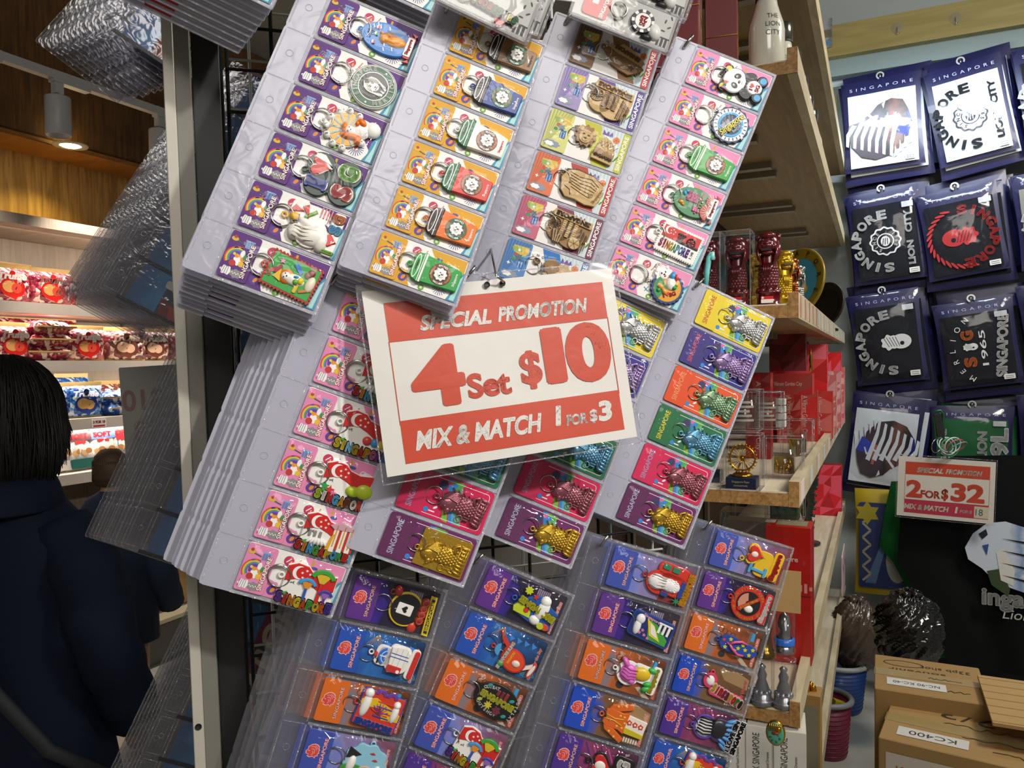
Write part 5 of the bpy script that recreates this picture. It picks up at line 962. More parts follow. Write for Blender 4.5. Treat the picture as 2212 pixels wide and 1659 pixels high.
SKL = {'A': 'purple keychain cards', 'B': 'yellow takeaway-cup keychain cards', 'C': 'wooden charm cards', 'D': 'pink keychain cards at the upper right', 'E': 'pink flag keychain cards', 'F': 'gold plaque keychain', 'G': 'metal keychains beside the price sign', 'H': 'rightmost metal keychains', 'I': 'leftmost clear photo-card page', 'J': 'clear photo-card page with the cocktail charm', 'K': 'clear photo-card page with the orange dress charm', 'L': 'clear photo-card page with the flip-flop charm'}
for k, M in pgM.items():
    n = SKN[k]; dx, dy = SKD[k]
    for i in range(1, n + 1):
        T = M @ Matrix.Translation((dx * i + rnd.uniform(-.0008, .0008), dy * i + rnd.uniform(-.0006, .0006), -.0062 * i - .002)) @ Matrix.Rotation(R_(rnd.uniform(-.5, .5)), 4, 'Z')
        stack_page('a' if k in 'ABCDEFGH' else 'c', NROW[k], T, 'pocket page stacked behind the page of ' + SKL[k], 'pages stacked behind ' + SKL[k], SKC[k])
    h = MB(MM); d_ = 62 + 6 * n
    h.tube([(-13, -9, -d_), (-13, -9, -4), (-13, -8.6, 2), (-12, -6, 6), (-9, 4, 8)], [1.7, 1.7, 1.7, 1.7, 1.5], STEEL, 8); h.b = None
    o = h.build('display_hook', None, M)
    tag(o, 'steel hook carrying the page of ' + SKL[k], 'hook', 'display hooks')

# ---------------------------------------------------------------- row above, cut by the frame
def top_stack(px, py, Y, n, az, roll, W, col, lab, grp, step=(-.0016, -.0042, -.006), hdr='a'):
    BR = U(px, py, Y); M0 = pose(0, 0, 0, az, 4, roll); X, Yv, Z = (M0.col[0].xyz, M0.col[1].xyz, M0.col[2].xyz)
    O = BR - X * (Wp * MM) + Yv * (4 * Pp * MM); M = frame(O, X, Yv, Z)
    for i in range(n):
        T = M @ Matrix.Translation((step[0] * i, step[1] * i, step[2] * i))
        stack_page('a', 4, T, lab, grp, col)
    return M
Mt = top_stack(588, 22, .66, 9, 79, -24, Wp, [PUR, '#c23a2c'], 'white pocket page in the stack cut off at the top, above the post', 'pages cut off at the top left', (-.0034, -.0034, -.007))
page('a', 4, Mt @ Matrix.Translation((0, 0, .0022)), 'front purple-card page cut off at the top above the post')
card(Mt @ Matrix.Translation((0, 0, .0022)), 3, P_, 'rainbow', PUR, PUR, ch_isg, 'purple keychain card cut off by the top edge above the grey post', group='purple keychain cards')
Mt2 = top_stack(938, 38, .74, 5, 80, -22, Wp, [YEL], 'white pocket page cut off at the top between purple and yellow pages', 'pages cut off at the top', (-.001, -.003, -.006))
page('a', 4, Mt2 @ Matrix.Translation((0, 0, .0022)), 'front yellow-card pocket page cut off at the top edge')
card(Mt2 @ Matrix.Translation((0, 0, .0022)), 3, P_, 'rainbow', YEL, YEL, None, 'yellow keychain card cut off by the top edge', group='yellow takeaway-cup keychain cards')
CLR = film('rigid_clear_box', (.96, .96, .96), .02, .05, .05, 40)
def crystal_pack(px, py, Y, az, roll, W, H, lab, black):
    """a clear rigid pack hanging upside down, its lower right corner at px, py"""
    M0 = pose(0, 0, 0, az, 4, roll); X, Yv, Z = M0.col[0].xyz, M0.col[1].xyz, M0.col[2].xyz
    O = U(px, py, Y) - X * W * MM; t = thing('keychain_pack', lab, 'keychain', frame(O, X, Yv, Z), 'clear rigid keychain packs at the top edge')
    b = MB(MM); b.prism(rr(W / 2, H / 2, W - 6, H - 4, 2), 0, .5, prt('#b9b8b4')); K = prt('#3a3836')
    b.text('REPUBLIC', 26, 12, K, .56, 0, w=20, rot=178); b.text('OF SINGAPORE', 28, 17, K, .56, 0, w=26, rot=178)
    for k in range(3): b.flat(rr(W - 16 + 4 * k, 10, 2.6, 9), .56, K)
    b.flat(rr(W - 12, 15, 14, 1.6, .5), .58, K)
    for k in range(5): b.flat(ell(W - 14 + 5 * (k % 2), 22 + 5 * k, 2.4, .9, 10, 40 * k), .56, K)
    b.build('printed_card', t)
    c = MB(MM); c.prism(rr(W / 2, H / 2, W, H, 3), 6.4, 7.0, CLR); c.prism(rr(W / 2, 1.2, W, 2.4, 1), -.5, 7.0, RIMC); c.prism(rr(W - 1.2, H / 2, 2.4, H, 1), -.5, 7.0, RIMC); c.build('clear_case', t)
    d = MB(MM)
    if black:
        for i, (ch, h) in enumerate(zip('SINGAPORE', ('#3f8a54', '#d8c93a', '#e9e6de', '#3f8a54', '#3f8a54', '#c8642c', '#c8342c', '#c8642c', '#c9c03a'))):
            x = W - 18 - 4.8 * i; d.prism(ell(x, 14.5 + .4 * i, 3.9, 5.4, 12), .6, 3.2, rub('#171617'), .5); d.text(ch, x, 14.5 + .4 * i, rub(h), 3, 1.2, wh=(3.8, 6.4), rot=176, bold=.06)
        d.prism(heart(W - 30, 7, 4.6), .6, 3.6, rub('#b02a28'), .4)
        d.build('charm', t); r = MB(MM); r.ring((W - 66, 17, 2.4), 6, .7, STEEL, 20, 6); r.build('key_ring', t)
    else:
        d.prism(ell(W - 36, 22, 12, n=30), .6, 4.0, rub('#1b1b1d'), .5); d.flat(ell(W - 36, 22, 8, n=24), 4.1, rub('#ece9e4'))
        for k in range(8): d.flat(arcb(W - 36, 22, 8.6, 11.6, 45 * k, 45 * k + 20, 4), 4.1, rub('#ece9e4'))
        d.text('25', W - 36, 24, rub('#b9302a'), 4.14, .3, w=8, rot=180, bold=.06); d.text('SG', W - 36, 18.6, rub('#b9302a'), 4.14, .3, w=6, rot=180, bold=.05)
        d.blob(W - 22, 17, 7, 9, 5, rub('#d8d6d2'), 30, .6); d.blob(W - 28, 8, 6, 4, 5, rub('#201f21'), 10, .6); d.build('charm', t)
        r = MB(MM); r.ring((W - 62, 24, 2.6), 8, 1.0, STEEL, 24, 6); r.ring((W - 62, 24, 4.2), 8, .9, STEEL, 24, 6); r.build('key_ring', t)
        e = MB(MM); e.prism(rr(W - 84, 22, 26, 26, 4), .7, 2, prt('#c2231c'), .2); e.text('SINGAPORE', W - 76, 22, prt('#1b1a1a'), 2.1, 0, wh=(25, 4.6), rot=84, bold=.06); e.text('SINGAPORE', W - 76, 22, prt('#ece9e4'), 2.16, 0, wh=(24.4, 4), rot=84, bold=.02); e.flat(rr(W - 86, 26, 6, 8), 2.1, prt('#e9d8d4')); e.build('header_tag', t)
    return t
crystal_pack(1138, 100, .682, 78, -22, 96, 44, 'clear pack with black multicoloured letter charm at the top edge, over the yellow page', True)
crystal_pack(1165, 88, .695, 78, -22, 96, 44, 'clear pack with letter charm just behind the front black-lettered pack', True)
crystal_pack(1445, 122, .768, 84, -20, 108, 44, 'clear pack with poker chip charm and red tag over the wooden page', False)
crystal_pack(1478, 52, .778, 84, -20, 108, 44, 'clear pack with red tag cut off at the top, behind the poker chip pack', False)

# ---------------------------------------------------------------- big price sign
PAPER = mat('#d6d3cb', .55, 0, .0, .25, 30, .03); RED = mat('#bf3f22', .5, 0, 0, .1, 60, .05)
LAM = film('laminate', (.98, .98, .98), .012, .2, .16, 18)
def sag(V): return V
def price_sign(M, w, h, lab, big, words3, back=False, name='price_sign', ring=True):
    t = thing(name, lab, 'sign', M); b = MB(); nx, ny = 24, 18
    def surf(x, y): return .0013 * math.sin(3.1 * x / w * 2 + 1) * math.sin(2.3 * y / h * 2) + .0005 * math.sin(9 * x / w + 5 * y / h)
    V = [(w * i / nx, -h * j / ny, surf(w * i / nx, h * j / ny)) for j in range(ny + 1) for i in range(nx + 1)]; Fc = [(j * (nx + 1) + i, (j + 1) * (nx + 1) + i, (j + 1) * (nx + 1) + i + 1, j * (nx + 1) + i + 1) for j in range(ny) for i in range(nx)]
    m_ = .012
    V2 = [(m_ * .35 + (w - m_ * .7) * i / nx, -m_ * .5 - (h - m_) * j / ny, 0) for j in range(ny + 1) for i in range(nx + 1)]; V2 = [(x, y, surf(x, -y)) for x, y, z in V2]
    b.add(V2, Fc, PAPER, True); b.build('paper_sheet', t)
    L = MB(); L.add([(x, y, z + .0016) for x, y, z in V], Fc, LAM, True); L.add([(x, y, z - .0009) for x, y, z in V], [q[::-1] for q in Fc], LAM, True)
    for e in ([V[i] for i in range(nx + 1)], [V[ny * (nx + 1) + i] for i in range(nx + 1)], [V[j * (nx + 1)] for j in range(ny + 1)], [V[j * (nx + 1) + nx] for j in range(ny + 1)]): L.tube(e, .0008, RIMC, 4)
    L.build('laminate', t); p = MB()
    def lay(mb):
        for k in range(len(mb.v)):
            A = mb.v[k]; A[:, 2] += np.array([surf(x, -y) for x, y in A[:, :2]])
        return mb
    def grid(x0, y0, x1, y1, z, m, n=20):
        V = [(x0 + (x1 - x0) * i / n, y0 + (y1 - y0) * j / 8, z) for j in range(9) for i in range(n + 1)]
        p.add(V, [(j * (n + 1) + i, j * (n + 1) + i + 1, (j + 1) * (n + 1) + i + 1, (j + 1) * (n + 1) + i) for j in range(8) for i in range(n)], m, True)
    x0, x1 = w * .088, w * .935; z = .0004
    grid(x0, -h * .305, x1, -h * .105, z, RED); grid(x0, -h * .915, x1, -h * .70, z, RED if not words3 else mat('#b42a44', .5))
    for x in (x0, x1): grid(x - w * .0015, -h * .72, x + w * .0015, -h * .30, z + .0002, RED, 2)
    p.text('SPECIAL', w * .34, -h * .225, PAPER, z + .0004, 0, wh=(w * .27, h * .08), bold=.035, shear=.28); p.text('PROMOTION', w * .68, -h * .222, PAPER, z + .0004, 0, wh=(w * .36, h * .08), bold=.035, shear=.28)
    big(p, w, h, z, RED); lay(p).build('printing', t)
    if ring:
        r = MB()
        for x in (.475, .535): r = MB(); r.lathe([(0, 0), (.0028, 0), (.0028, .0004)], mat('#2a2826', .6), 12, Matrix.Translation((w * x, -h * .062, .0016))); r.build('punched_hole', t)
    return t
def big1(p, w, h, z, R):
    p.text('4', w * .245, -h * .50, R, z + .0004, 0, wh=(w * .20, h * .315), bold=.04); p.text('Set', w * .43, -h * .575, R, z + .0004, 0, wh=(w * .165, h * .13), bold=.035)
    p.text('$', w * .598, -h * .53, R, z + .0004, 0, wh=(w * .085, h * .205), bold=.035); p.text('1', w * .695, -h * .47, R, z + .0004, 0, wh=(w * .085, h * .30), bold=.05); p.text('0', w * .835, -h * .475, R, z + .0004, 0, wh=(w * .185, h * .325), bold=.045)
    p.text('MIX & MATCH', w * .37, -h * .81, PAPER, z + .0004, 0, wh=(w * .48, h * .10), bold=.035, shear=.28)
    p.text('1', w * .675, -h * .79, PAPER, z + .0004, 0, wh=(w * .032, h * .105), bold=.045, shear=.15); p.text('FOR', w * .745, -h * .822, PAPER, z + .0004, 0, wh=(w * .085, h * .058), bold=.035, shear=.15)
    p.text('$', w * .815, -h * .82, PAPER, z + .0004, 0, wh=(w * .034, h * .075), bold=.035, shear=.1); p.text('3', w * .865, -h * .80, PAPER, z + .0004, 0, wh=(w * .06, h * .11), bold=.045, shear=.1)
SGM = pose(-.132, .655, 1.570, 73.9, 6.1, 6.3, 1.03)
price_sign(SGM, .241, .171, 'large laminated price sign, 4 set $10, hanging over the keychain pages', big1, False)
hk = MB(); e = SGM @ Vector((.129, -.0105, .001))
hk.tube([U(1050, 440, .86), U(1056, 505, .80), U(1062, 545, .765), U(1072, 595, e.y - .012), e + Vector((0, -.006, .002)), e + Vector((.001, .004, -.001))], .0011, STEEL, 8)
tag(hk.build('sign_hook'), 'bent steel wire hook holding the large price sign', 'hook')

# ---------------------------------------------------------------- pages on the far side of the rack, seen from behind
SMOKE = film('grey_clear_vinyl', (.90, .90, .92), .035, .12, .22, 50, .05, '#8a8a90')
SMRIM = film('grey_clear_rim', (.92, .92, .93), .2, .12, .6, 200, .16, '#d6d4d2')
RW, RP, RN = 98.0, 54.0, 6
def rear_meshes():
    a = MB(MM); a.prism(strip_outline(RP, RN), -.3, .4, SMOKE)
    for i in range(RN):
        y = -(i + .5) * RP; a.prism(rr(-13, y, 17, RP - 9, 3), .4, .7, SMRIM) if False else None
        for (p, q) in (((-22, y + RP / 2 - 4), (-22, y - RP / 2 + 4)), ((-5, y + RP / 2 - 4), (-5, y - RP / 2 + 4))): a.tube([(p[0], p[1], .8), (q[0], q[1], .8)], .45, SMRIM, 5)
        for yy in (y + RP / 2 - 4, y - RP / 2 + 4): a.tube([(-22, yy, .8), (-5, yy, .8)], .4, SMRIM, 5)
        a.ring((-13, y, .8), 3, .4, SMRIM, 14, 5)
    P = strip_outline(RP, RN); a.tube([(x, y, 0) for x, y in P[1:-1]], .55, SMRIM, 5)
    a.prism(rr(RW / 2, -RN * RP / 2, RW, RN * RP, 2), -.3, .4, SMOKE)
    a.tube([(0, -RN * RP, 0), (RW, -RN * RP, 0)], .6, SMRIM, 5); a.tube([(RW, 0, 0), (RW, -RN * RP, 0)], .6, SMRIM, 5)
    b = MB(MM)
    for i in range(RN + 1): b.prism(rr(RW / 2 - 2, -i * RP, RW + 6, 4.4, .8), -.4, .9, mat('#26262a', .5, 0, 0, .3, 400, .1)); b.prism(rr(-1, -RN * RP / 2, 1.2, RN * RP, .4), .4, .8, SMRIM)
    c = MB(MM); Hh = RN * RP
    c.prism(rr(RW / 2 + 2, -Hh / 2, RW - 4, Hh - 2, 1), -2, -1.2, photo('sky_print', ('#3b5a78', '#2f5c8c', '#3f86b4', '#2b5486', '#233f74'), 14))
    z = -1.1
    c.flat([(46, -1), (74, -1), (74, -Hh + 40), (46, -Hh + 40)], z, prt('#8f1f4a')); c.flat([(74, -1), (97, -1), (97, -Hh + 40), (74, -Hh + 40)], z, prt('#c98a1e')); c.flat([(90, -120), (97, -90), (97, -Hh + 40), (88, -Hh + 40)], z + .05, prt('#6a8a2a'))
    c.text('SINGAPORE', 68, -Hh / 2 + 18, prt('#d8c9a0'), z + .12, 0, wh=(Hh - 70, 34), rot=90, bold=.02, shear=.25)
    for k in range(10): c.flat(star(50 + rnd.uniform(0, 20), -rnd.uniform(10, Hh - 60), 1.6, .5, 4), z + .1, prt('#e6c8d2'))
    c.flat([(40, -Hh + 40), (97, -Hh + 40), (97, -Hh + 1), (40, -Hh + 1)], z, prt('#26384c')); c.flat([(52, -Hh + 18), (97, -Hh + 12), (97, -Hh + 2), (50, -Hh + 2)], z + .05, prt('#a8301c')); c.flat([(40, -Hh + 22), (52, -Hh + 20), (56, -Hh + 2), (44, -Hh + 2)], z + .06, prt('#7a1f1c'))
    c.flat(rr(42, -Hh + 40, 10, 10, 3), z + .15, prt('#cfcabf'))
    for k in range(4): c.flat([(44 + k, -Hh + 36), (46 + k, -Hh + 36), (76 - 2 * k, -Hh + 26 - 3 * k), (72 - 2 * k, -Hh + 22 - 3 * k)], z + .12 + .02 * k, prt('#d6d2c8' if k % 2 == 0 else '#8d96a2'))
    c.flat([(70, -Hh + 26), (80, -Hh + 22), (82, -Hh + 14), (72, -Hh + 16)], z + .2, prt('#d6d2c8')); c.flat(ell(72, -Hh + 40, 6, 3), z + .1, prt('#d0702a'))
    return a.mesh('clear_sheet'), b.mesh('weld_bars'), c.mesh('printed_insert')
RA, RB_, RC = rear_meshes()
def rear_stack(bl_near, Yn, rn, sl_far, Yf, rf, n, lab, grp, az=74):
    def mtx(px, Y, roll, dx):
        M0 = pose(0, 0, 0, az, 0, roll); X, V, Z = M0.col[0].xyz, M0.col[1].xyz, M0.col[2].xyz
        return U(px[0], px[1], Y) + X * dx * MM + V * (RN * RP * MM), roll
    (On, _), (Of, _) = mtx(bl_near, Yn, rn, 0), mtx(sl_far, Yf, rf, 26)
    for i in range(n):
        f = i / (n - 1); f2 = f ** .9; O = On.lerp(Of, f2); M = pose(0, 0, 0, az, 0, rn + (rf - rn) * f2 + rnd.uniform(-.4, .4)); M.translation = O
        t = thing('pocket_page', (lab % 'page') + (', printed backing' if i == 0 else ''), 'pocket page', M, None if i == 0 else grp)
        put('clear_sheet', RA, t)
        if i == 0: put('weld_bars', RB_, t); put('printed_insert', RC, t)
rear_stack((250, 68), .93, -32, (79, 90), 1.04, -37, 12, 'clear pocket %s in the topmost stack left of the grey post', 'top left pages seen from behind')
rear_stack((264, 644), .93, -28.5, (121, 636), 1.04, -31, 11, 'clear pocket %s in the second stack down, left of the grey post', 'second stack of pages seen from behind')
rear_stack((307, 1192), .93, -23.5, (184, 1157), 1.04, -24, 9, 'clear pocket %s in the third stack, overlapping the grey sign', 'third stack of pages seen from behind')
rear_stack((312, 1732), .93, -24, (205, 1725), 1.04, -26, 8, 'clear pocket %s in the lowest stack left of the grey post', 'lowest stack of pages seen from behind')
# grey sign facing away
M0 = pose(0, 0, 0, 76, 0, 3.0); M0.translation = U(257, 796, 1.07)
t = thing('price_sign', 'grey back of a price sign beyond the rack, mirrored lettering showing through', 'sign', M0)
b = MB(); b.prism(rr(.12, -.082, .241, .166, .002), -.0008, 0, mat('#77746e', .5, 0, .2, .1, 30, .05)); b.build('paper_sheet', t)
b = MB(); m_ = mat('#6b4f4b', .55)
for s_, x, y, ww, hh in (('$10', .028, -.048, .054, .034), ('$3', .030, -.092, .034, .034)):
    V, Fc, sz = glyphs(s_, .02); V = V.copy(); V[:, 0] *= -ww / sz[0]; V[:, 1] *= hh / sz[1]; V += np.array([x, y, .0004]); b.add(V, [f_[::-1] for f_ in Fc], m_)
for k in range(7): b.flat(rr(.118 + .004 * k, -.006, .0018, .008), .0004, mat('#4f4c4a', .5))
b.build('show_through_printing', t)

# ================================================================ the hall: shell, candy shelves at the left
D2 = Vector((.429, .903, 0)).normalized(); INW = Vector((-D2.y, D2.x, 0)); UP = Vector((0, 0, 1))
LP0 = Vector((-2.13, 3.2, 0)); LM = frame(LP0, D2, INW, UP)          # x along the candy wall, y into it
RN0 = Vector((.50, 1.39, 0)); RSM = frame(RN0, D2, INW, UP)          # x along the gift shelf, y into it
TLEN = 2.35; TP = RN0 + D2 * TLEN; PX = Vector((D2.y, -D2.x, 0)); TM = frame(TP, PX, D2, UP)   # x to the right along the shirt wall, y into it
def hit(px, py, O, n):
    C = Vector((0, 0, EYE)); d = U(px, py, 1.0) - C; return C + d * ((O - C).dot(n) / d.dot(n))
def hitL(px, py, q=0): return LM.inverted() @ hit(px, py, LP0 + INW * q, INW)
def hitT(px, py, off=.0): return hit(px, py, TP - D2 * off, D2)
def rs(px, i):
    k = (px - 1106) / F_PX; B = RN0 + INW * i; return (k * B.y - B.x) / (D2.x - k * D2.y)
WALLW = wood('walnut_panel', '#4a2f14', '#6e4a22', 5, (14, 1, 1)); OAK = wood('lit_oak_panel', '#8a6a38', '#b8945a', 4, (12, 1, 1)); SOFF = wood('orange_oak', '#8a5a24', '#a8702e', 4, (2, 1, 12))
PALE = mat('#c9beb0', .5, 0, 0, .05, 20, .08); GREYW = wood('grey_oak', '#a89a88', '#b9ab9a', 4, (12, 1, 1)); DARKIN = mat('#3a3230', .7)
def sbox(name, M, c, d, m, kind=True):
    b = MB(); b.box(c, d, m); o = b.build(name, None, M); return struct(o) if kind else o
sbox('floor', Matrix.Identity(4), (.5, 2.5, -.025), (9, 9, .05), mat('#a9a59c', .35, 0, 0, .05, 8, .1))
sbox('ceiling', Matrix.Identity(4), (.5, 2.5, 3.43), (9, 9, .05), mat('#9a9c98', .7))
sbox('wall_left', LM, (1.6, .48, 1.7), (8, .08, 3.4), GREYW)
z1, z2, z3, z4 = hitL(0, 648).z, hitL(250, 779).z, hitL(200, 903).z, hitL(200, 1018).z
zt, zs = hitL(0, 456).z, hitL(0, 258).z
sbox('trim_1', LM, (1.6, .12, (zs + 3.4) / 2), (8, .04, 3.4 - zs), WALLW)
o = sbox('trim_2', LM, (1.6, .24, zs - .005), (8, .28, .03), SOFF); sbox('trim_3', LM, (1.6, .36, (zt + zs) / 2), (8, .04, zs - zt - .02), OAK)
cs = thing('candy_shelf', 'pale wooden wall shelving full of candy bags at the left', 'shelf', LM)
for z in (z1, z2, z3, z4): b = MB(); b.box((1.6, .21, z - .024), (8, .42, .048), PALE); b.build('shelf_board', cs)
b = MB(); b.box((1.6, .20, zt - .02), (8, .42, .045), GREYW); b.build('top_board', cs)
b = MB(); b.box((1.6, .425, (zt + z4) / 2), (8, .01, zt - z4), GREYW)
for s_ in (-.3, .08, .9, 1.7): b.box((s_, .415, (zt + z4) / 2), (.012, .012, zt - z4), mat('#4a4440', .5))
b.build('back_panel', cs)
b = MB(); b.box((1.6, .25, .12), (8, .46, .226), mat('#57534c', .5)); b.box((1.6, .02, .225), (8, .10, .02), mat('#b5ae90', .5)); b.build('plinth', cs)
for k, z in enumerate((z1, z2, z3, zt)):
    l = area('shelf_strip_lamp', LM @ Vector((.75, .08, z - .056 if z != zt else zt - .05)), LM @ Vector((.75, .26, z - .6)), 1.9, [5, 6, 5, 4][k], (1.0, .86, .74), 'RECTANGLE', .04)
    l.rotation_euler = (LM.to_3x3() @ Matrix.Rotation(R_(22), 3, 'X')).to_euler()
for k, sx_ in enumerate((-.25, .35, .95)): spot('shelf_spot', LM @ Vector((sx_, -.30, zs - .02)), LM @ Vector((sx_ + .1, .05, z2)), 60, (1.0, .87, .78), 70, .7, .03)
GOLD = mat('#c2a266', .35, .3, 0, .3, 60, .1)
def candymat(name, cols, sc=60):
    if name in MC: return MC[name]
    m = bpy.data.materials.new(name); m.use_nodes = True; nt = m.node_tree; b = nt.nodes['Principled BSDF']; b.inputs['Roughness'].default_value = .22; b.inputs['Coat Weight'].default_value = .5
    tc = nt.nodes.new('ShaderNodeTexCoord'); v = nt.nodes.new('ShaderNodeTexVoronoi'); v.inputs['Scale'].default_value = sc; r = nt.nodes.new('ShaderNodeValToRGB'); r.color_ramp.interpolation = 'CONSTANT'
    sx = nt.nodes.new('ShaderNodeSeparateColor'); nt.links.new(tc.outputs['Object'], v.inputs['Vector']); nt.links.new(v.outputs['Color'], sx.inputs[0]); nt.links.new(sx.outputs[0], r.inputs[0])
    e = r.color_ramp.elements
    for i, h in enumerate(cols):
        q = e[i] if i < 2 else e.new(.5); q.position = i / len(cols)
    for i, h in enumerate(cols): e[i].color = lin(h)
    bp = nt.nodes.new('ShaderNodeBump'); bp.inputs['Strength'].default_value = .8; bp.inputs['Distance'].default_value = .01; bp.invert = True
    nt.links.new(v.outputs['Distance'], bp.inputs['Height']); nt.links.new(bp.outputs[0], b.inputs['Normal']); nt.links.new(r.outputs[0], b.inputs['Base Color']); MC[name] = m; return m
REDMIX = candymat('red_candy', ['#b02a44', '#d8606a', '#ecd0c0', '#8c2038', '#e8a8a0', '#c23a4a', '#efe2d2'], 55); BLUMIX = candymat('blue_candy', ['#2f74c4', '#6fb4e8', '#e4ecf2', '#1f50a0', '#d8c080', '#3f90dc', '#b8d8f0'], 55)
CHOMIX = candymat('brown_candy', ['#5a3a30', '#a87860', '#e0c8b0', '#7a2f3c', '#c89a78', '#3f2824', '#efe0d0'], 55)
def pillow(b, w, h, t, m, T=None, nx=14, ny=10, amp=.006):
    V = []; Fc = []
    for side in (1, -1):
        for j in range(ny + 1):
            for i in range(nx + 1):
                x, y = i / nx * 2 - 1, j / ny * 2 - 1; e = max(0, (1 - abs(x) ** 3.2)) * max(0, (1 - abs(y) ** 3)); V.append((x * w / 2 * (1 - .05 * (1 - y * y)), h / 2 * (y + 1), side * (t / 2 * e ** .6 + rnd.uniform(0, amp) * (e > .05))))
    N = (nx + 1) * (ny + 1)
    for sd in (0, 1):
        for j in range(ny):
            for i in range(nx): p = sd * N + j * (nx + 1) + i; q = (p, p + 1, p + nx + 2, p + nx + 1); Fc.append(q if sd == 0 else q[::-1])
    b.add(V, Fc, m, True, T)
def candy_bag(mix, fruit, w=.20, h=.15, t=.07, word='Truffle', wc='#e9e2d8', drop='#c42018', pale='#d89a5a'):
    t_ = thing('candy_bag', '', 'candy bag'); b = MB(); T = Matrix.Rotation(R_(90), 4, 'X'); pillow(b, w, h, t, mix, T); b.build('pouch', t_)
    b = MB(); b.box((0, 0, h + .006), (w * .96, .006, .022), GOLD, None, 0); b.build('gold_seal', t_); b = MB(); b.box((0, 0, .004), (w * .9, .02, .008), GOLD); b.build('bottom_seal', t_)
    b = MB(); zf = t / 2 + .0035; b.flat(ell(0, h * .42, w * .27, h * .30, 20), zf, rub(drop)); b.flat([(-w * .16, h * .3), (w * .16, h * .3), (.01, h * .04)], zf + .0004, rub(drop)); b.flat(ell(-w * .07, h * .44, w * .15, h * .17), zf + .0008, rub(pale)); b.flat(ell(w * .08, h * .4, w * .11, h * .15), zf + .0012, rub('#d84a34' if fruit else pale))
    b.flat(ell(0, h * .8, w * .07, h * .1), zf + .001, rub(drop)); b.text(word, 0, h * .74, rub(wc), zf + .0016, 0, wh=(w * .62, h * .2), bold=.05, shear=.2)
    me = b.mesh('front_label'); put('front_label', me, t_, T); return t_
def place_bag(t, px, z, q, lab, grp, yaw=0, first=None, lay=False, dz=0):
    B = hitL(px, 700, q); M = LM @ Matrix.Translation((B.x, q, z + dz + .001)) @ Matrix.Rotation(R_(yaw), 4, 'Z')
    if lay: M = M @ Matrix.Translation((0, 0, .03)) @ Matrix.Rotation(R_(84), 4, 'X') @ Matrix.Translation((0, 0, -.07))
    if first is None: t.matrix_world = M; t['label'] = lab; t['group'] = grp; return t
    return dup(first, M, lab, grp)
RB0 = candy_bag(REDMIX, True); G1 = 'red and pink truffle candy bags'
place_bag(RB0, 18, z1, .10, 'red candy bag at the left frame edge on the top candy shelf', G1)
place_bag(None, 108, z1, .10, 'red candy bag touching the clear pages on the top candy shelf', G1, -6, RB0)
place_bag(None, 30, z1, .27, 'red candy bag at the back of the top candy shelf, left', G1, 8, RB0, False, .03); place_bag(None, 75, z1, .29, 'red candy bag at the back of the top candy shelf, middle', G1, -4, RB0); place_bag(None, 130, z1, .28, 'red candy bag at the back of the top candy shelf, right', G1, 6, RB0)
place_bag(None, -70, z1, .12, 'red candy bag outside the left frame edge on the top candy shelf', G1, 0, RB0)
place_bag(None, 20, z2, .09, 'red candy bag above the dark-haired person on the second candy shelf', G1, 3, RB0); place_bag(None, 180, z2, .09, 'red candy bag with large berry label in the middle of the second candy shelf', G1, -5, RB0)
for k in range(3): place_bag(None, 92, z2, .12, 'red candy bag lying flat in a pile on the second candy shelf, %s' % ('lowest', 'middle', 'topmost')[k], G1, -12 + 9 * k, RB0, True, .056 * k)
for k, px in enumerate((10, 60, 120)): place_bag(None, px, z2, .29, 'red candy bag at the back of the second candy shelf, %s' % ('left', 'middle', 'right')[k], G1, 4 - 5 * k, RB0, False, .05)
CB0 = candy_bag(CHOMIX, False, drop='#6a3a2a', pale='#d8b090'); G2 = 'brown and white truffle candy bags'
place_bag(CB0, 268, z2, .09, 'brown and white candy bag beside the large berry bag, second candy shelf', G2, -24)
place_bag(None, 325, z2, .09, 'brown and white candy bag under the clear pages, second candy shelf', G2, -8, CB0); place_bag(None, 392, z2, .09, 'brown and white candy bag next to the grey post, second candy shelf', G2, 6, CB0)
for k, px in enumerate((215, 275, 340)): place_bag(None, px, z2, .29, 'dark candy bag at the back of the second candy shelf, %s' % ('left', 'middle', 'right')[k], G2, 5 * k, CB0)
BB0 = candy_bag(BLUMIX, False, drop='#2a3f8c', pale='#d8a860', wc='#f2f2f4'); G3 = 'blue truffle candy bags'
place_bag(BB0, 172, z3, .09, 'blue candy bag right of the dark-haired person on the third candy shelf', G3, -4); place_bag(None, 100, z3, .10, 'blue candy bag partly behind the dark hair on the third candy shelf', G3, 4, BB0)
place_bag(None, 30, z3, .10, 'blue candy bag hidden behind the dark hair on the third candy shelf', G3, 0, BB0)
for k in range(2): place_bag(None, 238, z3, .13, 'blue candy bag lying flat beside the grey sign, third candy shelf, %s' % ('lower', 'upper')[k], G3, 12 - 20 * k, BB0, True, .05 * k)
place_bag(None, 150, z3, .29, 'blue candy bag at the back of the third candy shelf', G3, 6, BB0, False, .04); place_bag(None, 235, z3, .3, 'brown candy bag at the back of the third candy shelf beside the grey sign', G2, 0, CB0)
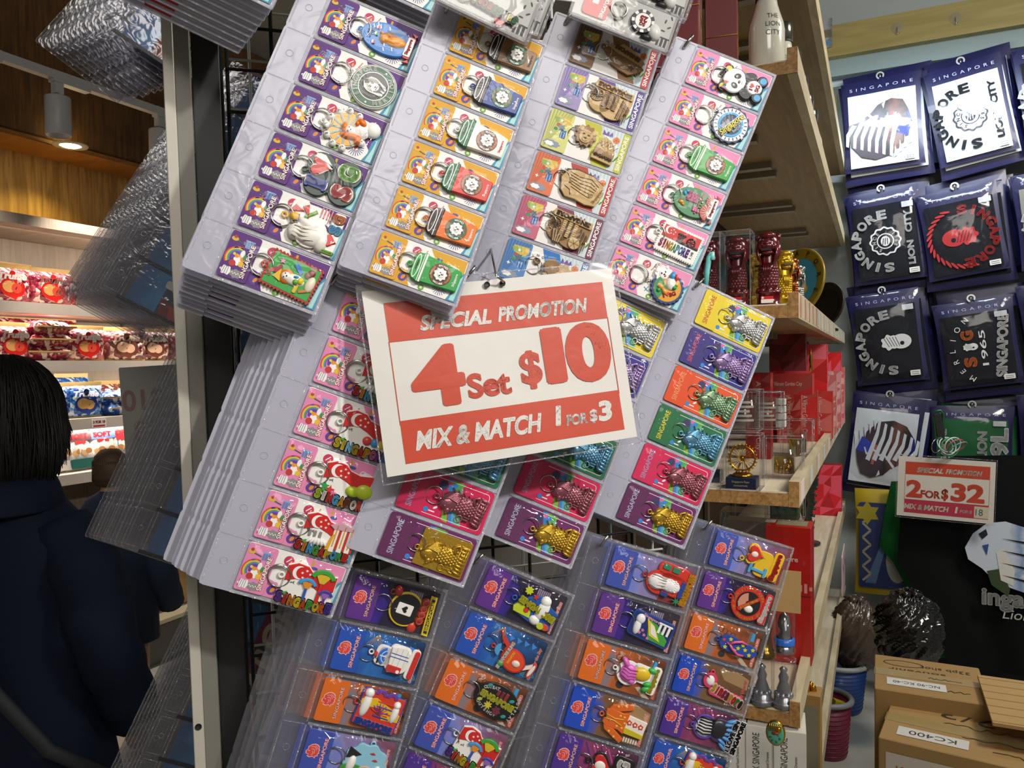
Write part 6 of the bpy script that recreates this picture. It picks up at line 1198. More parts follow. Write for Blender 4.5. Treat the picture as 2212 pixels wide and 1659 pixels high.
def chip_bag(top, foot, lab, px, yaw):
    t = thing('snack_bag', lab, 'snack bag', LM @ Matrix.Translation((hitL(px, 950, .09).x, .09, z4 + .002)) @ Matrix.Rotation(R_(yaw), 4, 'Z') @ Matrix.Rotation(R_(-14), 4, 'X'), 'white snack bags on the lowest candy shelf')
    T = Matrix.Rotation(R_(90), 4, 'X'); b = MB(); pillow(b, .15, .19, .06, mat('#e9e6e0', .3, 0, .4, .2, 40, .04), T); b.build('pouch', t); b = MB(); zf = .034
    b.flat(rr(0, .155, .13, .045, .01), zf, rub(top)); b.flat(rr(0, .025, .14, .045, .008), zf, rub(foot)); b.text('SOFT', 0, .155, rub('#d8343a'), zf + .001, 0, wh=(.09, .026), bold=.06); b.flat(rr(0, .125, .06, .014, .003), zf + .0006, rub('#cc2a2a'))
    for k in range(4): b.flat(ell(-.035 + .024 * k, .075 + .008 * (k % 2), .017, .013), zf + .0005 * k, rub('#b8834a' if k % 2 else '#d8b078'))
    b.build('front_label', t, T); b = MB(); b.box((.077, .0, .1), (.004, .05, .17), rub('#2f86cc')); b.build('side_gusset', t); return t
chip_bag('#5a2f34', '#e4dfd8', 'white snack bag with maroon top beside the person on the lowest candy shelf', 130, 6); chip_bag('#5a3034', '#23685f', 'white snack bag with teal foot on the lowest candy shelf', 172, 4); chip_bag('#5a7ab0', '#cc2f2f', 'white snack bag with red foot and blue side on the lowest candy shelf', 222, -6); chip_bag('#a82030', '#2f86cc', 'red and blue snack bag behind the grey sign', 262, 0)
b = MB(); t = thing('price_tag', 'small red and white 3-for-10 tag on the third candy shelf edge', 'price tag', LM @ Matrix.Translation((hitL(213, 912).x, -.003, z3 - .026)) @ Matrix.Rotation(R_(90), 4, 'X'))
b.prism(rr(0, 0, .075, .04, .003), 0, .001, prt('#ece4de')); b.text('3 FOR 10', 0, .006, prt('#b82a2a'), .0012, 0, wh=(.062, .014), bold=.06); b.flat(rr(0, -.012, .06, .008), .0012, prt('#b82a2a')); b.build('tag_card', t)
# ceiling track with spots, recessed lamp
tk = MB(); a0, a1 = hitL(0, 122, -.30), hitL(420, 272, -.30); WHP = mat('#c4c4c6', .45)
zk = a0.z; tk.box((1.2, -.30, zk), (5.0, .035, .034), WHP); tag(tk.build('lighting_track', None, LM), 'white lighting track across the dark wood above the candy shelves', 'lighting track')
for i, (px, lab) in enumerate(((141, 'white cylinder spotlight hanging from the track left of the clear pages'), (356, 'white cylinder spotlight half hidden behind the clear pages'), (-60, 'white cylinder spotlight outside the left edge'))):
    X = hitL(px, 170, -.30).x; t = thing('track_spotlight', lab, 'spotlight', LM @ Matrix.Translation((X, -.30, zk)), 'cylinder spotlights on the track')
    b = MB(); b.box((.02, 0, -.005), (.16, .038, .045), WHP, None, 0); b.box((-.035, 0, -.045), (.035, .03, .05), WHP); b.tube([(-.035, 0, -.05), (-.035, 0, -.09)], .008, WHP, 10); b.build('track_adapter', t)
    b = MB(); b.lathe([(0, -.082), (.046, -.084), (.048, -.09), (.048, -.235), (.045, -.24), (.038, -.22), (0, -.215)], mat('#bfc0c2', .4), 28, Matrix.Translation((-.035, 0, 0))); b.build('lamp_housing', t)
B = hit(152, 315, Vector((0, 0, zs - .02)), UP); t = thing('recessed_downlight', 'round glowing downlight set into the orange wood soffit', 'downlight', Matrix.Translation(B + Vector((0, 0, -.001))))
b = MB(); b.lathe([(.045, .0), (.072, -.001), (.074, .004)], mat('#cfcabf', .4), 28); b.build('trim_ring', t); b = MB(); b.lathe([(0, -.004), (.034, -.004), (.046, .002)], emit('downlight_glow', '#fff0b0', 14), 24); b.build('lamp', t)
spot('downlight', B + Vector((.0, 0, -.02)), B + INW * .11 + Vector((0, 0, -.4)), 11, (1.0, .74, .22), 100, .6, .03)

# ---------------------------------------------------------------- people
SKIN = mat('#b98a70', .5, 0, 0, .05, 60, .05); HAIR = mat('#0c0a0a', .55, 0, 0, .4, 120, .3, .3); NAVY = mat('#10172b', .8, 0, 0, .25, 220, .15, .2)
def skin_body(name, nodes, edges, m, parent, sub=2):
    me = bpy.data.meshes.new(name); me.from_pydata([n[0] for n in nodes], edges, []); o = put(name, me, parent); sk = o.modifiers.new('skin', 'SKIN')
    for i, n in enumerate(nodes): v = me.skin_vertices[0].data[i]; v.radius = n[1] if isinstance(n[1], tuple) else (n[1], n[1]); v.use_root = (i == 0)
    s = o.modifiers.new('subdivision', 'SUBSURF'); s.levels = sub; s.render_levels = sub; me.materials.append(m)
    for p in me.polygons: p.use_smooth = True
    sk.use_smooth_shade = True; return o
def loft(b, secs, m, n=36, fold=0.0, fk=7, cap=True, ph=0.0):
    """cross sections (cx, cy, z, rx, ry) joined into one skin"""
    V = []; Fc = []
    for k, (cx, cy, z, rx, ry) in enumerate(secs):
        for i in range(n):
            a = 2 * math.pi * i / n; f = 1 + fold * (math.sin(fk * a + 1.3 * k * .35 + ph) + .6 * math.sin(3 * a + k * .8)) * min(1, k / 3)
            e = 2.3; c, s = math.cos(a), math.sin(a); r = (abs(c) ** e + abs(s) ** e) ** (-1 / e); V.append((cx + rx * r * c * f, cy + ry * r * s * f, z))
    for k in range(len(secs) - 1):
        for i in range(n): j = (i + 1) % n; Fc.append((k * n + i, (k + 1) * n + i, (k + 1) * n + j, k * n + j))
    if cap: Fc += [tuple(range(n)), tuple(range((len(secs) - 1) * n, len(secs) * n))[::-1]]
    b.add(V, Fc, m, True)
def limb(b, P, R, m, n=14, fold=0.03):
    """a sleeve or trouser leg along P"""
    P = [Vector(p) for p in P]; Q = []; S = []
    for i in range(len(P) - 1):
        for k in range(5): t = k / 5; Q.append(P[i].lerp(P[i + 1], t)); S.append((R[i] * (1 - t) + R[i + 1] * t) * (1 + fold * math.sin(9 * (i + t))))
    Q.append(P[-1]); S.append(R[-1]); b.tube([tuple(q) for q in Q], S, m, n)
PY = 1.72; hx = U(8, 890, PY); ztop = U(60, 775, PY).z
pM = Matrix.Translation((hx.x, PY, 0)) @ Matrix.Rotation(R_(-14), 4, 'Z')     # local +y is where she looks, away from the camera
per = thing('person', 'person with black bobbed hair and navy coat seen from behind, looking at the candy shelves', 'person', pM)
hz = ztop - .125
nodes = [((0, 0, .88), (.15, .10)), ((0, 0, 1.05), (.135, .095)), ((0, -.01, 1.13), (.12, .085)), ((0, -.01, 1.22), (.06, .05)), ((0, 0, hz - .10), (.052, .05)), ((0, .005, hz - .055), (.062, .062)), ((0, .01, hz), (.075, .088)), ((0, .01, hz + .065), (.062, .075)),
         ((.15, -.01, 1.12), .04), ((.245, .0, 1.0), .036), ((.235, .09, .84), .03), ((-.15, -.01, 1.12), .04), ((-.245, 0, 1.0), .036), ((-.235, .10, .84), .03), ((.085, 0, .82), .08), ((.09, .01, .45), .055), ((.09, 0, .08), .04), ((.09, .10, .04), .035), ((-.085, 0, .82), .08), ((-.09, .01, .45), .055), ((-.09, 0, .08), .04), ((-.09, .10, .04), .035), ((.235, .11, .78), .026), ((-.235, .12, .78), .026)]
edges = [(0, 1), (1, 2), (2, 3), (3, 4), (4, 5), (5, 6), (6, 7), (2, 8), (8, 9), (9, 10), (2, 11), (11, 12), (12, 13), (0, 14), (14, 15), (15, 16), (16, 17), (0, 18), (18, 19), (19, 20), (20, 21), (10, 22), (13, 23)]
for sgn, wi in ((1, 22), (-1, 23)):
    wx, wy, wz = nodes[wi][0]
    for k in range(4):
        i0 = len(nodes); nodes += [((wx + sgn * (.006 + .001 * k), wy - .022 + .016 * k, wz - .045), .0095), ((wx + sgn * .002, wy - .020 + .016 * k, wz - .085 + .004 * abs(k - 1)), .0085)]; edges += [(wi, i0), (i0, i0 + 1)]
    i0 = len(nodes); nodes += [((wx - sgn * .012, wy + .035, wz - .03), .010), ((wx - sgn * .012, wy + .045, wz - .058), .009)]; edges += [(wi, i0), (i0, i0 + 1)]
skin_body('body', nodes, edges, SKIN, per)
b = MB(); b.blob(0, 0, .012, .02, .022, SKIN, 0, 0, 12, 4, None, Matrix.Translation((0, .098, hz - .005)) @ Matrix.Rotation(R_(-90), 4, 'X'))
for s_ in (-1, 1): b.blob(s_ * .03, 0, .013, .007, .008, mat('#e8e2da', .4), 0, 0, 12, 4, None, Matrix.Translation((0, .088, hz + .02)) @ Matrix.Rotation(R_(-90), 4, 'X')); b.blob(s_ * .03, 0, .006, .006, .01, mat('#1a1210', .3), 0, 0, 10, 3, None, Matrix.Translation((0, .089, hz + .02)) @ Matrix.Rotation(R_(-90), 4, 'X'))
b.blob(0, 0, .024, .008, .01, mat('#9a4a44', .5), 0, 0, 12, 3, None, Matrix.Translation((0, .088, hz - .045)) @ Matrix.Rotation(R_(-90), 4, 'X')); b.build('face', per)
# hair: a cap with strands ending at the nape
b = MB(); V = []; Fc = []; na, nb = 56, 22
for j in range(nb + 1):
    t = j / nb
    for i in range(na):
        a = 2 * math.pi * i / na; back = -math.sin(a)          # +1 at the nape, -1 at the forehead
        end = .62 + .38 * min(1, max(0, (back + .75) / .8)); tt = t * end
        if tt < .5: ph = tt / .5 * math.pi / 2; r = math.sin(ph); z = .133 * math.cos(ph)
        else: u = (tt - .5) / .5; r = 1 + .13 * math.sin(u * 2.6) - .40 * u ** 3.0; z = -.205 * u
        rp = 1 + .020 * math.sin(17 * a + 3 * t) + .018 * math.sin(29 * a) * t + rnd.uniform(-.008, .008)
        V.append((.106 * r * rp * math.cos(a), .005 + .118 * r * rp * math.sin(a), hz + .003 + z + (.012 * math.sin(23 * a) if j == nb else 0)))
for j in range(nb):
    for i in range(na): k = (i + 1) % na; Fc.append((j * na + i, (j + 1) * na + i, (j + 1) * na + k, j * na + k))
b.add(V, Fc, HAIR, True)
def cap_pt(a, t, lift):
    back = -math.sin(a); end = .62 + .38 * min(1, max(0, (back + .75) / .8)); tt = t * end
    if tt < .5: ph = tt / .5 * math.pi / 2; r = math.sin(ph); z = .133 * math.cos(ph)
    else: u = (tt - .5) / .5; r = 1 + .13 * math.sin(u * 2.6) - .40 * u ** 3.0; z = -.205 * u
    return ((.106 * r + lift) * math.cos(a), .005 + (.118 * r + lift) * math.sin(a), hz + .003 + z)
for k in range(420):
    a = rnd.uniform(0, 2 * math.pi); t0, t1 = rnd.uniform(.05, .5), rnd.uniform(.9, 1.03); sw = rnd.uniform(-.12, .12); lf = rnd.uniform(-.001, .005)
    b.tube([cap_pt(a + sw * q * q + .015 * math.sin(9 * q + k), t0 + (t1 - t0) * q, lf + (.006 if q > .95 else 0) * rnd.random()) for q in [i / 7 for i in range(8)]], [.002, .003, .003, .003, .003, .0028, .002, .0006], HAIR, 4, cap=False)
b.build('hair', per)
b = MB(); zc = hz - .178
loft(b, [(0, 0, zc + .035, .088, .082), (0, 0, zc + .02, .090, .086), (0, -.005, zc - .012, .122, .098), (0, -.01, zc - .055, .185, .112), (0, -.012, zc - .10, .212, .122), (0, -.012, zc - .2, .21, .13), (0, -.01, zc - .35, .205, .132), (0, -.01, zc - .5, .222, .145), (0, -.01, zc - .65, .25, .16), (0, -.01, zc - .8, .275, .175), (0, -.01, zc - .88, .285, .18)], NAVY, 56, .016, 8)
for s_ in (-1, 1): limb(b, [(s_ * .155, -.01, zc - .065), (s_ * .225, -.015, zc - .16), (s_ * .262, 0, zc - .33), (s_ * .255, .06, zc - .46), (s_ * .235, .10, zc - .52)], [.066, .072, .066, .060, .056], NAVY, 18, .05)
b.build('coat', per)
b = MB(); loft(b, [(0, -.002, zc + .05, .080, .074), (0, -.006, zc + .052, .094, .090), (0, -.02, zc + .02, .118, .112), (0, -.03, zc - .025, .142, .128), (0, -.03, zc - .03, .140, .126), (0, -.016, zc + .01, .108, .10)], NAVY, 44, .006, 5, False); b.build('collar', per)
b = MB(); b.tube([(-.19, -.10, zc - .03), (-.12, -.145, zc - .10), (.0, -.16, zc - .22), (.12, -.162, zc - .36), (.22, -.12, zc - .5), (.275, -.02, zc - .6)], .014, mat('#20242b', .7), 8); b.build('bag_strap', per)
b = MB(); TR = mat('#14161d', .8)
for s_ in (-1, 1): limb(b, [(s_ * .085, 0, .85), (s_ * .09, .0, .5), (s_ * .09, 0, .09)], [.10, .08, .065], TR, 16)
b.build('trousers', per)
b = MB()
for s_ in (-1, 1): b.prism(ell(s_ * .09, .045, .048, .135, 20), 0, .07, mat('#1b1b1c', .6), .02)
b.build('shoes', per)
CY = 2.85; cz = U(228, 968, CY); c = thing('person', 'small person with brown hair mostly hidden behind the grey sign at the candy shelves', 'person', Matrix.Translation((U(240, 1000, CY).x, CY, 0)))
ch_ = cz.z - .125 * .62
nd = [((0, 0, .6), (.12, .08)), ((0, 0, .85), (.11, .075)), ((0, 0, ch_ - .16), (.06, .05)), ((0, 0, ch_ - .08), .03), ((0, 0, ch_ - .02), (.045, .052)), ((0, 0, ch_ + .03), (.04, .045)), ((.14, 0, ch_ - .2), .04), ((.17, .02, ch_ - .42), .032), ((.16, .1, ch_ - .55), .026), ((-.14, 0, ch_ - .2), .04), ((-.17, .02, ch_ - .42), .032), ((-.16, .1, ch_ - .55), .026), ((.07, 0, .5), .06), ((.07, 0, .08), .04), ((-.07, 0, .5), .06), ((-.07, 0, .08), .04)]
skin_body('body', nd, [(0, 1), (1, 2), (2, 3), (3, 4), (4, 5), (2, 6), (6, 7), (7, 8), (2, 9), (9, 10), (10, 11), (0, 12), (12, 13), (0, 14), (14, 15)], SKIN, c)
b = MB(); BRN = mat('#4a3524', .6, 0, 0, .4, 150, .3)
b.lathe([(0, .125), (.05, .118), (.085, .08), (.098, .02), (.098, -.05), (.085, -.09), (.06, -.10)], BRN, 30, Matrix.Translation((0, -.006, ch_)) @ Matrix.Scale(.62, 4), True, 170, 370); b.lathe([(0, .125), (.05, .118), (.085, .08), (.096, .03)], BRN, 30, Matrix.Translation((0, -.006, ch_)) @ Matrix.Scale(.62, 4)); [b.tube([(.06 * math.cos(q) * .3, .06 * math.sin(q) * .3, ch_ + .075), (.058 * math.cos(q), .058 * math.sin(q) - .004, ch_ + .03), (.062 * math.cos(q + .1), .062 * math.sin(q + .1) - .004, ch_ - .04)], [.003, .004, .001], BRN, 4) for q in [3.0 + .11 * k for k in range(34)]]; b.build('hair', c)
b = MB(); loft(b, [(0, 0, ch_ - .08, .04, .04), (0, 0, ch_ - .11, .09, .065), (0, 0, ch_ - .18, .13, .085), (0, 0, .75, .15, .11), (0, 0, .5, .16, .12)], mat('#22304a', .8), 30, .02)
for s_ in (-1, 1): limb(b, [(s_ * .13, 0, ch_ - .2), (s_ * .175, .02, ch_ - .42), (s_ * .165, .10, ch_ - .53)], [.06, .055, .05], mat('#22304a', .8))
b.build('jacket', c)
# cartons under the candy shelf
CARD_ = mat('#a8834e', .75, 0, 0, .15, 14, .08); TAPE = mat('#a08c5c', .25, 0, .3)
def carton(name, lab, M, d, m=CARD_, extra=None, flap=False, group=None):
    t = thing(name, lab, 'box', M, group); b = MB(); b.prism(rr(0, 0, d[0], d[1], .004, 2), 0, d[2], m, .002); b.build('carton_body', t)
    b = MB(); b.flat(rr(0, 0, d[0] * .98, .05), d[2] + .0006, TAPE)
    for s_ in (-1, 1): b.box((s_ * d[0] / 2, 0, d[2] - .04), (.0012, .05, .0812), TAPE)
    b.build('packing_tape', t)
    if extra: b = MB(); extra(b, d); b.build('labels', t)
    if flap: b = MB(); b.box((0, d[1] * .2, d[2] + .03), (d[0], .003, d[1] * .5), m, Matrix.Translation((0, -d[1] * .5, 0)) @ Matrix.Rotation(R_(0), 4, 'X')); b.build('flap', t)
    return t
def lab1(b, d):
    b.box((d[0] * -.3, -d[1] / 2 - .0006, d[2] * .72), (.06, .001, .09), mat('#b5b0a6', .5)); [b.box((d[0] * -.3, -d[1] / 2 - .0012, d[2] * (.66 + .03 * k)), (.045, .001, .004), mat('#5a5652', .5)) for k in range(4)]
gz = .237
for px, q, d, z, lab in ((232, .20, (.34, .30, .52), gz, 'tall brown carton beside the person on the candy plinth'), (352, .24, (.26, .28, .30), gz, 'lower brown carton with white label on the candy plinth'), (352, .22, (.28, .30, .27), gz + .302, 'upper brown carton stacked beside the grey post, flaps open'), (432, .24, (.2, .28, .34), gz, 'pale carton behind the clear pages and the grey post')):
    X = hitL(px, 1350, q).x; carton('carton', lab, LM @ Matrix.Translation((X, q, z)) @ Matrix.Rotation(R_(-8 if z > .3 else 3), 4, 'Z'), d, CARD_ if 'pale' not in lab else mat('#b09068', .75), lab1, 'open' in lab or 'tall' in lab, 'cartons under the candy shelves')

# ================================================================ gift shelves at the right
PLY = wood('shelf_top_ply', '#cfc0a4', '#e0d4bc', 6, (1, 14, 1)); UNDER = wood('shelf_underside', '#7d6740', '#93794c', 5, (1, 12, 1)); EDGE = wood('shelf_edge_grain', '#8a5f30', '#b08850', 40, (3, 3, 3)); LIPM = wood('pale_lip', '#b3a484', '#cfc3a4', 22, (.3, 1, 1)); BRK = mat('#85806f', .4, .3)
def zfar(py): return hit(1815, py, TP, D2).z
def znear(py): return U(1700, py, 1.40).z
zS = {'S1': zfar(372), 'S2': zfar(524), 'S3': znear(657), 'S4': znear(1062), 'S5': znear(1532), 'S6': zfar(1262)}
gs = thing('gift_shelf', 'pale plywood souvenir shelving receding at the right, behind the pages', 'shelf', RSM)
LB = TLEN - .06
for k, z in zS.items():
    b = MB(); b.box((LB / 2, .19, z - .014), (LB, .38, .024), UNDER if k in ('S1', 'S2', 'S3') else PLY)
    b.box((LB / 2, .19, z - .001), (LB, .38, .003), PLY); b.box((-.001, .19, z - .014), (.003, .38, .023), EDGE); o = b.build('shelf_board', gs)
    b = MB(); b.box((LB / 2 + .0, -.009, z - .003), (LB, .018, .047), LIPM); b.box((-.0015, -.009, z - .003), (.003, .018, .046), EDGE)
    b.build('shelf_lip', gs)
    if k in ('S1', 'S2', 'S3'):
        for s_ in (.26, .36, .62, .72, 1.15, 1.25, 1.7, 1.8): b = MB(); b.box((s_, .235, z - .034), (.028, .27, .016), BRK); b.build('metal_bracket', gs)
for s_ in (.3, .66, 1.2, 1.75, 2.25): b = MB(); b.box((s_, .385, 1.5), (.03, .012, 2.9), mat('#8a8578', .5, .2)); b.build('upright', gs)
b = MB(); b.box((LB / 2, .398, 1.5), (LB, .008, 2.98), mat('#4a3a30', .6)); b.build('back_panel', gs)
for k in range(9): s_ = .04 + .05 * k; b = MB(); b.box((s_, -.0186, zS['S3'] - .003), (.012, .0008, .04), prt('#b06a62' if k % 2 == 0 else '#c9c2b4')); b.build('price_strip', gs)
for k in range(14): s_ = .5 + .12 * k; b = MB(); b.box((s_, -.0186, zS['S3'] - .003), (.05, .0008, .04), prt('#b9b4aa' if k % 2 else '#a8a9a8')); b.build('price_strip', gs)
for k in range(9): s_ = .06 + .22 * k; b = MB(); b.box((s_, -.0186, zS['S4'] - .003), (.07, .0008, .036), prt('#d6c2bf' if k % 2 == 0 else '#c2c2be')); b.build('price_strip', gs)
def RS(s, i, z, yaw=0): return RSM @ Matrix.Translation((s, i, z + .0005)) @ Matrix.Rotation(R_(-90 + yaw), 4, 'Z')   # local -y looks down the shelf toward the near end... x to the aisle
FACE = Matrix.Rotation(R_(90), 4, 'X')
def rsm(px, i, z, yaw=0): return RSM @ Matrix.Translation((rs(px, i), i, z + .0015)) @ Matrix.Rotation(R_(90 + 180 + yaw), 4, 'Z')
def yh(px): return 790 - .0126 * (px - 1106)
def ry(px, Y, z, yaw=0): return RSM.__class__(frame(((px - 1106) / F_PX * Y, Y, z + .0015), (INW * -1), D2, UP)) @ Matrix.Rotation(R_(yaw), 4, 'Z')
def rp(px, py, z, yaw=0): return ry(px, (EYE - z) * F_PX / (py - yh(px)), z, yaw)
# in rsm() frames local x points to the aisle (right), local -y to the viewer
CLB = film('box_acetate', (.93, .93, .94), .05, .06, .1, 20)
def clearbox(t, w, d, h):
    b = MB(); b.box((0, 0, h / 2), (w, d, h), CLB); e = .0009
    for x in (-w / 2, w / 2):
        for y in (-d / 2, d / 2): b.tube([(x, y, 0), (x, y, h)], e, RIMC, 4)
        for z in (0, h): b.tube([(x, -d / 2, z), (x, d / 2, z)], e, RIMC, 4)
    for z in (0, h):
        for y in (-d / 2, d / 2): b.tube([(-w / 2, y, z), (w / 2, y, z)], e, RIMC, 4)
    b.build('clear_box', t)
# statuettes of the lion-headed fish
def statuette(col, rough, metal, flag=True, H=.125):
    m = mat(col, rough, metal, .5 if not metal else 0, .1, 200, .08); b = MB(MM); T = Matrix.Diagonal((1, 1, 1, 1))
    b.lathe([(0, 0), (21, 0), (21, 3), (19, 4), (19, 20), (22, 21), (22, 24), (18, 26), (0, 27)], m, 26, Matrix.Diagonal((.95, .8, 1, 1)))
    for k in range(9): a = 2 * math.pi * k / 9; b.blob(15 * math.cos(a), 12 * math.sin(a), 5.5, 5, 6, m, 0, 25, 10, 4)
    b.lathe([(14, 26), (17, 34), (18, 46), (16, 60), (14, 72), (13, 84), (10, 92), (0, 96)], m, 28, Matrix.Diagonal((.95, .85, 1, 1)))
    for j in range(7):
        for i in range(7): a = R_(-150 + 20 * i + 10 * (j % 2)); r = 16.6; b.blob(0, 0, 3.2, 3, 1.8, m, 0, 0, 8, 2, None, Matrix.Translation((r * .95 * math.cos(a), r * .85 * math.sin(a), 34 + 4.6 * j)) @ Matrix.Rotation(a, 4, 'Z') @ Matrix.Rotation(R_(90), 4, 'Y'))
    for k in range(5): b.tube([(-5 + 2.4 * k, -13, 70), (-6 + 2.8 * k, -16, 60), (-3 + 1.4 * k, -16.4, 48)], [1.2, 1.6, .8], m, 5)
    E_ = lambda c, r: b.lathe([(math.sin(math.pi * q / 8) * r[0], -math.cos(math.pi * q / 8) * r[2]) for q in range(9)], m, 20, Matrix.Translation(c) @ Matrix.Diagonal((1, r[1] / r[0], 1, 1)))
    E_((0, -2, 100), (18, 17, 19)); E_((0, -15, 97), (11, 8, 7.5)); E_((0, -13, 86), (10, 8, 4)); E_((0, -21, 101), (4, 3, 3)); E_((0, -9, 114), (13, 11, 7))
    for d in (-1, 1):
        E_((d * 15.5, -2, 112), (5, 3, 6)); E_((d * 7, -15.6, 107), (3.2, 2.2, 2.4)); E_((d * 9, -12, 96), (7, 8, 6))
        for k in range(6): b.tube([(d * 15, 2 - 3 * k, 108 - 2 * k), (d * (18 - .8 * k), 1 - 3 * k, 92 - 2 * k), (d * (16 - 1.5 * k), -3 - 2.2 * k, 76 - 2 * k)], [2, 3, 1], m, 6)
    b.add([(-8.5, -21.5, 89), (8.5, -21.5, 89), (7, -21, 93), (-7, -21, 93)], [(0, 1, 2, 3)], mat('#140608', .5))
    me = b.mesh('figure'); lb = None
    if flag: q = MB(MM); q.box((0, -16.4, 13), (19, .8, 5), prt('#cc2020')); q.box((0, -16.4, 7.5), (19, .8, 6), prt('#ece8e2')); q.b = None; q.add([(x, -16.9, z) for x, z in ell(-7, 13.2, 1.9)], [tuple(range(26))], prt('#f0ece6')); lb = q.mesh('flag_label')
    return me, lb
def stat(sm, px, Y, z, lab, grp=None, sc=1.0, yaw=0):
    t = thing('lion_statuette', lab, 'statuette', ry(px, Y, z, yaw) @ Matrix.Scale(sc, 4), grp); put('figure', sm[0], t)
    if sm[1]: put('flag_label', sm[1], t)
    return t
MAR = statuette('#5a0d18', .22, 0); z = zS['S3']
stat(MAR, 1661, 1.47, z, 'unboxed maroon lion-fish statuette at the open end of the middle shelf', None, 1.16, 0)
for px, i, lab in ((1594, 1.475, 'maroon lion-fish statuette inside the tall clear box on the middle shelf'), (1532, 1.50, 'maroon lion-fish statuette behind the pages, left of the tall clear box')): stat(MAR, px, i, z, lab, None, 1.1)
for px, i, lab in ((1594, 1.475, 'tall clear acetate box around a maroon statuette on the middle shelf'), (1532, 1.50, 'clear acetate box around the maroon statuette nearest the pink pages')):
    t = thing('acetate_box', lab, 'box', ry(px, i, z)); clearbox(t, .056, .056, .142)
stat(statuette('#c9a022', .3, .6, False), 1694, 1.565, z, 'yellow gold lion-fish statuette behind the unboxed maroon one', None, .98, 30)
stat(statuette('#a8562c', .28, .9, False), 1708, 1.65, z, 'copper lion-fish statuette between the yellow and silver ones', None, .95, 30)
stat(statuette('#b9bab2', .25, .9, False), 1722, 1.74, z, 'silver lion-fish statuette beside the round souvenir plate', None, .92, 20)
for px, i, lab in ((1640, 1.56, 'yellow lion-fish statuette just behind the tall clear box'),): stat(statuette('#b8962a', .35, .4, False), px, i, z, lab, None, .95)
b = MB(MM); b.tube([(-4, 0, 0), (-2, 0, 30), (2, 0, 55), (6, 0, 62), (8, 0, 58)], [4, 5, 5, 4, 3], mat('#6fc9c4', .35), 10); b.tube([(8, 0, 64), (8, 0, 50)], [4, 4.5], mat('#8fd8d0', .35), 10)
tag(b.build('pastel_pen', None, ry(1531, 1.40, z + .03)), 'pale turquoise figurine handle in front of the maroon statuettes', 'souvenir')
def plate(px, i, z, R, rim, face, lab, txt):
    t = thing('souvenir_plate', lab, 'plate', ry(px, i, z, -40) @ Matrix.Rotation(R_(0), 4, 'X') @ Matrix.Translation((0, 0, R + .005)) @ Matrix.Rotation(R_(80), 4, 'X'))
    b = MB(); b.lathe([(0, -.004), (R * .7, -.004), (R, .004), (R, .009), (R * .93, .010), (R * .72, .003), (0, .003)], mat(rim, .3, .3), 48); b.build('plate_body', t)
    b = MB(); b.flat(ell(0, 0, R * .70, n=40), .0042, mat(face, .3)); b.flat(arcb(0, 0, R * .76, R * .93, 0, 360, 48), .0112, mat('#15120f', .3)) if rim == '#8a7420' else None
    if txt: b.arct('SINGAPORE', 0, 0, R * .85, 210, -20, mat('#1a160c', .4), R * .2, .0135, 0, .03); b.flat(ell(0, -R * .2, R * .4, R * .2), .005, mat('#c9a22a', .3)); b.flat(ell(-R * .1, R * .2, R * .3, R * .15), .0046, mat('#5a8ac8', .3)); b.flat(ell(R * .2, -R * .1, R * .12, R * .3), .0052, mat('#d8d4c8', .3))
    b.build('painted_face', t)
    b = MB(); b.box((0, -R - .001, -.01), (R * .8, .008, .05), BLK); b.build('stand', t); return t
plate(1727, 1.98, z, .09, '#9a8428', '#3f8fa8', 'round souvenir plate with yellow lettered rim and blue centre, middle shelf', True)
plate(1786, 2.6, z, .078, '#2a2418', '#1c1a14', 'dark round souvenir plate at the far end of the middle shelf', False)
b = MB(MM)
for k in range(5): b.blob(0, 0, 14 - 2 * k, 12 - 2 * k, 14, mat('#b8562c', .25, .8), 0, 10 * k, 14, 4)
tag(b.build('copper_ornament', None, rsm(1781, .03, z)), 'small copper ornament at the far end of the middle shelf', 'ornament')
t = thing('red_carton', 'small dull carton at the far end of the middle shelf behind the dark plate', 'box', rsm(1800, .16, z)); b = MB(); b.box((0, 0, .09), (.12, .05, .18), mat('#8f8578', .5)); b.build('carton_body', t)
# upper shelf: gift boxes and bottles
z = zS['S2']; GR = mat('#7a0f14', .45, 0, .2, 0, 40, .06)
for k, (px, i, h, lab) in enumerate(((1562, .135, .30, 'tall dark red gift box with oval windows on the upper shelf, right one'), (1478, .18, .32, 'tall dark red gift box with oval window beside the poker chip pack'), (1408, .24, .30, 'tall dark red gift box behind the wooden charm pages'))):
    t = thing('gift_box', lab, 'box', rsm(px, i, z, 8), 'dark red gift boxes'); b = MB(); b.box((0, .05, h / 2), (.062, .11, h), GR, None, .002); b.build('carton_body', t)
    for yy in (.02, .08): b = MB(); b.prism(ell(yy, h * .36, .013, .075, 20), .0312, .0318, mat('#b09a88', .12, .3), 0, Matrix.Rotation(R_(90), 4, 'Z') @ Matrix.Rotation(R_(90), 4, 'X') @ Matrix.Diagonal((1, 1, 1, 1))); b.build('oval_window', t)
    b = MB(); b.tube([(-.032, -.006, h * .35), (.0315, -.006, h * .35), (.0325, .05, h * .33), (.032, .106, h * .35)], .0008, mat('#c08a2a', .4), 5); b.build('gold_cord', t)
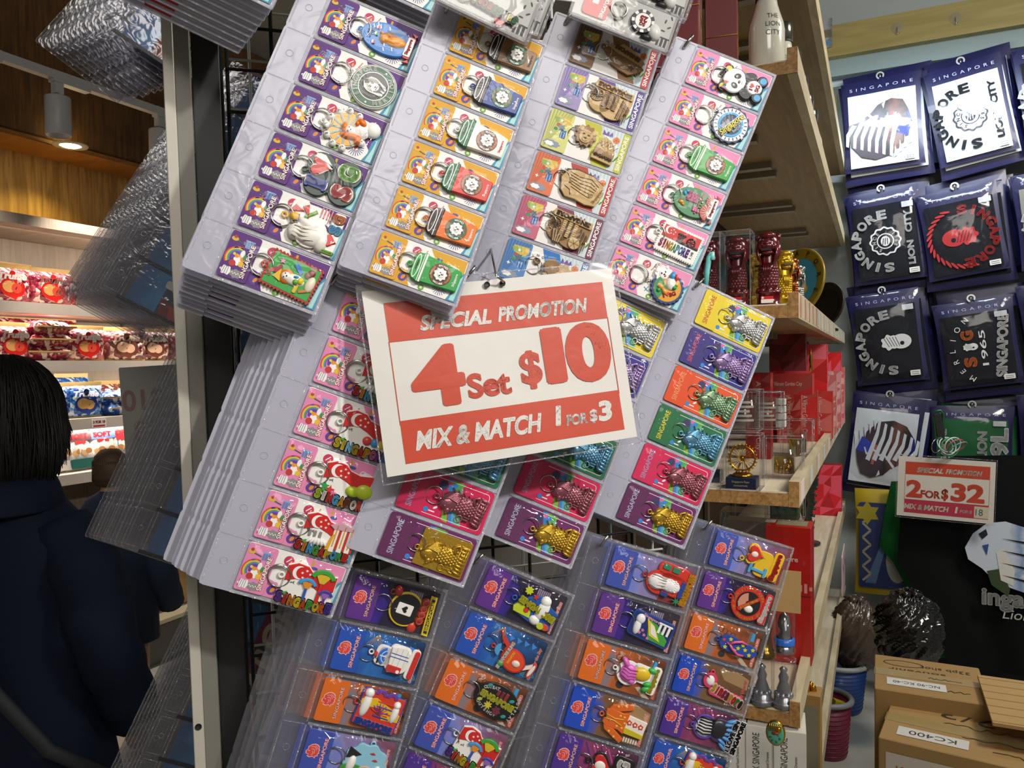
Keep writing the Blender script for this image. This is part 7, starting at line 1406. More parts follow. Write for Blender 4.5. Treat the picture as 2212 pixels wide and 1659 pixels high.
def bottle():
    b = MB(MM); b.lathe([(0, 0), (31, 0), (33, 3), (33, 88), (31, 102), (24, 124), (20, 138), (19, 150), (0, 150)], mat('#d4d3c4', .18, 0, .6, 0, 30, .03), 32)
    c = MB(MM); c.lathe([(19.4, 150), (21.5, 151), (21.5, 185), (19, 188), (0, 188)], mat('#8f8c86', .2, 1.0), 32); c.lathe([(20.8, 147), (20.8, 151)], mat('#161310', .6), 32)
    d = MB(MM)
    for tx, z_, s_ in (('THE', 108, 13), ('LION', 92, 13), ('CITY', 76, 13)):
        V, Fc, sz = glyphs(tx, .0); V = V * (s_); a = V[:, 0] / 33 + R_(-62); rad = np.where(V[:, 1] + z_ > 88, 33.4 - np.maximum(0, V[:, 1] + z_ - 88) * .16, 33.4)
        d.add(np.stack([rad * np.cos(a), rad * np.sin(a), V[:, 1] + z_], 1), Fc, prt('#3a3a36'))
    return b.mesh('bottle_body'), c.mesh('steel_cap'), d.mesh('lettering')
BT = bottle()
for k, (px, i, lab) in enumerate(((1660, .045, 'cream steel-capped bottle lettered THE LION CITY at the near end of the upper shelf'), (1693, .040, 'second cream bottle from the near end of the upper shelf'), (1713, .036, 'third cream bottle on the upper shelf, red motif'), (1729, .034, 'fourth bottle along the upper shelf'), (1742, .032, 'fifth bottle along the upper shelf'), (1752, .030, 'sixth bottle along the upper shelf, farthest'))):
    t = thing('drink_bottle', lab, 'bottle', rsm(px, i, z - .02 if False else z), 'cream bottles on the upper shelf'); put('bottle_body', BT[0], t); put('steel_cap', BT[1], t); put('lettering', BT[2], t)
for k, (px, h, col) in enumerate(((1765, .1, '#8fb86a'), (1772, .09, '#c8b89a'), (1779, .11, '#6fb8b4'), (1787, .12, '#c9c6b8'), (1795, .12, '#b89a6a'), (1802, .12, '#a84a44'))):
    lab = ('pale green', 'beige', 'turquoise', 'clear gold', 'tan', 'red')[k] + ' boxed souvenir at the far end of the upper shelf'
    t = thing('souvenir_box', lab, 'box', rsm(px, .03, z)); b = MB(); b.box((0, 0, h / 2), (.045, .05, h), mat(col, .3, .2 if k == 3 else 0), None, .002); b.build('carton_body', t); b = MB(); b.box((0, -.0255, h * .6), (.03, .001, .03), mat('#ded8c8', .4)); b.build('front_label', t)
# lower shelf: clear boxed glassware and red printed cartons
z = zS['S4']; GLD = mat('#c8962a', .22, 1.0, 0, .1, 80, .05); NVB = mat('#17223c', .4)
def wheel_trophy():
    b = MB(MM); b.lathe([(0, 18), (16, 18), (17, 20), (14, 23), (0, 24)], GLD, 24)
    T = Matrix.Translation((0, 0, 48)) @ Matrix.Rotation(R_(90), 4, 'X'); b.ring((0, 0, 0), 20, 1.3, GLD, 32, 6, T); b.ring((0, 0, 3), 20, .8, GLD, 32, 6, T); b.lathe([(0, 3), (3, 3), (3, -2), (0, -2)], GLD, 12, T)
    for k in range(24): a = 2 * math.pi * k / 24; b.tube([(0, 0, 0), (20 * math.cos(a), 20 * math.sin(a), 0)], .5, GLD, 4, False, T); b.blob(22.5 * math.cos(a), 22.5 * math.sin(a), 1.8, 1.8, 2, GLD, 0, 0, 8, 3, None, T)
    for d in (-1, 1): b.tube([(0, 2, 48), (d * 12, 2, 20)], 1.2, GLD, 6)
    c = MB(MM); c.box((0, 0, 9), (48, 40, 18), NVB, None, 1.5); c.text('Singapore Flyer', 0, 11, mat('#b8a468', .4), 0, 0, wh=(28, 4.4), T=Matrix.Translation((0, -20.4, 0)) @ FACE); c.text('SINGAPORE', 0, 5, mat('#b8a468', .4), 0, 0, wh=(22, 2.6), T=Matrix.Translation((0, -20.4, 0)) @ FACE)
    return b.mesh('gold_wheel'), c.mesh('navy_base')
WT = wheel_trophy()
for px, i, lab in ((1603, 1055, 'boxed gold observation wheel on navy base at the near end of the lower shelf'), (1528, 1040, 'second boxed gold wheel on navy base, left, half behind the pages')):
    t = thing('wheel_trophy', lab, 'trophy', rp(px, i, z) @ Matrix.Scale(1.15, 4)); put('gold_wheel', WT[0], t); put('navy_base', WT[1], t); clearbox(t, .062, .052, .088)
GLS = film('drinking_glass', (.96, .96, .96), .05, .03, .05, 20)
def glassmug(gold):
    b = MB(MM); b.lathe([(0, 1), (22, 1), (23, 4), (23.5, 62), (22.4, 62), (21.6, 8), (0, 7)], GLS, 30)
    if gold: b.tube([(23, 0, 50), (34, 0, 46), (34, 0, 20), (23, 0, 14)], 3, GLS, 8)
    c = MB(MM); m = GLD if gold else mat('#a8a498', .4)
    if gold:
        for x, y, r, h in ((-11, -6, 3, 22), (-4, -10, 4, 18), (3, -12, 3, 34), (10, -8, 5, 20), (13, -3, 4, 30), (6, -8, 6, 12), (-14, 0, 3, 28)): c.lathe([(r, 8), (r * .8, 8 + h * .5), (r * 1.1, 8 + h * .6), (r * .4, 8 + h * .85), (0, 8 + h)], m, 10, Matrix.Translation((x, y, 0)))
        c.lathe([(21, 7.6), (21, 40)], mat('#b89a2a', .3, .6), 26, None, True, 20, 160)
    else:
        for k in range(5): c.lathe([(23.8, 16 + 8 * k), (23.8, 20 + 8 * k)], m, 10, None, True, 205 + 14 * (k % 2), 325 - 10 * (k % 3))
    return b.mesh('glass_body'), c.mesh('gold_figures' if gold else 'etched_pattern')
GM, GT = glassmug(True), glassmug(False)
t = thing('glass_mug', 'boxed glass mug with gold city figures at the lip of the lower shelf', 'mug', rp(1692, 1033, z)); put('glass_body', GM[0], t); put('gold_figures', GM[1], t); clearbox(t, .075, .062, .082)
t = thing('glass_mug', 'boxed glass mug behind the gold-figured mug on the lower shelf', 'mug', rp(1722, 985, z)); put('glass_body', GM[0], t); put('gold_figures', GM[1], t); clearbox(t, .075, .062, .09)
for px, i, lab in ((1606, 1.52, 'etched tumbler in a clear box stacked on the boxed gold wheel'), (1655, 1.68, 'etched tumbler in a clear box, second in the upper stack')):
    t = thing('glass_tumbler', lab, 'tumbler', ry(px, i, z + .103 if px < 1650 else z + .0915) @ Matrix.Scale(1.1, 4)); put('glass_body', GT[0], t); put('etched_pattern', GT[1], t); clearbox(t, .062, .056, .072)
b = MB()
for k in range(4): b.box((0, 0, .008 + .017 * k), (.022, .022, .014), mat('#d8d8d4', .5), None, .002)
tag(b.build('white_tower_ornament', None, ry(1687, 1.78, z + .085)), 'white tiered tower ornament before the red cartons', 'ornament')
RDC = ['#a8161a', '#c41e1e', '#d8402f', '#8c1016', '#c86a62']
def facets(b, w, h, T, seed, cols):
    r = random.Random(seed); nx, ny = 3, max(2, int(3 * h / w)); P = {(i, j): (-w / 2 + w * i / nx + (r.uniform(-.3, .3) * w / nx if 0 < i < nx else 0), h * j / ny + (r.uniform(-.3, .3) * h / ny if 0 < j < ny else 0)) for i in range(nx + 1) for j in range(ny + 1)}
    for i in range(nx):
        for j in range(ny):
            q = [P[i, j], P[i + 1, j], P[i + 1, j + 1], P[i, j + 1]]
            for tr in ((q[0], q[1], q[2]), (q[0], q[2], q[3])): b.flat(list(tr), .0006, prt(r.choice(cols)), T)
def red_carton(lab, M, w, d, h, seed, cols=RDC, txt=None, rot=-90, grp='red faceted souvenir cartons'):
    t = thing('red_carton', lab, 'box', M, grp); b = MB(); b.box((0, 0, h / 2), (w, d, h), mat('#a4161a', .4), None, .001); b.build('carton_body', t)
    b = MB(); facets(b, w, h, Matrix.Translation((0, -d / 2, 0)) @ FACE, seed, cols)
    facets(b, d, h, Matrix.Translation((w / 2, 0, 0)) @ Matrix.Rotation(R_(90), 4, 'Z') @ FACE, seed + 9, cols)
    if txt:
        if rot: b.text(txt, 0, h * .5, prt('#e0c8be'), .0012, 0, wh=(h * .8, w * .26), rot=rot, T=Matrix.Translation((0, -d / 2, 0)) @ FACE)
        else: b.text(txt, 0, h * .5, prt('#e0c8be'), .0012, 0, wh=(w * .62, h * .25), T=Matrix.Translation((0, -d / 2, 0)) @ FACE)
    b.build('printed_faces', t); return t
TX = 'A Vibrant Garden City'
red_carton('upright red carton with vertical white lettering, right of three on the lower shelf', rp(1769, 948, z), .078, .06, .145, 1, ['#c41e1e', '#b8322a', '#c86a62'], TX)
red_carton('upright red carton with vertical white lettering, middle of three on the lower shelf', rp(1739, 952, z), .070, .06, .150, 2, ['#b8322a', '#a8403a', '#c41e1e'], TX)
red_carton('upright red carton with vertical white lettering, left of three on the lower shelf', rp(1706, 956, z), .065, .06, .150, 3, ['#b8322a', '#c86a62', '#a8161a'], TX)
red_carton('red carton lying across the upright ones on the lower shelf', ry(1702, 2.05, z + .1495), .125, .08, .055, 4, ['#b8322a', '#a8403a', '#c41e1e'], TX, 0)
red_carton('dark red carton standing left of the lying one, half behind the pages', ry(1640, 1.9, z), .058, .05, .21, 5, ['#8c1016', '#a8161a', '#a8403a'], TX)
red_carton('dark red faceted box standing above the lying carton', ry(1703, 2.2, z + .210), .095, .05, .11, 6, ['#6a0f14', '#8c1a1e', '#7a2a2c', '#5a0c10'])
red_carton('bright red and pink faceted box at the back of the lower shelf, left', ry(1725, 2.45, z), .17, .06, .29, 7, ['#d81818', '#e0484a', '#e86a7a', '#c01016'])
red_carton('bright red and pink faceted box at the far end of the lower shelf', ry(1783, 2.9, z), .11, .06, .27, 8, ['#e01a14', '#f0384a', '#f05a78', '#d01018'])
for k, (px, i) in enumerate(((1786, .03), (1797, .03), (1806, .03))): red_carton('slim pink carton near the far lip of the lower shelf, %s' % ('first', 'second', 'third')[k], ry(px, 2.55 + .2 * k, z), .06, .07, .19 + .012 * k, 20 + k, ['#d89a9a', '#e0b0ac', '#c86a6a'])
b = MB(MM); b.lathe([(0, 0), (5, 0), (3, 20), (5, 30), (3, 50), (1, 62), (0, 64)], GLD, 12); tag(b.build('gold_tower_figure', None, ry(1752, 2.13, z + .2085)), 'small gold tower figure standing on the lying red carton', 'figurine')
for k in range(2): t = thing('gold_plaque', 'leaning gold plaque before the upright red cartons, %s' % ('front', 'rear')[k], 'plaque', ry(1720 + 7 * k, 1.92 + .05 * k, z) @ Matrix.Rotation(R_(-22), 4, 'Y')); b = MB(MM); b.box((0, 0, 26), (5, 30, 52), mat('#b89a3a', .25, .9), None, 1); b.build('plaque_body', t); b = MB(MM); b.box((2.7, 0, 26), (.6, 24, 44), mat('#7a641e', .3, .8)); b.build('plaque_relief', t)
# next shelf down
z = zS['S5']
for k, (px, i) in enumerate(((1690, 1535), (1643, 1528), (1598, 1520))):
    t = thing('tube_trophy', 'clear tube with silver figurine on the bottom shelf, %s' % ('at the lip', 'second from the lip', 'third from the lip')[k], 'figurine', rp(px, i, z) @ Matrix.Scale(1.06, 4), 'clear tubes of silver figurines'); m = mat('#8f8f94', .28, .6, .3, .2, 90, .1)
    b = MB(MM); b.lathe([(0, 0), (19, 0), (19, 9), (16, 10), (16, 20), (12, 22), (0, 22)], m, 26); b.lathe([(10, 22), (12, 30), (7, 44), (9, 52), (5, 60), (7, 66), (0, 72)], m, 14)
    for q in range(8): b.blob(12 * math.cos(q * .785), 12 * math.sin(q * .785), 5, 5, 7, m, 0, 20, 10, 3)
    b.build('figurine', t); b = MB(MM); b.lathe([(21, 0), (21, 84), (19, 86), (0, 86)], CLB, 28); b.ring((0, 0, 84), 21, .7, RIMC, 28, 4); b.ring((0, 0, 10), 21, .5, RIMC, 28, 4); b.build('clear_tube', t)
for k, (px, i, col, lab) in enumerate(((1650, 1.41, '#7a5f1e', 'clear tube with gold figurine stacked above the silver tubes'), (1692, 1.43, '#a9a9ac', 'clear tube with silver figurine and blue base stacked above the silver tubes'))):
    t = thing('tube_trophy', lab, 'figurine', ry(px, i, z + .0935)); m = mat(col, .22, .9, 0, .2, 90, .1); b = MB(MM); b.lathe([(17, 0), (17, 12), (14, 14), (10, 40), (13, 52), (8, 70), (0, 76)], m, 20); b.build('figurine', t)
    b = MB(MM); b.lathe([(20, 0), (20, 84), (0, 85)], CLB, 26); b.ring((0, 0, 84), 20, .7, RIMC, 26, 4)
    if k: b.lathe([(19, 16), (19, 26), (15, 28)], mat('#2a6fd0', .3), 22)
    b.build('clear_tube', t)
t = thing('cardboard_flap', 'bent brown cardboard piece leaning over the clear tubes beside the no-smoking charm', 'cardboard', ry(1690, 1.40, z + .182) @ Matrix.Rotation(R_(-10), 4, 'X')); b = MB(); b.box((0, 0, .035), (.06, .004, .075), mat('#b08c58', .8, 0, 0, .2, 90, .06)); b.build('cardboard_sheet', t)
t = thing('red_carton', 'tall glossy red carton with skyline print at the back of the bottom shelf', 'box', rp(1705, 1425, z)); w_, d_, h_ = .092, .08, .29
b = MB(); b.box((0, 0, h_ / 2), (w_, d_, h_), mat('#b0140e', .3, 0, .3), None, .002); b.build('carton_body', t); b = MB(); b.box((.0, -d_ / 2 - .0006, h_ * .5), (w_ * .98, .001, .0016), mat('#5a0a08', .5)); T = Matrix.Translation((0, -d_ / 2 - .0012, 0)) @ FACE
b.flat(arcb(.01, h_ * .62, .012, .015, 0, 360, 24), 0, prt('#cf8a80'), T); [b.flat(rr(-.045 + .01 * k, h_ * .56, .006, .008 + .006 * (k % 3)), 0, prt('#cf8a80'), T) for k in range(10)]; b.text('Singapore', -.01, h_ * .76, prt('#e0b8b0'), 0, 0, wh=(.06, .014), bold=.03, T=T)
b.box((.005, 0, h_ + .0006), (.062, .05, .001), mat('#8a8468', .4)); b.box((-.04, .01, h_ + .0006), (.02, .03, .001), mat('#d0c8c0', .4)); b.build('printed_faces', t)
t = thing('green_crystal_box', 'boxed green crystal standing on the glossy red carton', 'box', ry(1695, 1.70, z + .292)); b = MB(); b.box((0, 0, .02), (.06, .04, .04), mat('#24402c', .1, 0, .5), None, .004); b.build('crystal', t); clearbox(t, .08, .055, .05)
t = thing('souvenir_box', 'pale boxed souvenir left of the glossy red carton', 'box', ry(1618, 1.75, z)); b = MB(); b.box((0, 0, .14), (.10, .05, .28), mat('#8a7a70', .3)); b.build('carton_body', t); clearbox(t, .12, .07, .30)
DRG = mat('#20241f', .25, 0, .4, .3, 60, .2); t = thing('dragon_sculpture', 'black glossy dragon sculpture with wavy tail under the lower shelf', 'sculpture', rp(1740, 1178, z)); b = MB(MM)
P = [(0, 0, 330), (14, -4, 310), (20, 0, 280), (6, 0, 250), (16, 0, 215), (2, 0, 180), (12, 0, 145), (0, 0, 110), (8, 0, 70), (0, 0, 30), (0, 0, 0)]
b.tube(P, [20, 34, 36, 32, 26, 24, 20, 18, 15, 14, 22], DRG, 14)
for k in range(9): b.tube([(14, 0, 250 - 24 * k), (40 - 2 * k, 0, 244 - 24 * k), (44 - 2 * k, 0, 256 - 24 * k)], [8, 5, .6], DRG, 7)
b.lathe([(math.sin(math.pi * q / 10) * 46, -math.cos(math.pi * q / 10) * 48) for q in range(11)], DRG, 22, Matrix.Translation((2, -8, 318))); b.build('sculpture_body', t); b = MB(MM); b.lathe([(0, 0), (48, 0), (48, 8), (0, 10)], DRG, 20); b.build('base', t)
t = thing('gold_trophy', 'gold and clear trophy at the far end of the shelf beside the dragon', 'trophy', rp(1797, 1112, z) @ Matrix.Scale(1.1, 4)); b = MB(MM); b.lathe([(0, 30), (24, 30), (24, 38), (18, 42), (18, 100), (22, 104), (6, 108), (4, 150), (0, 165)], GLD, 20); b.build('trophy_body', t); b = MB(MM); b.box((0, 0, 15), (80, 60, 30), mat('#8f8b82', .4), None, 2); b.build('base', t)
red_carton('pink-red faceted carton behind the gold trophy', ry(1787, 3.2, z), .11, .06, .21, 31, ['#d81a2a', '#e8506a', '#b81420'])
t = thing('souvenir_card', 'pale pink printed souvenir hanging at the far lip of the lower shelf', 'card', RSM @ Matrix.Translation((1.6, -.03, z - .13)) @ Matrix.Rotation(R_(0), 4, 'Z') @ FACE); b = MB(); b.prism(rr(0, 0, .22, .15, .01), 0, .004, mat('#cbb0b4', .4)); [b.flat(ell(-.08 + .04 * k, .03 - .02 * (k % 3), .012), .0044, prt(('#b83a5a', '#3a3040', '#8fb8d8')[k % 3])) for k in range(5)]; b.build('printed_card', t)
# base shelf
z = zS['S6']; WH = mat('#cfcac0', .45)
for k, (px, i, lab) in enumerate(((1703, 1.42, 'white carton lettered CITY CLOCK SINGAPORE at the lip of the base shelf'), (1643, 1.44, 'white carton lettered CITY CLOCK left of the one at the lip'), (1580, 1.46, 'white clock carton half behind the clear pages'))):
    h_ = U(1701, 1548, 1.44).z - z; t = thing('clock_carton', lab, 'box', ry(px, i, z, 6), 'white clock cartons'); b = MB(); b.box((0, 0, h_ / 2), (.056, .09, h_), WH, None, .001); b.build('carton_body', t)
    b = MB(); T = Matrix.Translation((0, -.0456, 0)) @ FACE; K = prt('#2b2a28'); b.text('CITY CLOCK SINGAPORE', -.010, h_ - .075, K, 0, 0, wh=(.125, .012), rot=90, T=T); b.text('Artistic Hand Found Ornament', .010, h_ - .075, K, 0, 0, wh=(.06, .005), rot=90, T=T); b.build('printed_faces', t)
t = thing('clock_ornament', 'oval green and gold enamel clock hanging before the white clock cartons', 'clock', ry(1683, 1.36, U(1683, 1588, 1.29).z) @ Matrix.Translation((0, -.07, 0)) @ FACE); b = MB(MM); b.prism(ell(0, 0, 16, 22, 30), 0, 5, GLD, 1.5); b.build('gold_case', t); b = MB(MM); b.blob(0, 0, 14, 20, 4, mat('#4f9a7c', .25, 0, .5), 0, 4.6, 24, 5)
b.blob(0, 2, 7, 3, 3, mat('#8a2a18', .3), 0, 7.2); [b.tube([(-9 + 3 * k, 18, 8), (-9 + 3 * k, 6, 9.4)], 1, GLD, 5) for k in range(7)]; b.blob(5, 9, 5, 5, 3, GLD, 0, 8); [b.blob(7 * math.cos(k), -6 + 6 * math.sin(k), 2, 3.4, 2, mat('#2a6f54', .3), 40 * k, 7) for k in range(6)]; b.build('enamel_face', t)
t = thing('crystal_ornament', 'dark green crystal pyramid at the lip of the base shelf', 'ornament', ry(1764, 1.72, z) @ Matrix.Scale(1.0, 4)); b = MB(MM); b.add([(-24, -24, 0), (24, -24, 0), (24, 24, 0), (-24, 24, 0), (-26, -26, 70), (26, -26, 70), (26, 26, 70), (-26, 26, 70), (0, 0, 100)], [(0, 3, 2, 1), (0, 1, 5, 4), (1, 2, 6, 5), (2, 3, 7, 6), (3, 0, 4, 7), (4, 5, 8), (5, 6, 8), (6, 7, 8), (7, 4, 8)], mat('#08281f', .06, 0, .8)); b.build('crystal', t)
t = thing('souvenir_box', 'small tan carton on the base shelf beneath the bottom shelf lip', 'box', ry(1745, 1.80, z)); b = MB(); h_ = U(1745, 1492, 1.80).z - z; b.box((0, 0, h_ / 2), (.055, .06, h_), mat('#a9854c', .6), None, .001); b.build('carton_body', t); b = MB(); b.box((.0, -.0306, h_ * .5), (.045, .001, h_ * .8), mat('#8a8672', .4)); b.build('front_window', t)
b = MB(MM); [b.blob(10 * math.cos(k * 1.1), 8 * math.sin(k * 1.1), 8, 7, 16 + 3 * k, GLD, 20 * k, 0) for k in range(5)]; tag(b.build('gold_ornament', None, ry(1745, 1.80, z + h_)), 'small gold ornament on top of the tan carton', 'ornament')
sbox('trim_4', RSM, (1.2, -.22, .05), (3.2, .62, .10), mat('#aaa9a2', .4, 0, 0, .05, 8, .08))

# ================================================================ the shirt wall
sbox('wall_right', TM, (.9, .05, 1.7), (4.4, .06, 3.4), mat('#a9b4b6', .5, 0, 0, .03, 8, .05))
bz0, bz1 = hitT(1990, 84, .10).z, hitT(1990, 22, .10).z
BEAM = wood('beam_ply', '#8f8350', '#a3965f', 3, (1, 1, 10)); zb0, zb1 = hitT(2000, 86, .12).z, hitT(2000, 15, .12).z
sbox('trim_5', TM, (1.0, -.06, (zb0 + zb1) / 2), (2.4, .10, zb1 - zb0), BEAM)
gz0 = hitT(2000, 132, .08).z
sbox('trim_6', TM, (1.0, -.045, (gz0 + zb0) / 2), (2.4, .05, zb0 - gz0), mat('#7f9092', .4))
o = MB(); rl = hitT(1960, 160, .05).z; o.box((1.0, -.05, rl), (2.2, .02, .022), mat('#b9ccd4', .3, .4)); tag(o.build('hanging_rail', None, TM), 'pale metal rail across the shirt wall under the beam', 'rail')
def tat(px, py, off): return TM @ Matrix.Translation(TM.inverted() @ hitT(px, py, off)) @ FACE     # x right, y up, z toward the viewer
for k, (px, py) in enumerate(((1938, 60), (2064, 38))):
    t = thing('suction_hook', 'clear suction hook on the wooden beam, %s' % ('left one', 'right one')[k], 'hook', tat(px, py, .112), 'suction hooks on the beam'); b = MB(MM); b.lathe([(0, 2), (14, 1), (23, 0)], film('suction_rubber', (.9, .9, .88), .1, .15, .1, 20, .3, '#d8d4c4'), 24); b.build('suction_cup', t); b = MB(MM); b.tube([(0, 0, 3), (0, -12, 6), (0, -24, 8), (4, -30, 8), (7, -24, 8)], 1.3, STEEL, 6); b.build('wire_hook', t)
t = thing('picture_card', 'small printed picture pinned at the left end of the wooden beam', 'picture', tat(1776, 74, .114)); b = MB(MM); b.prism(rr(0, 0, 82, 128, 1), 0, 1.5, photo('map_print', ('#b0a8a4', '#9aa0b0', '#6a6a58', '#8fa0b8', '#c0b8b0'), 22)); b.flat(rr(0, -44, 70, 20), 1.6, prt('#5f86b0')); b.flat(rr(0, -2, 76, 34), 1.6, photo('town_print', ('#4a4a3c', '#7a7460', '#5a6450', '#8f8a78', '#3f4438'), 60)); b.build('printed_card', t)
t = thing('picture_card', 'yellow note stuck on the wall beside the upper left shirt pack', 'note', tat(1797, 236, .03)); b = MB(MM); b.prism(rr(0, 0, 44, 110, 1), 0, 1, mat('#a8a06a', .6)); b.build('printed_card', t)
NAVP = mat('#0f1142', .4, 0, .1, .1, 20, .1); POLY = film('pack_film', (.97, .97, .99), .02, .10, .22, 10); WHT_S = mat('#c9d2d8', .8, 0, 0, .4, 26, .05, .2); BLK_S = mat('#10131a', .8, 0, 0, .4, 26, .1, .2); GRN_S = mat('#1f5a34', .8, 0, 0, .4, 26, .1, .2)
def mane(b, W, H, z, flip=False):
    T = Matrix.Rotation(R_(180), 4, 'Z') @ Matrix.Translation((0, H, 0)) if False else None
    f = -1 if flip else 1; cx, cy = 0, -.02 * H
    q = lambda P: [(cx + f * x * W, cy + f * y * H) for x, y in P]
    b.flat(q([(-.05, .34), (.12, .40), (.26, .36), (.32, .22), (.36, .05), (.30, -.10), (.24, -.22), (.10, -.36), (-.10, -.40), (-.28, -.34), (-.40, -.18), (-.44, .0), (-.42, .12), (-.30, .14), (-.14, .24)]), z, photo('lion_photo_print', ('#3a2f3a', '#15161e', '#6a4438', '#101116', '#1c2a70'), 16))
    b.flat(q([(.14, .10), (.36, .05), (.30, -.14), (.14, -.06)]), z + .0004, prt('#2a3aa8')); b.flat(q([(.08, -.05), (.12, -.05), (.14, .22), (.10, .22)]), z + .0006, prt('#a8564a'))
    for k in range(7):
        x0 = -.44 + .09 * k; P = [(x0 + .06, .12 + .01 * k), (x0 - .02, .0 - .03 * k), (x0 - .03, -.16 - .035 * k), (x0 + .005, -.18 - .035 * k), (x0 + .02, -.04 - .03 * k), (x0 + .12, .10 + .01 * k)]; b.flat(q(P), z + .0008 + .00005 * k, WHT_S)
    for P in ([(-.16, .24), (-.02, .08), (.04, .10), (.14, .02), (.13, -.0), (.04, .07), (-.03, .055), (-.18, .21)], [(.0, .34), (.05, .38), (.02, .28)], [(.16, .06), (.22, .10), (.26, .0), (.24, .0), (.21, .07)]): b.flat(q(P), z + .0012, WHT_S)
    for k in range(5): x = .12 + .06 * k; b.flat(q([(x, -.40 + .05 * k), (x + .05, -.38 + .05 * k), (x + .02, -.24 + .06 * k)]), z + .001, WHT_S)
def seal(b, cx, cy, r, m, bg, z, yr='1965'):
    b.flat(wavy(cx, cy, r, r * .05, 12, 72), z, m); b.flat(wavy(cx, cy, r * .88, r * .05, 12, 72), z + .0003, bg); b.flat(ell(cx, cy, r * .56, n=28), z + .0006, m); b.flat(ell(cx, cy, r * .48, n=28), z + .0009, bg); b.flat(ell(cx, cy, r * .30, r * .36, 24), z + .0012, m)
    b.arct('SINCE', cx, cy, r * .72, 240, 130, m, r * .3, z + .0006, 0, .04); b.arct(yr, cx, cy, r * .72, 40, -30, m, r * .3, z + .0006, 0, .04)
    for k in range(3): b.flat(line((cx - r * .1 + r * .12 * k, cy + r * .2), (cx - r * .2 + r * .16 * k, cy - r * .25), r * .05), z + .0014, bg)
def college(b, cx, cy, r, a0, a1, m, s, z, out=None):
    for i, c_ in enumerate('SINGAPORE'):
        a = a0 + (a1 - a0) * i / 8; b.text(c_, cx + r * math.cos(R_(a)), cy + r * math.sin(R_(a)), m, z, 0, wh=(s * (.34 if c_ == 'I' else .95), s), rot=a - 90, bold=.045)
def fishhead(b, cx, cy, s, m, dk, z, d=1):
    b.flat(ell(cx + d * .35 * s, cy, .62 * s, .5 * s), z, m); b.flat(wavy(cx - d * .35 * s, cy, .5 * s, .06 * s, 7), z + .0002, m); b.flat(ell(cx + d * .4 * s, cy - .12 * s, .13 * s), z + .0006, dk); [b.flat(line((cx - d * (.7 - .18 * k) * s, cy + .35 * s), (cx - d * (.4 - .16 * k) * s, cy - .3 * s), .03 * s), z + .0006, dk) for k in range(5)]
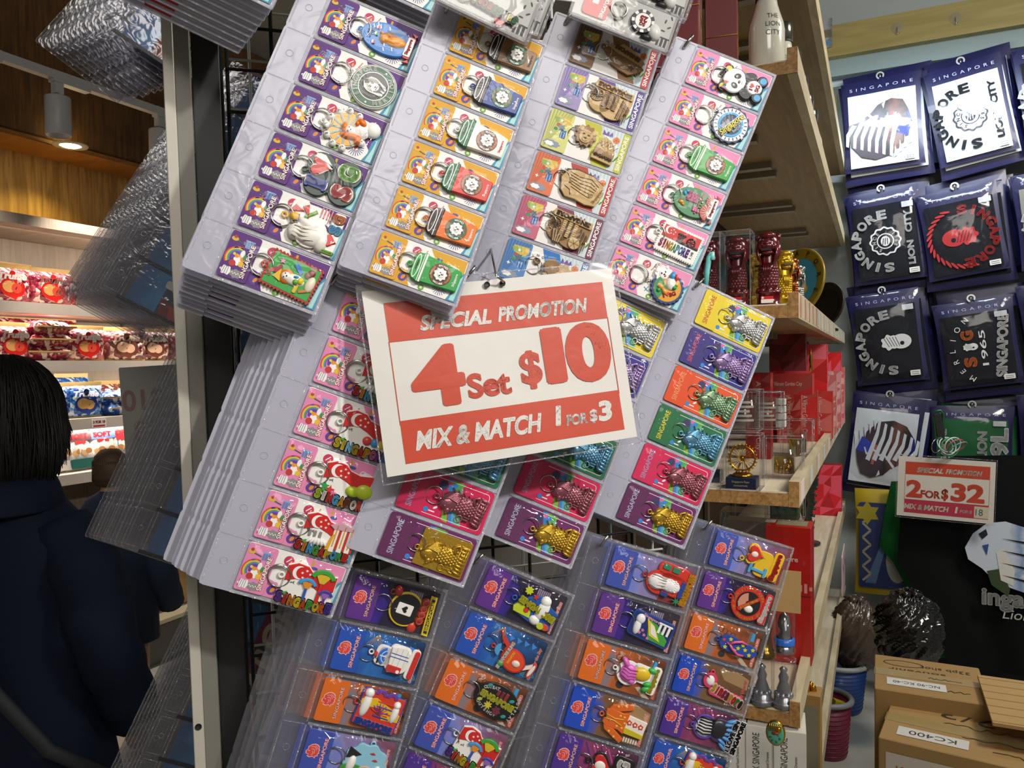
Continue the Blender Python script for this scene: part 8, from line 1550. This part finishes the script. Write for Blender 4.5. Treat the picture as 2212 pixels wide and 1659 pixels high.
def pack(px4, off, kind, lab, grp=None, n_back=3, name='shirt_pack'):
    tl, tr, br, bl = [hitT(x, y, off) for x, y in px4]; X = ((tr - tl) + (br - bl)).normalized(); Yv = ((tl - bl) + (tr - br)); Yv = (Yv - X * Yv.dot(X)).normalized(); Z = X.cross(Yv)
    W = ((tr - tl).length + (br - bl).length) / 2; H = ((tl - bl).length + (tr - br).length) / 2; c = (tl + tr + br + bl) / 4
    t = thing(name, lab, 'shirt pack', frame(c, X, Yv, Z), grp); shirt = {'w': WHT_S, 'b': BLK_S, 'g': GRN_S, 'y': mat('#7f7d74', .8), 'k': BLK_S}[kind[0]]
    b = MB(); pillow(b, W, H, .022, NAVP, Matrix.Translation((0, -H / 2, 0)), 10, 10, .002); b.build('navy_pouch', t)
    b = MB(); w2, h2 = W * .84, H * .80; yb = -H * .46; V = []; Fc = []; nx, ny = 14, 14
    for j in range(ny + 1):
        for i in range(nx + 1): x, y = i / nx, j / ny; V.append((-w2 / 2 + w2 * x, yb + h2 * y, .0125 + .004 * math.sin(math.pi * x) * math.sin(math.pi * y) + .0012 * math.sin(9 * x + 14 * y)))
    for j in range(ny):
        for i in range(nx): p = j * (nx + 1) + i; Fc.append((p, p + 1, p + nx + 2, p + nx + 1))
    b.add(V, Fc, shirt, True); b.build('folded_shirt', t)
    b = MB(); z = .0190; cy = yb + h2 / 2; W_, R0 = mat('#d2d2d0', .7), mat('#a8181c', .7); k = kind[1:]
    if k == 'mane': b.T = Matrix.Translation((0, cy, 0)); mane(b, W, h2, z); b.T = Matrix.Identity(4)
    elif k == 'manef': b.T = Matrix.Translation((0, cy, 0)); mane(b, W, h2, z, True); b.T = Matrix.Identity(4)
    elif k == 'lion': m = W_ if kind[0] != 'w' else mat('#22262c', .7); college(b, -.02 * W, cy, h2 * .36, 272, 92, m, h2 * .125, z); seal(b, -.02 * W, cy, h2 * .19, m, shirt, z); b.text('LION', w2 * .36, cy - h2 * .2, m, z, 0, wh=(h2 * .32, w2 * .11), rot=90, bold=.042); b.text('CITY', w2 * .36, cy + h2 * .22, m, z, 0, wh=(h2 * .30, w2 * .11), rot=90, bold=.042)
    elif k == 'red': college(b, .0, cy, h2 * .38, 85, -85, R0, h2 * .13, z); fishhead(b, -.03 * W, cy, h2 * .24, R0, shirt, z, -1); [b.flat(ell(h2 * .42 * math.cos(R_(a)), cy + h2 * .42 * math.sin(R_(a)), .012 * 1.6, .005, 8, a + 60), z, R0) for a in range(115, 285, 11)]
    elif k == 'head': college(b, .04 * W, cy, h2 * .38, 268, 98, W_, h2 * .125, z); fishhead(b, .1 * W, cy, h2 * .2, W_, shirt, z, 1)
    elif k == 'sg':
        OR = mat('#d2661a', .7); b.text('S', -.12 * W, cy - h2 * .18, OR, z, 0, wh=(h2 * .14, w2 * .19), rot=90, bold=.05); b.text('G', -.12 * W, cy + h2 * .2, OR, z, 0, wh=(h2 * .14, w2 * .19), rot=90, bold=.05); b.text('1965', .06 * W, cy, W_, z, 0, wh=(h2 * .5, w2 * .09), rot=90, bold=.01); fishhead(b, -.1 * W, cy + .01, h2 * .1, W_, shirt, z, 1)
        b.arct('MERLION', .2 * W, cy, w2 * .62, 232, 128, W_, h2 * .105, z, 0, .0); b.text('SINGAPORE', w2 * .34, cy, W_, z, 0, wh=(h2 * .88, w2 * .16), rot=82, bold=.045)
    elif k == 'green': b.text('LION', .12 * W, cy + h2 * .12, W_, z, 0, wh=(h2 * .42, w2 * .14), rot=90, bold=.04); b.text('69L', w2 * .38, cy + h2 * .08, W_, z, 0, wh=(h2 * .62, w2 * .26), rot=90, bold=.045); b.text('SINGAPORE', -w2 * .4, cy, W_, z, 0, wh=(h2 * .7, w2 * .08), rot=90, bold=.04)
    b.text('SINGAPORE', 0, H * .40, mat('#a9b0dc', .5), .0165, 0, wh=(W * .78, H * .032), spacing=1.9); b.build('printing', t)
    b = MB(); b.flat(rr(w2 * .38, yb + h2 * .06, w2 * .16, h2 * .07, .002), .0205, prt('#d2d2ce')); [b.flat(rr(w2 * .38, yb + h2 * (.045 + .025 * q), w2 * .12, .002), .0208, prt('#3a3a3a')) for q in range(2)]; b.flat(rr(w2 * .38, yb + h2 * .95, w2 * .18, h2 * .075, .002), .0205, prt('#b2b4b8')) if kind[0] in 'bg' else None; b.build('price_label', t)
    b = MB(); pillow(b, W * .99, H * .97, .052, POLY, Matrix.Translation((0, -H * .485, 0)), 14, 14, .005); b.build('clear_bag', t)
    b = MB(); b.prism(arcb(0, H * .52, .010, .016, -40, 250, 16), .006, .010, mat('#c8ced0', .25, .6)); b.tube([(0, H * .5, .01), (0, H * .54, .004), (0, H * .57, -.03)], .003, STEEL, 6); b.build('hanger_clip', t)
    if n_back:
        if (W, 'bk') not in PAGE_ME: q = MB(); pillow(q, W, H, .026, NAVP, Matrix.Translation((0, -H / 2, 0)), 10, 10, .003); q.box((0, -.02 * H, .0), (W * .86, H * .8, .03), shirt); PAGE_ME[(W, 'bk')] = q.mesh('navy_pouch')
        for i in range(1, n_back + 1):
            M = frame(c - Z * .034 * i + X * (.016 * i + rnd.uniform(-.008, .008)) + Yv * (.014 * i - .035 * (i % 2)), X, Yv, Z) @ Matrix.Diagonal((1.12, 1.12, 1, 1)) @ Matrix.Rotation(R_(rnd.uniform(-2, 2)), 4, 'Z'); a = thing(name, 'shirt pack behind the ' + lab, 'shirt pack', M, 'packs behind the ' + lab); put('navy_pouch', PAGE_ME[(W, 'bk')], a)
    return t
pack([(1822, 185), (1988, 150), (2002, 352), (1820, 377)], .17, 'wmane', 'white shirt pack with lion-mane print, top left')
pack([(1998, 160), (2172, 108), (2192, 322), (2028, 366)], .19, 'wlion', 'white shirt pack with LION CITY print, top row')
pack([(1826, 424), (1984, 398), (2007, 594), (1846, 622)], .17, 'blion', 'black shirt pack with white LION CITY print')
pack([(1994, 424), (2164, 384), (2172, 580), (1990, 612)], .19, 'bred', 'black shirt pack with red print')
pack([(1836, 642), (1986, 618), (2006, 820), (1846, 834)], .17, 'bhead', 'black shirt pack with white lion-fish head')
pack([(2012, 662), (2186, 634), (2216, 826), (2038, 844)], .19, 'bsg', 'black shirt pack with orange S and G')
pack([(1836, 842), (2000, 868), (1980, 1062), (1826, 1046)], .19, 'wmanef', 'white shirt pack with upside-down lion-mane print')
pack([(2010, 872), (2192, 882), (2190, 1060), (2008, 1056)], .17, 'ggreen', 'green shirt pack behind the small price sign')
pack([(2190, 108), (2372, 60), (2392, 290), (2210, 330)], .20, 'klion', 'black shirt pack cut by the right frame edge, top', None, 1)
pack([(2190, 380), (2370, 346), (2384, 560), (2198, 588)], .20, 'yhead', 'grey shirt pack cut by the right frame edge, second row', None, 1)
pack([(2196, 620), (2376, 590), (2396, 800), (2222, 822)], .20, 'khead', 'black shirt pack cut by the right frame edge, third row', None, 1)
pack([(2200, 850), (2380, 850), (2380, 1050), (2200, 1055)], .18, 'khead', 'dark shirt pack cut by the right frame edge, lowest row', None, 0)
# hanging shirts
def cloth(name, lab, L, Rr, off, m, amp=.012, n=22, th=.02, extra=None):
    t = thing(name, lab, 'shirt'); k = len(L); V = []; Fc = []; inv = TM.inverted()
    PL_ = [inv @ hitT(x, y, off) for x, y in L]; PR_ = [inv @ hitT(x, y, off) for x, y in Rr]; O = (PL_[0] + PR_[0]) / 2; t.matrix_world = TM @ Matrix.Translation(O) @ FACE
    rows = []
    for a in range(k - 1):
        for q in range(4): rows.append((PL_[a].lerp(PL_[a + 1], q / 4), PR_[a].lerp(PR_[a + 1], q / 4), (a + q / 4) / (k - 1)))
    rows.append((PL_[-1], PR_[-1], 1.0)); G = []
    for sd in (1, -1):
        for p, q, v in rows:
            for i in range(n + 1): u = i / n; c = p.lerp(q, u) - O; G.append((c.x, c.z, amp * math.sin(11 * u + 2 * v) * (.3 + v) + .5 * amp * math.sin(23 * u + 3) * v + sd * th * math.sin(math.pi * u) ** .5))
    N = len(rows) * (n + 1)
    for sd in (0, 1):
        for j in range(len(rows) - 1):
            for i in range(n): p = sd * N + j * (n + 1) + i; f_ = (p, p + n + 1, p + n + 2, p + 1); Fc.append(f_ if sd == 0 else f_[::-1])
    b = MB(); b.add(G, Fc, m, True); b.build('fabric', t); return t
gt = cloth('hanging_shirt', 'green shirt hanging behind the black one, sleeve at the left of the small price sign', [(1925, 1040), (1912, 1100), (1900, 1180), (1930, 1215), (1975, 1300), (2010, 1420)], [(2090, 1040), (2090, 1100), (2080, 1180), (2100, 1215), (2100, 1300), (2110, 1424)], .36, mat('#17602c', .85, 0, 0, .3, 60, .12, .2), .012)
bt = cloth('hanging_shirt', 'black shirt with pale lion print hanging at the right edge below the small price sign', [(2060, 985), (1985, 1040), (1945, 1110), (1938, 1210), (1985, 1290), (2020, 1360), (2052, 1440)], [(2330, 985), (2360, 1040), (2390, 1110), (2400, 1210), (2390, 1290), (2390, 1360), (2390, 1470)], .47, mat('#0e0f11', .9, 0, 0, .3, 60, .2, .2), .012)
Mb = bt.matrix_world.inverted(); b = MB()
def tp(px, py): v = Mb @ hitT(px, py, .50); return (v.x, v.y)
z = .052; PH = photo('shirt_print', ('#c9d4e4', '#7f9cc8', '#dfe6ee', '#4a6aa8', '#b8c4d4'), 9)
b.flat([tp(*p) for p in ((2083, 1180), (2100, 1150), (2130, 1128), (2170, 1124), (2220, 1140), (2260, 1200), (2250, 1290), (2190, 1270), (2150, 1255), (2120, 1225), (2090, 1205))], z, PH)
b.flat([tp(*p) for p in ((2130, 1230), (2160, 1225), (2180, 1270), (2176, 1285), (2140, 1260))], z + .001, photo('park_print', ('#3a4a30', '#6a7460', '#c8ccd0', '#8a98a8', '#50603c'), 14)); b.flat([tp(*p) for p in ((2150, 1190), (2166, 1180), (2190, 1230), (2186, 1262), (2160, 1250))], z + .002, prt('#d8d8d4'))
for k in range(4): b.flat([tp(*p) for p in ((2160, 1160 + 26 * k), (2230, 1170 + 28 * k), (2230, 1176 + 28 * k))], z + .003, mat('#0e0f11', .9))
b.flat([tp(*p) for p in ((2112, 1150), (2128, 1140), (2132, 1152), (2120, 1162))], z + .003, mat('#1c2230', .9)); b.flat([tp(*p) for p in ((2120, 1175), (2134, 1172), (2130, 1196))], z + .003, prt('#2c4a90'))
x1_, y1_ = tp(2222, 1300); b.text('ingapore', x1_, y1_, prt('#b9bcb9'), z, 0, w=.30, bold=.04); x1_, y1_ = tp(2230, 1332); b.text('Lion City', x1_, y1_, prt('#b9bcb9'), z, 0, w=.19, shear=.2); b.build('chest_print', bt)
t = thing('tote_bag', 'yellow-bordered blue patterned bag hanging below the white lion-mane pack', 'bag', tat(1915, 1172, .30)); W0 = (hitT(1985, 1180, .30) - hitT(1846, 1180, .30)).length; H0 = hitT(1846, 1060, .30).z - hitT(1846, 1285, .30).z
b = MB(); pillow(b, W0, H0, .05, mat('#b09a14', .5, 0, .2, .2, 30, .08), Matrix.Translation((0, -H0 / 2, 0)), 10, 10, .003); b.build('bag_body', t); b = MB(); z = .0285; b.prism(rr(0, -.01, W0 * .86, H0 * .80, .01), .010, z, mat('#24366c', .35, 0, .3, .1, 20, .1)); x = -W0 * .33
Zz = [(x + (.02 if k % 2 else -.01), -H0 * .36 + H0 * .068 * k) for k in range(11)]
for p, q in zip(Zz, Zz[1:]): b.flat(line(p, q, .009), z + .0006, prt('#a8a694'))
b.flat(ell(W0 * .16, -H0 * .16, W0 * .17, H0 * .2, 24), z + .0004, prt('#a0a29c')); b.flat(ell(W0 * .1, -H0 * .03, .03, .04), z + .0008, prt('#8a8e90')); b.flat(star(-W0 * .3, H0 * .28, .05, .03, 6), z + .0008, prt('#a8982a'))
for P in ([(0, H0 * .36), (.03, H0 * .36), (.0, 0), (-.04, -H0 * .38), (-.08, -H0 * .38), (-.02, 0)],): b.flat(P, z + .0003, prt('#5a76a4'))
b.flat(ell(W0 * .19, -H0 * .1, .012), z + .001, prt('#3a4a8c')); b.build('printed_panel', t)
SG2 = tat(1939, 981, .58); w2_ = (hitT(2155, 985, .58) - hitT(1939, 981, .58)).length; h2_ = (hitT(1939, 981, .58) - hitT(1939, 1116, .58)).length
def big2(p, w, h, z, R):
    p.text('2', w * .185, -h * .53, R, z + .0004, 0, wh=(w * .165, h * .28), bold=.04); p.text('FOR', w * .355, -h * .60, R, z + .0004, 0, wh=(w * .20, h * .12), bold=.032); p.text('$', w * .50, -h * .59, R, z + .0004, 0, wh=(w * .07, h * .19), bold=.035); p.text('32', w * .725, -h * .535, R, z + .0004, 0, wh=(w * .335, h * .29), bold=.04)
    p.text('MIX & MATCH', w * .315, -h * .815, PAPER, z + .0004, 0, wh=(w * .46, h * .085), bold=.035, shear=.2); p.text('1', w * .62, -h * .81, PAPER, z + .0004, 0, wh=(w * .03, h * .10), bold=.07, shear=.15); p.text('FOR $', w * .715, -h * .825, PAPER, z + .0004, 0, wh=(w * .12, h * .055), bold=.04, shear=.15)
    p.flat(rr(w * .865, -h * .815, w * .14, h * .18), z + .0006, mat('#c9c4a8', .5)); p.text('18', w * .845, -h * .815, prt('#2a4a6a'), z + .0009, 0, wh=(w * .07, h * .10))
price_sign(SG2 @ Matrix.Rotation(R_(-2), 4, 'Z'), w2_, h2_, 'small laminated price sign, 2 for $32, below the green shirt pack', big2, True, ring=False)
t = thing('carabiner', 'green and black carabiner with looped cords holding the small price sign', 'carabiner', tat(2028, 930, .60)); b = MB(MM); b.tube([(-14, 70, 0), (6, 74, 0), (14, 60, 0), (14, -30, 0), (2, -44, 0), (-10, -30, 0), (-16, 50, 0)], 5, mat('#1c5c34', .3, .5), 8, True); b.build('carabiner_body', t); b = MB(MM); b.box((4, 20, 0), (26, 86, 12), mat('#141414', .6), Matrix.Rotation(R_(8), 4, 'Z'), 3); b.build('black_strap', t)
b = MB(MM)
for k, h_ in enumerate(('#8fb8a8', '#c9ccd0', '#3f8a54', '#d0d4d8', '#b0585a', '#7f8a90')): b.ring((20 + 8 * k, -52 - 4 * (k % 3), 2 * k), 30 + 2 * (k % 3), 2.2, mat(h_, .4), 26, 6, None, 20 * k - 40, 30)
b.ring((-8, -56, 4), 26, 1.6, STEEL, 24, 6, None, 10, 50); b.build('looped_cord', t)
# floor goods
def scrib(b, x, y, w, m, z, n=9, seed=1, amp=.012):
    r = random.Random(seed); P = [(x + w * i / n, y + r.uniform(-amp, amp)) for i in range(n + 1)]
    for p, q in zip(P, P[1:]): b.flat(line(p, q, .0028), z, m)
INK = prt('#3a3126')
def boxM(pl, pr, zt, h):
    """front top corners seen at pl, pr on the height zt"""
    A = hit(pl[0], pl[1], Vector((0, 0, zt)), UP); X = PX.copy(); Wd = (hit(pr[0], pr[1], Vector((0, 0, zt)), UP) - A).dot(X); return A, X, Wd
A, X, Wd = boxM((1897, 1592), (2212, 1668), .60, .5); Wd = max(Wd, .42); d1 = .27
def ex1(b, d):
    w, dd, h = d; T = Matrix.Translation((0, -dd / 2, 0)) @ FACE
    b.flat(rr(-w * .27, h - .075, .16, .09, .002), .0012, prt('#cbc3b8'), T); b.text('ICA', -w * .27 - .04, h - .075, prt('#b8403a'), .0016, 0, wh=(.036, .034), T=T, bold=.02); b.text('48607', -w * .27 + .035, h - .078, prt('#2c2a28'), .0016, 0, wh=(.072, .034), T=T, bold=.03)
    b.text('KR', -w * .33, h - .15, prt('#4a3a28'), .0016, 0, wh=(.06, .04), T=T, bold=.05); b.flat([(x, y) for x, y in rr(-w * .24, -dd * .27, .15, .05, .001)], h + .0012, prt('#cfcdc8')); b.text('KC400', -w * .24, -dd * .27, INK, h + .0016, 0, wh=(.10, .022), rot=180)
    b.text('2/3', -w * .08, dd * .30, INK, h + .0010, 0, wh=(.12, .05), rot=176); scrib(b, -w * .2, dd * .12, w * .5, INK, h + .001, 16, 3); scrib(b, -w * .1, -dd * .1, w * .4, INK, h + .001, 14, 4, .008); scrib(b, w * .05, -dd * .3, w * .3, INK, h + .001, 12, 5, .008)
carton('carton', 'front brown carton with label ICA 48607 and marker writing at the lower right', frame(A - UP * .49, X, D2, UP) @ Matrix.Rotation(R_(-8), 4, 'Z') @ Matrix.Translation((Wd / 2, d1 / 2, 0)), (Wd, d1, .49), mat('#a0804e', .75, 0, 0, .15, 14, .08), ex1)
A, X, W2_ = boxM((1889, 1486), (2140, 1520), .64, .5); d2 = .26
def ex2(b, d):
    w, dd, h = d; b.flat(rr(-w * .12, -dd * .25, .14, .05, .001), h + .0012, prt('#d2d0cc')); b.text('NC-90 KC-40', -w * .12, -dd * .25, INK, h + .0016, 0, wh=(.11, .016), rot=180)
    for k in range(20): a, c_ = 18 * k, 18 * (k + 1); b.flat(line((-w * .22 + .05 * math.cos(R_(a)), dd * .3 + .022 * math.sin(R_(a))), (-w * .22 + .05 * math.cos(R_(c_)), dd * .3 + .022 * math.sin(R_(c_))), .0026), h + .001, INK)
    b.text('33pb shot', w * .17, dd * .28, INK, h + .001, 0, wh=(.12, .026), rot=180); b.text('souvenir', -w * .1, dd * .12, INK, h + .001, 0, wh=(.14, .014), rot=180); scrib(b, 0, -dd * .02, w * .3, INK, h + .001, 12, 8, .006); scrib(b, w * .1, -dd * .3, w * .25, INK, h + .001, 9, 9, .006)
carton('carton', 'rear brown carton with taped lid and marker writing, below the hanging black shirt', frame(A + X * W2_ / 2 + D2 * d2 / 2 - UP * .53, X, D2, UP), (W2_, d2, .53), mat('#9c7c4a', .75, 0, 0, .15, 14, .08), ex2)
A = hit(2142, 1560, Vector((0, 0, .655)), UP); t = thing('cardboard_sheet', 'loose corrugated cardboard sheet lying on the rear carton at the right edge', 'cardboard', frame(A, X, D2, UP)); b = MB(); b.box((.16, .13, .004), (.32, .30, .008), mat('#b08f5c', .8, 0, 0, .2, 40, .06)); [b.box((.16, -.01 + .045 * k, .0084), (.32, .004, .001), mat('#a08050', .8)) for k in range(7)]; b.build('corrugated_board', t)
def basket(px, py_b, Y, r, h, col, rim, lab, fill=None):
    P = U(px, py_b, Y); t = thing('plastic_basket', lab, 'basket', Matrix.Translation((P.x, P.y, .101))); b = MB(); m = mat(col, .45, 0, .1)
    b.lathe([(0, 0), (r * .8, 0), (r * .82, .004), (r, h), (r * .97, h), (r * .78, .008), (0, .008)], m, 36)
    for k in range(9):
        for j in range(16): a = 360 * j / 16; rr_ = r * (.84 + .15 * (k + 1) / 10); b.box((rr_ * math.cos(R_(a)), rr_ * math.sin(R_(a)), h * (k + 1) / 10.5), (.004, r * .26, h * .03), m, None) if False else None
    for k in range(10): b.ring((0, 0, h * (k + 1) / 12), r * (.82 + .18 * (k + 1) / 12) + .0006, .0016, m, 36, 5)
    b.build('basket_body', t); b = MB(); b.ring((0, 0, h), r, .010, mat(rim, .5), 40, 8); b.build('rim', t)
    if fill: b = MB(); b.box((-.01, .0, h * .75), (.06, .03, h * .4), mat(fill, .4), Matrix.Rotation(R_(20), 4, 'Y')); b.build('contents', t)
    return t
basket(1812, 1535, 3.08, .105, .19, '#173a78', '#9aa0a0', 'blue plastic basket on the pale plinth behind the maroon one')
basket(1786, 1602, 2.72, .082, .20, '#6a1430', '#7c8084', 'maroon plastic basket with grey rim beside the shelf lip', '#a89a2a')
def crumple(name, lab, px, py, Y, rx, ry, rz, m, seed):
    r = random.Random(seed); P = U(px, py, Y); b = MB(); n, k = 84, 52; V = []; Fc = []
    ph = [(r.uniform(4, 11), r.uniform(3, 9), r.uniform(0, 6)) for _ in range(6)]
    for j in range(k + 1):
        t_ = math.pi * j / k
        for i in range(n): a = 2 * math.pi * i / n; f_ = .80 + sum(.09 * abs(math.sin(p * a + q * t_ * 1.7 + s + .8 * math.sin(5 * t_ + s))) for p, q, s in ph) * .7 + .02 * abs(math.sin(17 * a + 9 * t_ + 2 * math.sin(4 * a))) + r.uniform(-.003, .003); V.append((rx * math.sin(t_) * math.cos(a) * f_, ry * math.sin(t_) * math.sin(a) * f_, rz * math.cos(t_) * f_))
    for j in range(k):
        for i in range(n): q = (i + 1) % n; Fc.append((j * n + i, (j + 1) * n + i, (j + 1) * n + q, j * n + q))
    b.add(V, Fc, m, True); t = thing(name, lab, 'bag', Matrix.Translation(P)); b.build('bag_body', t); b = MB(); [b.tube([(rx * .2 * math.cos(q), ry * .2 * math.sin(q), rz * .92), (rx * .3 * math.cos(q), ry * .3 * math.sin(q), rz * 1.12)], [.012, .02], m, 6) for q in (0, 1.3, 2.6, 4, 5.2)]; b.build('gathered_neck', t); return t
crumple('plastic_bag', 'crumpled glossy black plastic bag behind the rear carton', 1962, 1362, 2.62, .105, .10, .125, mat('#0d0c0b', .2, 0, .6, 0, 22, .2), 5)
crumple('plastic_bag', 'clear plastic bag with brown contents above the blue basket', 1848, 1372, 3.05, .09, .08, .14, mat('#4a3c32', .25, 0, .5, 0, 24, .3), 6)
sbox('wall_back', TM, (1.15, -.02, .52), (1.9, .03, 1.04), mat('#15130f', .8))
